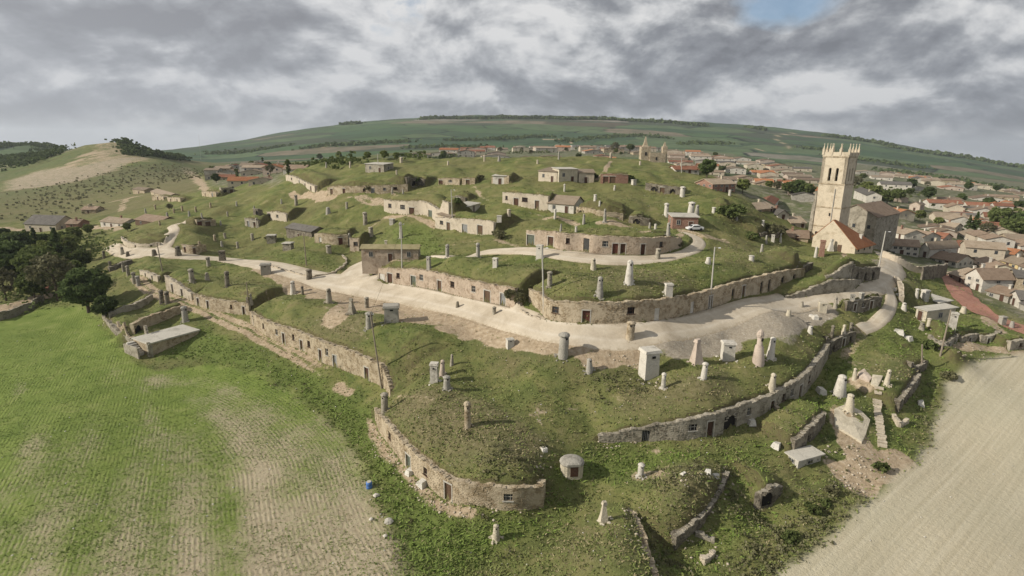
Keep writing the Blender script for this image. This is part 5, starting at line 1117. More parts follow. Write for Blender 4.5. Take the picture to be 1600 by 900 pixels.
def wire(a, b, label, sag=1.2):
    a, b = Vector(a), Vector(b); m = MB(); n = 14; pts = [a.lerp(b, i/n)-Vector((0, 0, sag*4*(i/n)*(1-i/n))) for i in range(n+1)]; r = .018
    for p, q in zip(pts[:-1], pts[1:]):
        d = (q-p).normalized(); u = d.cross(Vector((0, 0, 1))).normalized()*r; v = Vector((0, 0, r))
        for o1, o2 in ((u, v), (v, -u), (-u, -v), (-v, u)): m.quad(p+o1, q+o1, q+o2, p+o2)
    o = m.build('overhead_wire', 'rubber'); tag(o, label, 'wire')
wire(PT['p1'], PT['p2'], 'overhead wire from the long leaning pole up to the pole by the tiled cellar house')
wire(PT['p3'], PT['p4'], 'overhead wire between the two lamp posts on the rounded roadside front')
# ---------------------------------------------------------------- houses
WIN = {}
def win_mesh(w, h, kind):
    k = (round(w, 1), round(h, 1), kind)
    if k not in WIN:
        m = MB(); m.box((0, 0.0, 0), (w, 0.10, h)); me = m.mesh('window_pane'); me.materials.append(MATS['glass' if kind == 'w' else 'brown_door'])
        f = MB(); f.box((0, -.05, h/2+.04), (w+.16, .12, .08)); f.box((0, -.05, -h/2-.04), (w+.2, .14, .08)); f.box((-w/2-.04, -.05, 0), (.07, .11, h)); f.box((w/2+.04, -.05, 0), (.07, .11, h))
        if kind == 'w': f.box((0, -.06, 0), (.05, .1, h))
        fe = f.mesh('window_frame'); fe.materials.append(MATS['pole_concrete']); WIN[k] = (me, fe)
    return WIN[k]
def house(c, rz, w, d, h, rh, wall, roof, label, group, gable='x', nwin=2, storeys=1, detail=2, cat='house', shed=False, doors=1, chim=True, base=1.5):
    """c: middle of the front foot, front faces local -y, ridge along local x ('x') or y ('y')"""
    root = empty('town_house' if cat == 'house' else cat.replace(' ', '_'), tuple(c), rz, label, cat, group)
    m = MB(); x0, x1, y0, y1 = -w/2, w/2, 0, d; zb = -base
    zr = h+rh
    A_, B_, C_, D_ = (x0, y0), (x1, y0), (x1, y1), (x0, y1)
    q = lambda p, z: (p[0], p[1], z)
    for p, r in ((A_, B_), (B_, C_), (C_, D_), (D_, A_)): m.quad(q(p, zb), q(r, zb), q(r, h), q(p, h))
    if shed: hb = h+rh; m.quad(q(C_, h), q(D_, h), q(D_, hb), q(C_, hb)); m.tri(q(B_, h), q(C_, h), q(C_, hb)); m.tri(q(D_, h), q(A_, h), q(D_, hb))
    elif gable == 'x': m.tri(q(B_, h), q(C_, h), (x1, d/2, zr)); m.tri(q(D_, h), q(A_, h), (x0, d/2, zr))
    else: m.tri(q(A_, h), q(B_, h), (0, y0, zr)); m.tri(q(C_, h), q(D_, h), (0, y1, zr))
    m.build('wall', wall, root)
    o = .35; t = .16; m = MB()
    def slope(a, b, c_, d_):   # a,b eaves ; c,d ridge
        n_ = (Vector(b)-Vector(a)).cross(Vector(d_)-Vector(a)).normalized()*t; lo = [a, b, c_, d_]; hi = [tuple(Vector(p)+n_) for p in lo]; m.hexa(lo+hi)
    e = .03
    if shed: k = rh/d; slope((x0-o, y0-o, h-o*k+e), (x1+o, y0-o, h-o*k+e), (x1+o, y1+o, hb+o*k+e), (x0-o, y1+o, hb+o*k+e))
    elif gable == 'x':
        k = rh/(d/2); slope((x0-o, y0-o, h-o*k+e), (x1+o, y0-o, h-o*k+e), (x1+o, d/2, zr+e), (x0-o, d/2, zr+e)); slope((x1+o, y1+o, h-o*k+e), (x0-o, y1+o, h-o*k+e), (x0-o, d/2, zr+e), (x1+o, d/2, zr+e))
    else:
        k = rh/(w/2); slope((x1+o, y0-o, h-o*k+e), (x1+o, y1+o, h-o*k+e), (0, y1+o, zr+e), (0, y0-o, zr+e)); slope((x0-o, y1+o, h-o*k+e), (x0-o, y0-o, h-o*k+e), (0, y0-o, zr+e), (0, y1+o, zr+e))
    rf = m.build('roof', roof, root)
    if chim and detail:
        m = MB(); cx, cy = w*random.uniform(-.3, .3), d*random.uniform(.3, .6); hz = zr if not shed else h+rh*.6; m.box((cx, cy, hz+.1), (.55, .55, 1.7)); m.box((cx, cy, hz+1.0), (.75, .75, .14)); m.build('chimney', random.choice(['white_plaster', 'brick', 'cream_plaster']), rf)
    if detail:
        sides = [(0, w, 0, 0.0)]
        if detail > 1: sides.append((w/2, d, math.pi/2, d/2)); sides.append((-w/2, d, -math.pi/2, d/2))
        for si, (sx, ln, ang, yy) in enumerate(sides):
            nn = nwin if si == 0 else max(1, nwin-1)
            for st in range(storeys):
                zc = (h/storeys)*(st+.58); wh = min(1.15, h/storeys*.42); ww = .85
                for i in range(nn):
                    u = (i+.5)/nn*ln-ln/2+random.uniform(-.25, .25)
                    if abs(u) > ln/2-.7: u *= .7
                    isdoor = st == 0 and si == 0 and i == nn//2 and doors
                    if isdoor: me, fe = win_mesh(1.0, 2.0, 'd'); z_ = 1.0
                    else: me, fe = win_mesh(ww, round(wh, 1), 'w'); z_ = zc
                    x, y = (u, 0.0) if si == 0 else (sx, yy+u*(1 if sx > 0 else -1))
                    wo_ = link('door' if isdoor else 'window', me, None, root, (x, y, z_), ang)
                    if detail > 1: link('frame', fe, None, wo_)
    return root
def house2(p1, p2, depth, hpx, rh, wall, roof, label, group='houses of the nearest town streets', ext=1, **kw):
    a, b = hit(*p1), hit(*p2); b = a+(b-a)*ext; c = (a+b)/2; c[2] = min(a[2], b[2], float(H(c[0], c[1])))
    w = math.hypot(*(b-a)[:2]); rz = math.atan2(b[1]-a[1], b[0]-a[0]); h = hpx*sc_at(c)/.95
    HOUSES.append((c[0]+math.sin(-rz)*depth/2, c[1]+math.cos(rz)*depth/2, max(w, depth)*.62))
    return house(c, rz, w, depth, h, rh, wall, roof, label, group, **kw)
HOUSES = []
NEAR = [
 ((1381,389),(1434,402),8,15,1.6,'white_plaster','roof_brown','two-storey white and grey house with a long sagging brown roof behind the straight pale wall',dict(nwin=5,storeys=2)),
 ((1436,401),(1450,404),13,15,1.8,'white_plaster','roof_tan','white gabled house end just right of the two-storey house with the long brown roof',dict(gable='y',nwin=1)),
 ((1455,405),(1494,419),9,9,1.8,'white_plaster','roof_brown','long low white house with a mottled brown roof above the lone grey wall',dict(nwin=4)),
 ((1506,446),(1532,457),8,20,2.2,'white_plaster','roof_brown','tall bright white gabled house with a big grey garage door, above the red path',dict(gable='y',nwin=2,storeys=2)),
 ((1481,431),(1505,444),10,8,1.6,'rose_plaster','roof_tan','rosy house with a broad tan roof left of the tall white gabled house',dict(nwin=2)),
 ((1530,432),(1566,444),8,9,1.5,'brick','roof_brown','brick-walled house with two pale windows right of the tall white gabled house',dict(nwin=3)),
 ((1556,412),(1589,423),8,9,1.6,'yellow_plaster','roof_tan','long yellow-walled house with a tan roof',dict(nwin=3)),
 ((1503,394),(1541,404),10,9,1.8,'cream_plaster','roof_tan','cream house with two gable humps and a tan roof behind the brick-walled house',dict(nwin=3)),
 ((1590,424),(1612,432),8,9,1.5,'white_plaster','roof_brown','white house next to the yellow-walled one at the right picture edge',dict(nwin=2)),
 ((1584,441),(1612,454),9,9,1.5,'white_plaster','roof_tan','white walled house with a broad tan roof below the yellow-walled house',dict(nwin=2)),
 ((1541,461),(1574,474),7,11,1.2,'grey_plaster','roof_brown','grey rendered outhouse with a wide metal door above the red path',dict(nwin=2)),
 ((1575,472),(1591,482),7,14,1.6,'white_plaster','roof_grey','narrow white house at the right end of the red path',dict(gable='y',nwin=1)),
 ((1593,484),(1615,494),7,11,1.2,'grey_plaster','roof_grey','grey rendered house at the right picture edge by the red path',dict(nwin=1)),
 ((1545,397),(1583,404),8,6,1.4,'cream_plaster','roof_orange','low cream house with a fresh orange roof',dict(nwin=2)),
 ((1386,366),(1412,375),8,8,1.6,'white_plaster','roof_tan','white house behind the pale post at the bend, upper row',dict(nwin=2)),
 ((1415,372),(1440,380),8,9,1.6,'white_plaster','roof_brown','white house directly above the sagging brown roof',dict(nwin=2)),
 ((1447,374),(1472,381),8,8,1.6,'rose_plaster','roof_red','rose house with a reddish roof in the second row from the church',dict(nwin=2)),
 ((1480,388),(1500,396),8,9,1.5,'white_plaster','roof_red','white house with a red-roofed side in the second row',dict(nwin=2)),
 ((1448,392),(1476,401),8,6,1.5,'cream_plaster','roof_tan','cream house with a wide tan roof between the gabled end and the second row',dict(nwin=1)),
 ((1515,413),(1540,423),8,6,1.5,'cream_plaster','roof_brown','brown-roofed cream house just behind the tall white gabled house',dict(nwin=1)),
 ((1460,356),(1490,364),8,8,1.5,'cream_plaster','roof_tan','cream house with a tan roof at the back edge of the near quarter',dict(nwin=2)),
 ((1318,345),(1358,357),10,9,2.2,'tan','roof_tan','large stone house with a broad straw-coloured roof right behind the tower',dict(nwin=1)),
 ((1333,310),(1352,317),7,13,1.6,'white_plaster','roof_grey','pale block of a house standing alone right of the tower belfry',dict(nwin=2,storeys=2)),
 ((1420,327),(1436,331),7,10,1.4,'rose_plaster','roof_tan','rose-walled house with a yellowish roof amid gardens',dict(gable='y',nwin=1)),
 ((1375,336),(1400,341),9,7,1.6,'cream_plaster','roof_orange','cream house with an orange roof at the edge of the gardens',dict(nwin=2)),
 ((1230,368),(1262,380),9,7,1.6,'tan','roof_brown','stone barn with a brown roof immediately left of the tower',dict(nwin=1)),
 ((1215,340),(1232,345),7,9,1.4,'white_plaster','roof_grey','white gable among brown roofs left of the tower',dict(gable='y',nwin=1)),
 ((1236,350),(1258,357),8,8,1.5,'rose_plaster','roof_tan','rose-walled house with a tan roof close left of the tower',dict(nwin=2)),
 ((1180,326),(1212,332),8,7,1.5,'tan','roof_tan','long stone barn at the foot of the hill, left of the town edge',dict(nwin=2)),
 ((1190,312),(1216,317),7,7,1.4,'white_plaster','roof_red','bright white gabled house with a red roof at the foot of the hill',dict(nwin=2)),
 ((1113,296),(1148,300),8,12,1.4,'brick','roof_tan','large brick and stone farmhouse on the right shoulder of the hill',dict(nwin=4,storeys=2)),
 ((1055,268),(1092,273),8,7,1.2,'white_plaster','roof_red','long white farm building with a red roof beyond the right shoulder',dict(nwin=4)),
]
for p1, p2, dp, hp, rh, wl_, rf_, lab, kw in NEAR: house2(p1, p2, dp, hp, rh, wl_, rf_, lab, **kw)

def inpoly(x, y, pg):
    c = False
    for i in range(len(pg)):
        (x1, y1), (x2, y2) = pg[i], pg[(i+1) % len(pg)]
        if (y1 > y) != (y2 > y) and x < (x2-x1)*(y-y1)/(y2-y1)+x1: c = not c
    return c
QUARTERS = [
 ('right', [(1395,395),(1450,405),(1500,425),(1545,440),(1600,480),(1680,500),(1700,400),(1640,330),(1540,322),(1480,335),(1440,350),(1395,358)], -0.42, 11.5, 'in the near right quarter'),
 ('mid', [(1360,330),(1600,370),(1660,350),(1640,300),(1480,285),(1400,272),(1345,268),(1345,320)], -0.35, 19, 'in the far quarter behind tower'),
 ('left', [(1150,318),(1200,330),(1262,372),(1262,300),(1225,290),(1170,285),(1150,300)], -0.3, 13, 'in the quarter left of tower'),
 ('back', [(1030,262),(1110,275),(1215,285),(1265,290),(1265,262),(1180,255),(1110,244),(1040,238)], -0.2, 21, 'in the valley beyond right shoulder'),
 ('centre', [(690,246),(760,245),(860,245),(960,243),(1030,246),(1030,232),(900,230),(700,234)], 0.0, 24, 'in the valley behind hilltop'),
 ('west', [(330,290),(380,292),(440,292),(455,272),(470,262),(400,260),(335,266)], 0.15, 13, 'at the left hill foot'),
 ('northwest', [(640,249),(730,247),(730,240),(650,240)], 0.1, 20, 'in the valley behind far hut'),
]
WALLC = ['white_plaster', 'cream_plaster', 'rose_plaster', 'tan', 'white_plaster', 'grey_plaster', 'cream_plaster', 'pale']
ROOFC = ['roof_brown', 'roof_tan', 'roof_brown', 'roof_red', 'roof_tan', 'roof_brown', 'roof_orange', 'roof_grey']
WN = {'white_plaster': 'whitewashed', 'cream_plaster': 'cream', 'rose_plaster': 'rosy', 'tan': 'sandstone', 'grey_plaster': 'grey', 'pale': 'pale-stone', 'yellow_plaster': 'yellow'}
RN = {'roof_brown': 'brown', 'roof_tan': 'sandy', 'roof_red': 'red', 'roof_orange': 'orange', 'roof_grey': 'grey'}
hr = random.Random(3); TREE_SPOTS = []
for qn, pg, ang, stp, where in QUARTERS:
    W3 = [hit(*p) for p in pg]; wx = [p[0] for p in W3]; wy = [p[1] for p in W3]; cx, cy = sum(wx)/len(wx), sum(wy)/len(wy); R_ = max(max(wx)-min(wx), max(wy)-min(wy)); found = []
    ca, sa = math.cos(ang), math.sin(ang); wpg = [(p[0], p[1]) for p in W3]; n_ = int(R_/stp)+2
    for i in range(-n_, n_):
        for j in range(-n_, n_):
            u = i*stp*1.12+hr.uniform(-1.5, 1.5); v = j*stp*1.05+hr.uniform(-1.0, 1.0)
            if j % 3 == 0: v += 1.5
            x, y = cx+u*ca-v*sa, cy+u*sa+v*ca
            if not inpoly(x, y, wpg): continue
            if any(math.hypot(x-a, y-b) < r_+stp*.42 for a, b, r_ in HOUSES[:len(NEAR)]): continue
            if qn in ('centre', 'northwest', 'back') and y < 400: continue
            z = float(H(x, y)); px, py, k = project((x, y, z))
            if not (-30 < px < 1630): continue
            if hr.random() < {'right': .10, 'mid': .25, 'left': .18, 'back': .25, 'centre': .42, 'west': .5, 'northwest': .4}[qn]:
                TREE_SPOTS.append((x, y)); continue
            found.append((px, py, x, y, z))

    if len(found) > 66: found = hr.sample(found, 66)
    found.sort(); seen = {}
    for px, py, x, y, z in found:
        wl_, rf_ = hr.choice(WALLC), hr.choice(ROOFC)
        w, d, h = stp*hr.uniform(.78, 1.08), stp*hr.uniform(.58, .88), hr.choice([2.8, 3.2, 4.6, 5.2]); rh = hr.uniform(1.1, 1.9); rz = ang+hr.uniform(-.12, .12)+(math.pi/2 if hr.random() < .25 else 0)
        st = 2 if h > 4 else 1; zb = min(float(H(x+a*w/2, y+b*d/2)) for a in (-1, 1) for b in (-1, 1))
        near_ = math.hypot(x, y) < 330
        cx_, cy_ = x+math.sin(rz)*d/2, y-math.cos(rz)*d/2
        key = (wl_, rf_, st); seen.setdefault(key, []).append(1); n = len(seen[key])
        tot = '%s %s %s-roofed house, %s of its look from left %s' % (['low', 'two-storey'][st-1], WN[wl_], RN[rf_], ORD[n-1], where)
        house((cx_, cy_, zb), rz, w, d, h, rh, wl_, rf_, tot, 'town houses %s' % where, gable=hr.choice('xxy'), nwin=2 if w < 11 else 3, storeys=st, detail=2 if math.hypot(x, y) < 230 else (1 if near_ else 1), chim=hr.random() < .6, base=2.5)

# left side farm buildings and scattered ones
for a in [((40,362),(88,360),11,12,3.2,'roof_grey','big weathered barn with a broad hipped-looking grey roof and dark doors','pale','roof_grey',dict(nwin=3,chim=False)),
          ((104,358),(122,357),7,8,1.5,'x','small brick-topped shed right of the big weathered barn','brick','roof_brown',dict(nwin=1)),
          ((158,355),(192,353),8,9,1.4,'x','white farm cottage with three doors on the lower left lane','white_plaster','roof_tan',dict(nwin=3)),
          ((212,352),(246,345),9,9,1.6,'x','long brown farm shed with a brown roof left of the foot tracks','old_wood','roof_brown',dict(nwin=2,chim=False)),
          ((128,335),(150,333),7,7,1.4,'x','low stone shed half hidden behind the big weathered barn','tan','roof_brown',dict(nwin=1)),
          ((208,303),(226,302),7,7,1.2,'x','tan ruined cottage above the foot tracks','tan','roof_tan',dict(nwin=1,chim=False)),
          ((236,304),(262,305),7,5,1.2,'x','long low tan shed above the foot tracks','tan','roof_tan',dict(nwin=2,chim=False)),
          ((52,458),(74,455),7,6,1.3,'x','small farm shed with a rusty red roof beside the left trees','brick','roof_red',dict(nwin=1,chim=False))]:
    house2(a[0], a[1], a[2], a[3], a[4], a[7], a[8], a[6], 'farm buildings on the left', **a[9])
# cellar houses on the hill
q = hit(630,406); k = sc_at(q); q2 = at_d(609, 405, q[1]); house((q2[0], q[1]+.3, q[2]-.55), .04, 88*k, 4.5, 20*k, .6, 'pink', 'dry_turf', 'small stone cellar house with a low turfed roof, two windows and a brown door', 'cellar houses on the hill', nwin=3, base=3.0)
house2((856,327),(896,334),7,13,2.0,'white_plaster','roof_tan','white cellar house with a pinkish tiled roof in the middle of the hill','cellar houses on the hill',nwin=2,chim=False)
house2((841,283),(870,284),6,15,1.0,'pale','roof_tan','left stone house of the group on the upper terrace, sandy lean-to roof','cellar houses on the hill',nwin=2,shed=True,chim=False)
house2((873,285),(902,285),6,19,.3,'cream_plaster','slab','flat-roofed whitish house in the middle of the upper terrace group','cellar houses on the hill',nwin=2,shed=True,chim=False)
house2((904,285),(928,285),6,15,.8,'pale','roof_tan','right stone house of the group on the upper terrace with a dark doorway','cellar houses on the hill',nwin=1,shed=True,chim=False)
house2((571,269),(600,269),6,12,.4,'grey','slab','lone flat-roofed stone hut with a black doorway on the far hilltop','cellar houses on the hill',nwin=2,shed=True,chim=False)
house2((730,322),(750,323),4,11,.3,'white_plaster','slab','tiny pale cube hut beside the bushes on the third terrace','cellar houses on the hill',nwin=1,shed=True,chim=False)
house2((770,287),(790,287),4,12,.3,'white_plaster','slab','white square vent house near the hilltop','cellar houses on the hill',nwin=1,shed=True,chim=False)
house2((1050,358),(1090,358),6,18,.2,'brick','slab','brick garage with two reddish metal doors and a flat roof','cellar houses on the hill',nwin=2,shed=True,chim=False)
house2((448,371),(487,371),6,15,1.2,'dark','roof_grey','ruined dark stone hut with a collapsed grey roof on the left slope','cellar houses on the hill',nwin=1,chim=False)
house2((684,347),(705,347),5,12,.8,'tan','roof_tan','small stone lean-to behind the lamp post in the middle of the hill','cellar houses on the hill',nwin=1,shed=True,chim=False)
house2((1430,494),(1446,502),7,17,.4,'cream_plaster','slab','cream box-shaped hut with a big flat slab roof on the right mound','cellar houses on the hill',nwin=1,shed=True,chim=False)
house2((1466,478),(1484,482),5,12,.4,'grey','slab','ruined grey hut with a dark doorway near the red brick path','cellar houses on the hill',nwin=1,shed=True,chim=False)
house2((1231,712),(1246,733),4,14,.2,'slab','slab','small open concrete hut half sunk below the overgrown mound','cellar houses on the hill',nwin=1,shed=True,chim=False,doors=0)

# slab-roofed shed with steps at the lower left
a, b = hit(236,558), hit(311,521); c = (a+b)/2
rz = math.atan2(b[1]-a[1], b[0]-a[0]); w = math.hypot(*(b-a)[:2]); k = sc_at(c); hS = 22*k
root = empty('slab_roofed_shed', (c[0], c[1], min(a[2], b[2])), rz, 'long sunken stone shed with a flat bare concrete roof beside the young crop', 'shed')
m = MB(); m.box((0, 3.2, hS/2-.4), (w, 6.4, hS+.4), 0, .03); m.build('wall', 'tan', root)
m = MB(); m.box((0, 3.2, hS-.1), (w+.4, 6.9, .26), 0, .05); m.build('roof_slab', 'slab', root)
for i in range(6):
    m = MB(); m.box((-w/2-.9, 5.6-.62*i, hS-.9-.34*i), (1.5, .6, .4+0.3), 0, .04); m.build('step', 'boulder', root)
m = MB(); m.box((-w/2-1.75, 3.8, hS*.35), (.35, 5.4, hS*.75), 0, .05); m.box((-w/2-.1, .2, hS*.55), (.5, .6, hS*1.05), 0, .05); m.build('side_wall', 'grey', root)

# round-roofed hut
p = hit(893, 737); k = sc_at(p); hw = 36*k/2; hh = 20*k
root = empty('domed_hut', tuple(p), 0.12, 'small stone hut with a low domed roof and a dark brown door on the grass', 'hut')
def ringp(r, z, n=16, front=-.72): 
    out = []
    for i in range(n):
        a_ = -math.pi/2+2*math.pi*(i+.5)/n; x, y = r*math.cos(a_), r*math.sin(a_); out.append((x, max(y, front*hw), z))
    return out
m = MB(); rings = [ringp(hw*.98, -.5), ringp(hw, hh*.5), ringp(hw*.97, hh*.86)]
for r0, r1 in zip(rings[:-1], rings[1:]):
    for i in range(16): m.quad(r0[i], r0[(i+1) % 16], r1[(i+1) % 16], r1[i])
m.build('wall', 'cream_plaster', root)
m = MB(); rr_ = [(1.07, .84), (1.08, .92), (.98, 1.03), (.78, 1.12), (.5, 1.18), (.2, 1.20)]; rings = [ringp(hw*a_, hh*b_, 16, -.80*min(1, a_+.1)) for a_, b_ in rr_]
for r0, r1 in zip(rings[:-1], rings[1:]):
    for i in range(16): m.quad(r0[i], r0[(i+1) % 16], r1[(i+1) % 16], r1[i])
i0 = len(m.v); m.v += rings[-1]; m.f.append(tuple(range(i0, i0+16))); i0 = len(m.v); m.v += rings[0]; m.f.append(tuple(reversed(range(i0, i0+16)))); m.build('roof', 'grey_plaster', root, True)
m = MB()
for i in range(4): m.box((.1+(i-1.5)*hw*.17, -.74*hw, hh*.40), (hw*.165, .08, hh*.84))
dr = m.build('door', 'brown_door', root); m = MB(); m.box((.1, -.74*hw, hh*.85), (hw*.85, .14, .1)); m.build('frame', 'slab', dr)

# big pale concrete roof slabs on the right slope
def slab_poly(pts, th, mat, name, label, cat):
    q = [hit(*p_) for p_ in pts]; c = sum(q)/len(q); root = empty(name, tuple(c), 0, label, cat)
    m = MB(); n = len(q); top_ = [tuple(p_-c+np.array([0, 0, th])) for p_ in q]; bot = [tuple(p_-c-np.array([0, 0, .8])) for p_ in q]
    ar = sum(top_[i][0]*top_[(i+1) % n][1]-top_[(i+1) % n][0]*top_[i][1] for i in range(n))
    if ar < 0: top_.reverse(); bot.reverse()
    ct = tuple(np.mean(top_, 0)+np.array([0, 0, .25]))
    for i in range(n): m.tri(top_[i], top_[(i+1) % n], ct); m.quad(bot[i], bot[(i+1) % n], top_[(i+1) % n], top_[i])
    m.build('roof_slab', mat, root)
slab_poly([(1303,642),(1322,634),(1345,645),(1359,659),(1352,682),(1346,694),(1325,680),(1304,668)], .35, 'sandy_slab', 'concrete_roof', 'big pale concrete cellar roof sloping down beside the stone steps', 'roof slab')
slab_poly([(1340,584),(1350,578),(1362,592),(1358,598),(1342,592)], .3, 'rose_plaster', 'tiled_roof_slab', 'reddish low roof slab just above the pale square one', 'roof slab')
slab_poly([(1363,588),(1379,590),(1371,607),(1360,602)], .35, 'cream_plaster', 'square_roof_slab', 'pale square slab between the leaning vent and the reddish slab', 'roof slab')
# stone steps going down the slope, each tread a part
pl = [hit(1373, 607), hit(1370, 630), hit(1374, 665), hit(1379, 703)]; line, s_ = resample(pl, 0.62)
root = empty('stone_steps', (line[0][0], line[0][1], float(H(*line[0]))), 0, 'long flight of pale stone steps running down beside the big concrete roof', 'steps')
O = Vector(root.location)
for i in range(len(line)-1):
    d = line[i+1]-line[i]; z = float(H(*line[i])); m = MB(); m.box((0, 0, 0), (random.uniform(.9, 1.3), .42, .34), 0, .06)
    o = m.build('step', 'pale', root); o.location = (line[i][0]-O.x, line[i][1]-O.y, z+.14-O.z); o.rotation_euler = (0, 0, math.atan2(d[1], d[0])+math.pi/2)

# ---------------------------------------------------------------- church tower and annexe
rz = math.radians(-50)
def span(right, xleft):
    """a front of fixed heading: its right foot and how far it reaches to the left"""
    R_ = hit(*right); e = np.array([math.cos(rz), math.sin(rz), 0]); ln_ = 1.0
    while project(R_-e*ln_)[0] > xleft and ln_ < 30: ln_ += .1
    return R_-e*ln_, R_, ln_
a, b, w = span((1305, 386), 1265); c = (a+b)/2; k = sc_at(c); TH = 144*k/.96
z0 = float(H(b[0], b[1]))-.2; c[2] = z0
root = empty('church_tower', (c[0], c[1], z0), rz, 'tall square pale stone church tower with belfry openings and a crown of pinnacles', 'church tower')
lv = [(0, 1.0), (.205, .985), (.40, .97), (.635, .955), (.90, .95)]
def ring_box(m, x0, x1, y0, y1, z0_, z1_): m.box(((x0+x1)/2, (y0+y1)/2, (z0_+z1_)/2), (x1-x0, y1-y0, z1_-z0_))
wy = w*.95; cy0 = wy/2
m = MB()
for (t0, s0), (t1, s1) in zip(lv[:3], lv[1:4]):
    m.hexa([(-w*s0/2, cy0-wy*s0/2, t0*TH-(6 if t0 == 0 else 0)), (w*s0/2, cy0-wy*s0/2, t0*TH-(6 if t0 == 0 else 0)), (w*s0/2, cy0+wy*s0/2, t0*TH-(6 if t0 == 0 else 0)), (-w*s0/2, cy0+wy*s0/2, t0*TH-(6 if t0 == 0 else 0)),
            (-w*s0/2, cy0-wy*s0/2, t1*TH), (w*s0/2, cy0-wy*s0/2, t1*TH), (w*s0/2, cy0+wy*s0/2, t1*TH), (-w*s0/2, cy0+wy*s0/2, t1*TH)])
m.build('shaft', 'tower_stone', root)
for t0, s0 in lv[1:4]: m = MB(); m.box((0, cy0, t0*TH), (w*s0+.35, wy*s0+.35, .32)); m.build('string_course', 'tan', root)
m = MB(); m.box((0, cy0, TH*.905), (w*.95+.25, wy*.95+.25, .3)); m.build('cornice', 'tan', root)
# belfry: four walls with two arched openings each
zb0, zb1 = .635*TH+.16, .905*TH-.17; s0 = .95; hwx, hwy = w*s0/2, wy*s0/2; ow = w*.105; oz0, oz1 = zb0+(zb1-zb0)*.10, zb0+(zb1-zb0)*.55
m = MB()
def bel(q):  # q maps (u along, depth, z) to local
    def bx(u0, u1, z0_, z1_): P = [q(u0, 0, z0_), q(u1, 0, z0_), q(u1, .8, z0_), q(u0, .8, z0_), q(u0, 0, z1_), q(u1, 0, z1_), q(u1, .8, z1_), q(u0, .8, z1_)]; m.hexa(P)
    L_ = hwx*.62; cs = (-w*.135, w*.135)
    e = [-hwx, cs[0]-ow/2, cs[0]+ow/2, cs[1]-ow/2, cs[1]+ow/2, hwx]
    bx(e[0], e[5], zb0, oz0); bx(e[0], e[5], oz1+ow*.5, zb1)
    for i in (0, 2, 4): bx(e[i], e[i+1], oz0, oz1+ow*.5)
    for cx in cs:
        n = 6
        for i in range(n):   # arch spandrels
            a0, a1 = math.pi*i/n, math.pi*(i+1)/n; am = (a0+a1)/2; xx0, xx1 = cx-ow/2*math.cos(a0), cx-ow/2*math.cos(a1); zz_ = oz1+ow/2*math.sin(am)
            bx(xx0, xx1, zz_, oz1+ow*.5)
bel(lambda u, d, z: (u, cy0-hwy+d, z)); bel(lambda u, d, z: (hwx-d, cy0+u*hwy/hwx, z)); bel(lambda u, d, z: (-u, cy0+hwy-d, z)); bel(lambda u, d, z: (-hwx+d, cy0-u*hwy/hwx, z))
m.box((0, cy0, zb1-.1), (w*.9, wy*.9, .25)); m.build('belfry', 'tower_stone', root)
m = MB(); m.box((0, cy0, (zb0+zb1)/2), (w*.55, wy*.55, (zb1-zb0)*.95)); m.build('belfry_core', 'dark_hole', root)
for cx in (-w*.135, w*.135):
    bm_ = MB(); bm_.lathe((cx, cy0-hwy+1.15, oz0+(oz1-oz0)*.35), [(.42, 0), (.34, .2), (.26, .6), (.12, .8)], 10); bm_.build('bell', 'metal', root)
zp = .905*TH+.17
m = MB(); ring_box(m, -hwx-.1, hwx+.1, cy0-hwy-.1, cy0-hwy+.3, zp, zp+1.1); ring_box(m, -hwx-.1, hwx+.1, cy0+hwy-.3, cy0+hwy+.1, zp, zp+1.1); ring_box(m, -hwx-.1, -hwx+.3, cy0-hwy+.31, cy0+hwy-.31, zp, zp+1.1); ring_box(m, hwx-.3, hwx+.1, cy0-hwy+.31, cy0+hwy-.31, zp, zp+1.1)
m.build('parapet', 'tower_stone', root)
m = MB(); m.box((0, 0, .55), (.55, .55, 1.5)); m.box((0, 0, 1.33), (.68, .68, .12)); m.lathe((0, 0, 1.38), [(.24, 0), (.13, .7), (.05, 1.2)], 4, 0, (0, 0), math.pi/4); m.lathe((0, 0, 2.5), [(.03, 0), (.17, .12), (.17, .26), (.02, .38)], 6)
pm = m.mesh('pinnacle'); pm.materials.append(MATS['tower_stone'])
fr_ = [-1, -1/3, 1/3, 1]
for i in fr_:
    for j in fr_:
        if abs(i) == 1 or abs(j) == 1: link('pinnacle', pm, None, root, (i*hwx, cy0+j*hwy, zp+.55))
m = MB(); m.box((-w/2-.35, .5, TH*.2), (1.0, 1.6, TH*.43), 0, 0, .12); m.box((-w/2-.2, .3, TH*.48), (.7, 1.0, TH*.14), 0, 0, .3); m.build('buttress', 'grey', root)
m = MB(); m.box((w*.18, -.06, TH*.3), (.14, .1, TH*.58)); m.build('drainpipe', 'metal', root)
m = MB(); m.box((-w*.3, -.05, TH*.12), (.6, .12, 1.3)); m.box((w*.1, -.05, TH*.33), (.35, .12, .8)); m.build('slit_window', 'dark_hole', root)
tower_root = root
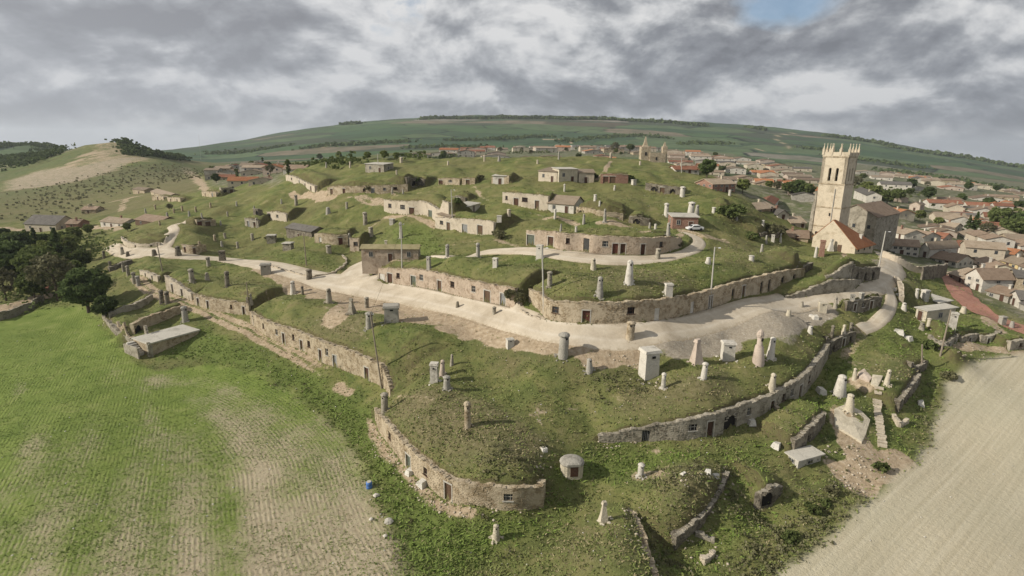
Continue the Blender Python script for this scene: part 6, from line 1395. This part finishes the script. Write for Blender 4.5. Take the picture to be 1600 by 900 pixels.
# annexe: pale gable wall and long orange roof
a, b, w2 = span((1335, 397), 1268); rz2 = rz; c2_ = (a+b)/2; hE = 9*k; hR = 44*k
ann = empty('church_annexe', (c2_[0], c2_[1], float(H(b[0], b[1]))), rz2, 'pale church annexe with a tall blank gable and a fresh orange tiled roof', 'church building')
dpt = 13.0; xr_ = -w2*.08
m = MB(); x0, x1 = -w2/2, w2/2
m.quad((x0, 0, -5), (x1, 0, -1.5), (x1, 0, hE), (x0, 0, hE+1.5)); m.tri((x0, 0, hE+1.5), (x1, 0, hE), (xr_, 0, hR))
m.quad((x1, 0, -1.5), (x1, dpt, -1.5), (x1, dpt, hE), (x1, 0, hE)); m.quad((x1, dpt, -1.5), (x0, dpt, -1.5), (x0, dpt, hE), (x1, dpt, hE)); m.quad((x0, dpt, -1.5), (x0, 0, -1.5), (x0, 0, hE+1.5), (x0, dpt, hE))
m.build('wall', 'tower_stone', ann)
m = MB(); kx = (hR-hE)/(x1-xr_); rl = 1.6; o_ = .5; T_ = .22       # short ridge, hipped back end
F0, F1, RA, RB = (x0-.3, .02, hE+1.3), (x1+o_, .02, hE-o_*kx), (xr_, .02, hR), (xr_, rl, hR-.1); B0, B1 = (x0-.3, dpt+.4, hE-.3), (x1+o_, dpt+.5, hE-o_*kx)
up_ = lambda p: (p[0], p[1], p[2]+T_)
m.quad(up_(F1), up_(B1), up_(RB), up_(RA)); m.quad(up_(F0), up_(RA), up_(RB), up_(B0)); m.tri(up_(B1), up_(B0), up_(RB))
m.quad(F1, B1, up_(B1), up_(F1)); m.quad(B1, B0, up_(B0), up_(B1)); m.quad(F0, RA, up_(RA), up_(F0)); m.quad(RA, F1, up_(F1), up_(RA)); m.quad(B0, F0, up_(F0), up_(B0))
rf = m.build('roof', 'roof_orange', ann)
m = MB(); m.box((x1*.72, dpt*.55, hE+1.2), (.6, .6, 2.6)); m.box((x1*.72, dpt*.55, hE+2.6), (.8, .8, .15)); m.build('chimney', 'white_plaster', rf)
for i in range(3): m = MB(); m.box((x1-.04, 2.5+i*4, hE*.5), (.16, .8, 1.0)); m.build('window', 'dark_hole', ann)
m = MB(); m.box((x1*.3, -.04, .9), (1.0, .14, 2.0)); m.build('door', 'old_wood', ann)
# grey nave behind the tower
c3_ = np.array([c[0]+16, c[1]+13, z0]); house(tuple(c3_), rz+.0, 12, 20, 7.5, 3.2, 'grey', 'roof_brown', 'shaded grey church nave partly hidden behind the tower and the annexe', None, gable='y', nwin=3, detail=1, cat='church building', chim=False, doors=0, base=4)
# ruined castle-like church in the distance
q = at_d(1007, 246, 520); q[2] = float(H(q[0], q[1])); root = empty('distant_church', tuple(q), 0, 'brownish distant church with a pointed turret beyond the hill crest', 'church')
kk = sc_at(q); m = MB(); m.box((0, 0, 8), (14*kk, 9, 22)); m.box((18*kk, 0, 6), (24*kk, 12, 16)); m.box((30*kk, 0, 9), (7*kk, 6, 21)); m.build('wall', 'tan', root)
m = MB(); m.lathe((0, 0, 19), [(6*kk, 0), (3.5*kk, 3), (.3, 9)], 4, 0, (0, 0), math.pi/4); m.lathe((30*kk, 0, 19.5), [(3.5*kk, 0), (.3, 4)], 4, 0, (0, 0), math.pi/4); m.build('spire', 'tan', root)
m = MB(); m.box((0, -4.6, 13), (1.6, .3, 3)); m.box((16*kk, -6.1, 9), (1.4, .3, 2.6)); m.build('window', 'dark_hole', root)
# white car by the brick garage
p = hit(1085, 360); root = empty('parked_car', (p[0], p[1], p[2]+.03), .15, 'white car parked on the dirt in front of the brick garage', 'car')
m = MB(); prof = [(-2.0, .35), (-2.05, .75), (-1.25, .92), (-.65, 1.38), (.75, 1.42), (1.5, .98), (2.05, .88), (2.1, .35)]
i0 = 0
for y in (-.85, -.72, .72, .85):
    for x, z in prof: m.v.append((x, y, .35+(z-.35)*(1 if abs(y) < .8 else (.9 if z < 1.1 else .93))))
for r in range(3):
    for i in range(len(prof)-1): a_ = r*8+i; m.f.append((a_, a_+1, a_+9, a_+8))
m.f.append(tuple(range(7, -1, -1))); m.f.append(tuple(range(24, 32))); m.f.append((0, 8, 15, 7)); m.f.append((16, 24, 31, 23)); m.f.append((8, 16, 23, 15)); m.build('body', 'white_paint', root)
m = MB()
for y in (-.865, .865): m.quad((-1.05, y, .98), (1.2, y, .98), (.7, y, 1.28), (-.62, y, 1.28))
m.quad((-1.22, -.66, .97), (-1.22, .66, .97), (-.72, .62, 1.36), (-.72, -.62, 1.36)); m.build('window', 'glass', root)
for x in (-1.3, 1.3):
    for y in (-.8, .8):
        m = MB(); n = 12
        for i in range(n):
            a0, a1 = 2*math.pi*i/n, 2*math.pi*(i+1)/n; P0 = (x+.33*math.cos(a0), .33+.33*math.sin(a0)); P1 = (x+.33*math.cos(a1), .33+.33*math.sin(a1))
            m.quad((P0[0], y-.11, P0[1]), (P0[0], y+.11, P0[1]), (P1[0], y+.11, P1[1]), (P1[0], y-.11, P1[1])); m.tri((x, y-.11, .33), (P0[0], y-.11, P0[1]), (P1[0], y-.11, P1[1])); m.tri((x, y+.11, .33), (P1[0], y+.11, P1[1]), (P0[0], y+.11, P0[1]))
        m.build('wheel', 'rubber', root)
# blue drum and white litter at the field edge
p = hit(577, 762); root = empty('blue_drum', tuple(p), 0, 'blue plastic drum with a pale lid lying at the field edge', 'drum')
m = MB(); m.lathe((0, 0, -.1), [(.36, 0), (.42, .1), (.42, .45), (.38, .55), (.42, .62), (.40, .95), (.34, 1.0)], 12); m.build('body', 'blue_plastic', root, True); m = MB(); m.lathe((0, 0, .9), [(.3, 0), (.3, .06)], 12); m.build('lid', 'slab', root)
for x, y, lab, s in [(580,812,'white litter lump at the field edge, nearest the blue drum', .3), (607,816,'large grey-white litter sack lying at the field edge', .55), (602,838,'small round white litter lump lowest along the field edge', .28), (588,775,'crumpled pale sheet just right of the blue drum', .4)]:
    p = hit(x, y); m = MB(); m.lathe((0, 0, -.05), [(s*.8, 0), (s, s*.4), (s*.7, s*.8), (s*.2, s)], 8, .2); o = m.build('litter_sack', 'white_plaster'); o.location = tuple(p); tag(o, lab, 'litter')
# red brick path at the right
m_, line, wd = stroke([(1487,432,6),(1500,452,6.5),(1520,476,6.5),(1552,497,6.5),(1590,513,7),(1640,532,7)], .4); V = []
tan_ = np.gradient(line, axis=0); tan_ /= np.hypot(*tan_.T)[:, None]; nn_ = np.stack([-tan_[:, 1], tan_[:, 0]], 1)
for o_ in np.linspace(-.5, .5, 7): V.append(line+nn_*(o_*wd)[:, None])
V = np.array(V); vv = np.concatenate([V, (H(V[..., 0], V[..., 1])+.09)[..., None]], 2); idx = np.arange(V.shape[0]*V.shape[1]).reshape(V.shape[:2])
F = np.stack([idx[1:, :-1], idx[1:, 1:], idx[:-1, 1:], idx[:-1, :-1]], -1).reshape(-1, 4); o = link('brick_path', np_mesh('brick_path', vv.reshape(-1, 3), F, True), 'red_paving'); o['kind'] = 'structure'
# ---------------------------------------------------------------- trees, scrub, turf
def leaf_cards(rs, pts, size, k=1, up=0.0):
    """one small bent leaf clump (2 quads) at each point"""
    n = len(pts); V = []; F = []
    for j in range(2):
        a = rs.uniform(0, 2*np.pi, n); el = rs.uniform(-.9, .9, n)+up
        u = np.stack([np.cos(a), np.sin(a), np.zeros(n)], 1); v = np.stack([-np.sin(a)*np.sin(el), np.cos(a)*np.sin(el), np.cos(el)], 1)
        s = size*rs.uniform(.55, 1.3, n)[:, None]; sv = s*rs.uniform(.6, 1.0, n)[:, None]
        V.append(np.stack([pts-u*s*.5-v*sv*.5, pts+u*s*.5-v*sv*.35, pts+u*s*.35+v*sv*.5, pts-u*s*.5+v*sv*.4], 1).reshape(-1, 3))
    V = np.concatenate(V); F = np.arange(len(V)).reshape(-1, 4); return V, F
def crown_mesh(seed, R, Hh, z0, nclump, per, size, kind='round'):
    rs = np.random.RandomState(seed); P_ = []
    for i in range(nclump):
        if kind == 'cone': t = rs.uniform(0, 1); r = R*(1-t)*rs.uniform(.3, 1); a = rs.uniform(0, 6.28); c = np.array([r*math.cos(a), r*math.sin(a), z0+t*Hh]); cr = R*.28*(1.1-t)
        elif kind == 'column': t = rs.uniform(0, 1); r = R*(.9-.5*abs(t-.4))*rs.uniform(.2, 1); a = rs.uniform(0, 6.28); c = np.array([r*math.cos(a), r*math.sin(a), z0+t*Hh]); cr = R*.4
        else:
            d = rs.normal(size=3); d /= np.linalg.norm(d); d[2] = d[2]*.9+.1; rad = rs.uniform(.45, 1.0)**.6; c = np.array([d[0]*R*rad*.82, d[1]*R*rad*.82, z0+Hh*.5+d[2]*Hh*.42*rad]); cr = R*rs.uniform(.16, .34)
        q = rs.normal(size=(per, 3)); q /= np.linalg.norm(q, axis=1)[:, None]; q *= (rs.uniform(.4, 1.0, per)[:, None]); q[:, 2] *= .75
        P_.append(c+q*cr)
    return leaf_cards(rs, np.concatenate(P_), size)
def trunk_mesh(R, h, n=4, seed=0):
    m = MB(); rnd = random.Random(seed)
    m.lathe((0, 0, -.4), [(R*1.3, 0), (R, .5), (R*.75, h*.6), (R*.5, h)], 7, .08)
    for i in range(n):
        a = rnd.uniform(0, 6.28); z = h*rnd.uniform(.55, .9); l = h*rnd.uniform(.4, .7)
        m.lathe((0, 0, z), [(R*.42, 0), (R*.3, l*.5), (R*.12, l)], 5, 0, (math.cos(a)*l*.75, math.sin(a)*l*.75))
    return m.mesh('trunk')
TP = {}
def tree_proto(key, leaf, kind, R, Hh, z0, nclump, per, size, tr):
    me = np_mesh('crown', *crown_mesh(hash(key) % 9999 if False else sum(map(ord, key))*7, R, Hh, z0, nclump, per, size, kind)); me.materials.append(MATS[leaf])
    tm = trunk_mesh(tr, z0+Hh*.45, 5, sum(map(ord, key))); tm.materials.append(MATS['bark']); TP[key] = (me, tm)
tree_proto('oakA', 'leaf_dark', 'round', 4.2, 6.6, 1.2, 70, 34, .62, .3)
tree_proto('oakB', 'leaf_mid', 'round', 3.8, 6.2, 1.3, 60, 30, .6, .26)
tree_proto('pale', 'leaf_light', 'round', 3.6, 6.4, 1.0, 46, 26, .6, .24)
tree_proto('bare', 'leaf_brown', 'round', 3.6, 6.0, 1.6, 44, 22, .4, .22)
tree_proto('conif', 'leaf_dark', 'cone', 2.6, 7.5, .8, 60, 22, .5, .22)
tree_proto('slim', 'leaf_mid', 'column', 1.5, 8.0, .8, 40, 22, .5, .18)
tree_proto('bush', 'leaf_mid', 'round', 1.5, 1.9, -.1, 22, 20, .34, .08)
tree_proto('drybush', 'scrub_leaf', 'round', 1.5, 1.7, -.15, 24, 20, .30, .08)
def tree(x, y, key, s, label, group, rz=None, sz=1.0, cat='tree'):
    z = float(H(x, y)); rz = random.uniform(0, 6.28) if rz is None else rz
    r = empty('tree' if cat == 'tree' else 'bush', (x, y, z-.1), rz, label, cat, group); r.scale = (s, s, s*sz)
    link('crown', TP[key][0], None, r); link('trunk' if cat == 'tree' else 'stem', TP[key][1], None, r); return r
def tree_px(px, py, hpx, key, label, group, sz=1.0, cat='tree'):
    p = hit(px, py); Ht = {'oakA': 7.8, 'oakB': 7.5, 'pale': 7.4, 'bare': 7.6, 'conif': 8.3, 'slim': 8.8, 'bush': 1.8, 'drybush': 1.6}[key]
    return tree(p[0], p[1], key, hpx*sc_at(p)/Ht, label, group, None, sz, cat)
g_ = 'trees beside the young crop at the left'
for a in [(139,488,66,'oakA','big dark round tree overhanging the corner of the young crop'),(166,497,34,'oakA','small dark tree at the foot of the big dark round one'),(112,452,48,'oakB','green tree between the brownish half-bare one and the big round one'),(78,420,46,'pale','light green tree in the gap behind the brownish half-bare one'),(55,470,44,'oakB','lowest green tree, beside the small farm shed'),(10,470,50,'bare','brownish tree at the very left edge above the boundary wall'),(30,400,40,'oakB','round green tree left of the two dark pointed ones'),(100,395,34,'oakB','round green tree between the dark pointed ones and the pale young tree'),(75,396,30,'oakA','dark tree just below the weathered barn wall'),(8,392,34,'oakA','small dark tree at the left edge, topmost row'),(128,425,34,'oakB','green tree hugging the top of the terrace wall'),(91,470,72,'bare','brownish half-bare tree left of the big dark round one'),(68,448,64,'oakB','green tree right behind the brownish half-bare one'),(95,420,60,'conif','dark pointed tree above the brownish half-bare one'),
          (60,405,46,'conif','second dark pointed tree, left of the taller one'),(20,446,66,'oakA','dark tree mass nearest the left picture edge, front row'),(45,440,56,'oakB','mid-green tree in the front row between two dark ones'),(5,420,52,'oakB','green tree cut by the left picture edge, upper row'),(32,418,52,'oakA','dark tree in the upper row near the left picture edge'),(112,400,34,'pale','pale young tree on the right end of the upper row'),(118,378,24,'pale','pale green bush-like tree right of the weathered barn'),(88,392,26,'pale','pale green tree directly below the weathered barn'),(140,368,18,'pale','small pale tree between the barn and the white cottage'),(24,388,22,'pale','small pale tree left below the weathered barn'),(200,362,14,'pale','small pale tree right of the white farm cottage'),(266,330,12,'bare','low brown thicket tree on the far left flank')]:
    tree_px(a[0], a[1], a[2]*1.06, a[3], a[4], g_)
g_ = 'trees in and around the town'
for a in [(1104,277,28,'oakA','large dark round tree alone beyond the right shoulder of the hill'),(1160,302,24,'pale','grey-green round tree left of the town, near the brick farmhouse'),(1128,270,12,'oakB','small tree right of the large dark lone one'),
          (1232,306,24,'oakB','green tree at the left end of the row left of the tower'),(1246,309,28,'oakA','dark green tree in the row left of the tower'),(1258,312,28,'oakB','tree touching the tower on its left side'),(1214,300,18,'bare','greyish tree farther left in the row left of the tower'),(1336,296,22,'bare','brown tree close right of the belfry'),(1352,306,24,'pale','light green tree right of the belfry'),(1366,314,26,'pale','bright green tree in the gardens right of the tower'),(1385,322,26,'oakB','green garden tree, third right of the tower'),(1402,316,22,'oakB','green garden tree, fourth right of the tower'),(1421,297,18,'oakA','dark tree in front of the red industrial roofs'),
          (1450,312,20,'oakA','dark tree in the middle of the far quarter'),(1437,345,18,'pale','bright green tree between white houses, left of two'),(1466,356,18,'pale','bright green tree between white houses, right of two'),(1522,365,34,'conif','dark pointed tree standing in the right part of town'),(1512,362,26,'conif','shorter dark pointed tree beside the tall pointed one'),(1560,362,40,'oakB','big round green tree right of the pointed pair'),(1580,378,40,'oakB','big green tree near the right edge above the near roofs'),(1598,372,44,'oakA','dark big tree at the right picture edge'),(1540,372,26,'bare','brownish tree between the pointed pair and the big round one'),
          (1327,368,22,'oakA','dark tree behind the orange-roofed annexe, left one'),(1345,372,18,'conif','pointed dark tree behind the annexe chimney'),(1500,318,16,'oakA','dark tree in the back row of the far quarter, left of three'),(1543,326,18,'oakA','dark tree in the back row of the far quarter, middle'),(1590,336,22,'oakA','dark tree in the back row of the far quarter, right'),
          (830,243,9,'bare','hazy brown tree in the valley behind the hilltop'),(960,240,18,'bare','tall hazy tree left of the distant church'),(985,238,14,'oakB','second hazy tree left of the distant church'),(600,250,16,'pale','yellowish broad tree behind the far hilltop hut'),(575,250,14,'pale','yellowish tree left of the broad one behind the hut'),(620,251,14,'pale','yellowish tree right of the broad one behind the hut'),(500,250,10,'oakA','small dark tree on the valley floor left of the yellowish ones'),(530,248,10,'oakA','another small dark tree next to the yellowish ones')]:
    tree_px(a[0], a[1], a[2], a[3], a[4], g_)
sp = [(x, y) for x, y in TREE_SPOTS]; random.shuffle(sp)
KN = [('oakB', 'green round'), ('oakA', 'dark round'), ('bare', 'brownish'), ('pale', 'pale green'), ('slim', 'slim upright')]; cnt = [0]*5
sp = sorted(sp[:90], key=lambda q: project((q[0], q[1], float(H(*q))))[0])
for i, (x, y) in enumerate(sp):
    j = i % 5; cnt[j] += 1
    tree(x, y, KN[j][0], random.uniform(.45, .95), 'small %s garden tree, %s of its kind from the left among town roofs' % (KN[j][1], ORD[cnt[j]-1]), 'small garden trees between town roofs')
# far tree lines and the pine belt, too many and too far to count
def far_mass(lines_, label_, name, leaf, n, size, hgt, spread=6, seed=1):
    rs = np.random.RandomState(seed); P_ = []
    for pts in lines_:
        q = [hit(*p_) for p_ in pts]; line, s_ = resample(q, 3.0); ln = max(2, int(n*len(line)))
        i = rs.randint(0, len(line), ln); base_ = line[i]+rs.normal(size=(ln, 2))*spread
        hh_ = hgt*(.5+.9*np.abs(vnoise(base_[:, 0]/9+50, base_[:, 1]/9, 3))*2)*rs.uniform(.1, 1, ln)
        P_.append(np.column_stack([base_, H(base_[:, 0], base_[:, 1])+hh_]))
    V, F = leaf_cards(rs, np.concatenate(P_), size); o = link(name, np_mesh(name, V, F), leaf); o['kind'] = 'stuff'; o['label'] = label_; return o
far_mass([[(165,217),(195,226),(215,234),(240,243),(283,249)],[(230,242),(260,246),(283,248)],[(250,245),(283,249)]], 'belt of dark pines down the right side of the chalky hill', 'pine_belt', 'leaf_dark', 16, 2.2, 5.5, 4.5, 2)
far_mass([[(0,232),(20,226),(45,223),(70,231)]  ,[(0,250),(30,250),(60,252)],[(75,236),(90,238)]], 'dark wood on the far left hill', 'wood', 'leaf_dark', 22, 3.4, 7, 12, 3)
far_mass([[(660,187),(720,186),(800,185),(900,187),(1000,190),(1100,197)],[(1170,200),(1190,203)],[(1290,213),(1370,224),(1400,232)],[(540,195),(560,194)],[(1420,236),(1500,246),(1600,263)]], 'broken tree line on the far ridge', 'tree_line', 'leaf_dark', 9, 8, 9, 9, 4)
far_mass([[(480,232),(560,226),(640,222)],[(700,220),(780,218),(860,214)],[(880,222),(960,214),(1040,216)],[(1070,226),(1130,224)],[(1300,245),(1360,252),(1440,262)],[(1380,268),(1480,280),(1600,300)],[(1250,232),(1300,236)],[(330,240),(400,236),(450,228)],[(640,232),(700,230),(760,232)]], 'hedges and copses across the far fields', 'hedges', 'leaf_dark', 5, 5.0, 6, 12, 5)
far_mass([[(1395,300),(1440,306)],[(1480,330),(1560,342)],[(1370,300),(1400,310)],[(470,258),(520,254),(560,256)],[(640,250),(700,244)],[(800,240),(860,239)],[(1130,262),(1200,272)],[(1300,290),(1340,296)],[(1560,372),(1600,385)]], 'loose greenery between gardens and streets', 'garden_greenery', 'leaf_mid', 5, 1.6, 3.5, 4, 6)
# bushes one can tell apart on the hill
g_ = 'bushes on the cellar hill'
for a in [(805,470,22,'drybush','brown-green bush in the gap between the two long cellar fronts'),(780,372,14,'drybush','bare brown bush right of the pale three-door front'),(1145,340,22,'bush','dark bush over the hollow near the town edge'),(1130,336,16,'bush','smaller dark bush beside the hollow near the town edge'),(1175,375,14,'bush','dark bush on the right slope left of the slender vents'),(1200,365,18,'drybush','grey thicket left of the church tower'),(1216,366,16,'drybush','grey thicket nearer the church tower'),
          (655,286,10,'bush','dark bush by the black cellar mouth near the hilltop'),(715,318,10,'bush','dark bush left of the tiny pale cube hut'),(575,297,8,'drybush','small bush on the upper terrace'),(928,279,9,'bush','dark bush left of the brick-red front'),(985,281,8,'bush','dark bush right of the brick-red front'),(750,280,8,'drybush','small thicket near the white square vent house'),(1450,545,16,'bush','dark bush left of the leaning pole by the cellar fronts'),(1482,592,14,'drybush','dry bush on the margin of the ploughed field'),(1375,735,16,'bush','grey-green bush on the bare earth below the steps'),(1000,340,8,'drybush','low bush on the round green mound'),(420,376,8,'drybush','low bush on the left slope'),(1060,385,9,'drybush','shaded bush at the right end of the middle terrace'),(640,395,9,'drybush','low bush right of the small cellar house'),
          (810,720,9,'drybush','largest scrub bush on the tip mound'),(850,700,8,'drybush','scrub bush with a pale boulder on the tip mound'),(1300,770,14,'drybush','pale scrub above the ploughed field corner'),(1270,800,16,'bush','dense dark scrub along the ploughed field, upper'),(1235,845,18,'bush','dense dark scrub along the ploughed field, lower'),(1290,790,12,'bush','dense scrub on the bank between grass and ploughed field')]:
    tree_px(a[0], a[1], a[2], a[3], a[4], g_, 1.0, 'bush')

# scattered low scrub, turf tufts and loose stones: uncountable
def scatter(n, region, prob, seed, dens_by=None):
    rs = np.random.RandomState(seed); px = rs.uniform(region[0], region[1], n); D = np.exp(rs.uniform(math.log(region[2]), math.log(region[3]), n))
    x = (px-800)/FPX*D; y = D; k = prob(x, y) > rs.uniform(0, 1, n); return x[k], y[k], rs
def samp(A_, x, y):
    i = np.clip(np.searchsorted(GX, x), 0, len(GX)-1); j = np.clip(np.searchsorted(GY, y), 0, len(GY)-1); return A_[j, i]
bare = np.maximum(np.maximum(road_mask, dirt*.9), np.maximum(field_l, np.maximum(field_r, np.maximum(gravel, town))))
def green(x, y): return 1-samp(bare, x, y)
bank = np.zeros_like(ZZ)
for pts in ([(1200,890,5),(1240,850,6),(1290,795,6),(1320,765,4)], [(1455,690,3),(1475,630,3),(1485,590,3)], [(790,725,5),(835,708,3)], [(960,600,5),(1010,590,4),(950,610,4)], [(1060,745,5),(1100,745,5)], [(1150,760,4),(1165,800,5)], [(1330,700,3),(1325,760,3)], [(1130,330,7),(1180,350,8),(1200,375,6)], [(1005,830,3),(1040,880,3)], [(730,300,5),(700,322,4)]): add(bank, stroke(pts, 2.5, .4)[0])
far_mass([[(20,330),(90,310),(160,295)],[(150,300),(220,275),(280,262)],[(200,290),(260,285),(300,275)],[(210,268),(260,262),(290,268)],[(0,345),(60,330)],[(60,300),(160,280)]], 'low brown scrub on the slope of the left hill', 'hill_scrub', 'leaf_brown', 5, 1.4, 1.2, 20, 8)
far_mass([[(0,470),(40,455),(90,470)],[(0,430),(60,430),(100,430)],[(60,380),(130,385),(150,400)]], 'undergrowth below the left trees', 'undergrowth', 'leaf_mid', 20, .8, 1.8, 4, 9)
def tufts(name, n, region, probf, seed, hgt, wid, mat, blades=3, label=None):
    x, y, rs = scatter(n, region, probf, seed); z = H(x, y); V = []
    for b in range(blades):
        a = rs.uniform(0, 6.28, len(x)); ox, oy = rs.normal(size=(2, len(x)))*wid*.5; h_ = hgt*rs.uniform(.3, .95, len(x)); lx, ly = rs.normal(size=(2, len(x)))*hgt*.9
        ux, uy = np.cos(a)*wid*.45, np.sin(a)*wid*.45
        V.append(np.stack([np.stack([x+ox-ux, y+oy-uy, z-.03], 1), np.stack([x+ox+ux, y+oy+uy, z-.03], 1), np.stack([x+ox+lx, y+oy+ly, z+h_], 1)], 1))
    V = np.concatenate(V).reshape(-1, 3); F = np.arange(len(V)).reshape(-1, 3); o = link(name, np_mesh(name, V, F), mat); o['kind'] = 'stuff'; o['label'] = label; return o
R_ = (-420, 2020, 44, 210)
tufts('grass_tufts', 130000, R_, lambda x, y: green(x, y)*(.25+1.2*np.clip(vnoise(x/3.3, y/3.3, 31)+.35, 0, 1)), 11, .26, .30, 'turf_stuff', 2, 'short turf on the cellar mounds')
tufts('dry_grass', 85000, R_, lambda x, y: green(x, y)*(.12+samp(dry, x, y)*.9+.7*np.clip(vnoise(x/5, y/5, 32)-.05, 0, 1)), 12, .24, .28, 'dry_turf', 2, 'dry straw-coloured grass on the mounds')
tufts('lush_grass', 85000, R_, lambda x, y: green(x, y)*samp(lush, x, y), 13, .38, .36, 'lush_turf', 2, 'long bright green grass on the banks')
tufts('crop_shoots', 80000, (-500, 1000, 38, 130), lambda x, y: samp(field_l, x, y)*np.clip(.25+1.6*(vnoise(x/7, y/7, 33)+.15)+np.clip((y-60)/60, 0, .5), .08, 1), 14, .16, .20, 'crop_leaf', 2, 'young green cereal shoots in the field')
# scrub clumps
x, y, rs = scatter(26000, (300, 1660, 44, 200), lambda x, y: green(x, y)*(samp(bank, x, y)*.5+.03*(vnoise(x/6, y/6, 40) > .18)), 15)
P_ = np.column_stack([x, y, H(x, y)]); P_ = np.repeat(P_, 7, 0)+rs.normal(size=(len(P_)*7, 3))*np.array([.28, .28, .16])+np.array([0, 0, .18])
o = link('scrub', np_mesh('scrub', *leaf_cards(rs, P_, .26)), 'scrub_leaf'); o['kind'] = 'stuff'; o['label'] = 'low thorny scrub and thistles on the banks'
# loose stones
rubble = np.zeros_like(ZZ)
for pts in ([(575,655,1.2),(600,700,1.6),(640,745,1.6),(690,788,1.6),(740,803,1.4)], [(1055,850,1.5),(1100,820,1.8),(1140,745,1.2)], [(985,797,1.5),(1022,900,1.8)], [(1070,742,3),(1105,740,3)], [(1085,880,3),(1118,870,3)], [(160,500,1),(212,542,1)], [(940,690,1.5),(1000,680,1.5)], [(990,590,2),(1020,595,2)], [(1330,760,4),(1340,700,3)], [(1440,500,3),(1480,560,2)], [(990,560,1.5),(965,562,1.5)], [(1300,700,2),(1310,760,2)], [(1550,550,4),(1500,550,2)], [(910,418,2),(945,424,2)], [(845,795,1.2),(760,798,1.2)], [(840,745,1.5),(850,700,2)]): add(rubble, stroke(pts, .8, .5)[0])
def rocks(name, n, probf, seed, smin, smax, mat, label, region=R_):
    x, y, rs = scatter(n, region, probf, seed); z = H(x, y); n = len(x); s = rs.uniform(smin, smax, n)**1.0; a = rs.uniform(0, 6.28, n)
    base_ = np.array([(-1, -1, -.6), (1, -1, -.6), (1, 1, -.6), (-1, 1, -.6), (-.7, -.7, .6), (.7, -.8, .5), (.6, .7, .65), (-.8, .6, .45)])*.5
    B = base_[None]+rs.uniform(-.14, .14, (n, 8, 3)); B *= s[:, None, None]*np.array([1, .8, .65]); ca, sa = np.cos(a)[:, None], np.sin(a)[:, None]
    X = B[..., 0]*ca-B[..., 1]*sa+x[:, None]; Y = B[..., 0]*sa+B[..., 1]*ca+y[:, None]; Z = B[..., 2]+(z+s*.14)[:, None]
    V = np.stack([X, Y, Z], -1).reshape(-1, 3); f = np.array([(3, 2, 1, 0), (4, 5, 6, 7), (0, 1, 5, 4), (1, 2, 6, 5), (2, 3, 7, 6), (3, 0, 4, 7)])
    F = (np.arange(n)[:, None, None]*8+f).reshape(-1, 4); o = link(name, np_mesh(name, V, F), mat); o['kind'] = 'stuff'; o['label'] = label
rocks('rubble', 60000, lambda x, y: samp(rubble, x, y)*.4, 21, .12, .42, 'pale', 'fallen rubble along ruined walls and edges')
rocks('stones', 60000, lambda x, y: .012+samp(np.maximum(dirt, gravel)*(1-road_mask)*(1-field_r)*(1-field_l), x, y)*.10, 22, .07, .24, 'boulder', 'small loose stones on turf and bare earth')
for i, (x, y, s, lab) in enumerate([(1106,741,1.0,'whitish boulder in the stony patch of the low ruined mound'),(1118,745,.8,'second whitish boulder, right one in the stony patch'),(1068,741,.6,'small whitish boulder left in the stony patch'),(1282,613,1.5,'big flat whitish boulder between the shaded front and the cone vents'),(1404,520,1.8,'long grey rock in the grass below the winding lane'),(1418,530,1.3,'lower end rock of the long grey one below the lane'),(850,704,.8,'whitish boulder in the scrub of the tip mound'),(1172,660,1.6,'upright yellowish rock at the foot of the shaded front'),(1212,697,1.2,'pale flat stone at the left foot of the overgrown mound'),(1438,632,1.3,'pale broken rock in the hollow by the dark cellar wall'),(1398,453,.9,'upper whitish block beside the winding lane'),(1403,462,1.0,'lower whitish block beside the winding lane'),(662,756,1.6,'flat grey slab lying in front of the curving lowest wall'),(640,740,1.1,'small grey slab left of the flat slab by the lowest wall'),(1268,495,.8,'small pale rock on the gravel verge'),(1274,499,1.4,'pale broken slab below the gravel verge')]):
    p = hit(x, y); m = MB(); m.box((0, 0, s*.18), (s*1.1, s*.8, s*.6), random.uniform(0, 3), s*.12, .25); o = m.build('boulder', 'boulder'); o.location = tuple(p); tag(o, lab, 'boulder', 'loose boulders on the slopes')
for o in bpy.data.objects:
    lb = o.get('label')
    if lb and len(lb.split()) > 16: print('LONG', o.name, len(lb.split()), lb)
from collections import Counter
print('DUP', [k for k, v in Counter(o.get('label') for o in bpy.data.objects if o.get('label')).items() if v > 1])
# ---------------------------------------------------------------- air
me = bpy.data.meshes.new('haze'); m = MB(); X_, Y0_, Y1_, Z0_, Z1_ = 16000, -300, 15800, float(ZZ.min())-5, float(ZZ.max())+60
m.box((0, (Y0_+Y1_)/2, (Z0_+Z1_)/2), (2*X_, Y1_-Y0_, Z1_-Z0_)); hz = m.build('haze', None); hz['kind'] = 'stuff'; hz['label'] = 'thin pale air over the valley'
hm = bpy.data.materials.new('haze'); hm.use_nodes = True; t = NT(hm.node_tree); t.n.clear(); out = t.node('ShaderNodeOutputMaterial'); pv_ = t.node('ShaderNodeVolumePrincipled')
pv_.inputs['Color'].default_value = (0.80, 0.86, 0.93, 1); pv_.inputs['Density'].default_value = 0.00009; pv_.inputs['Anisotropy'].default_value = 0.2
t.l.new(pv_.outputs[0], out.inputs['Volume']); hz.data.materials.append(hm); SC.cycles.volume_bounces = 0
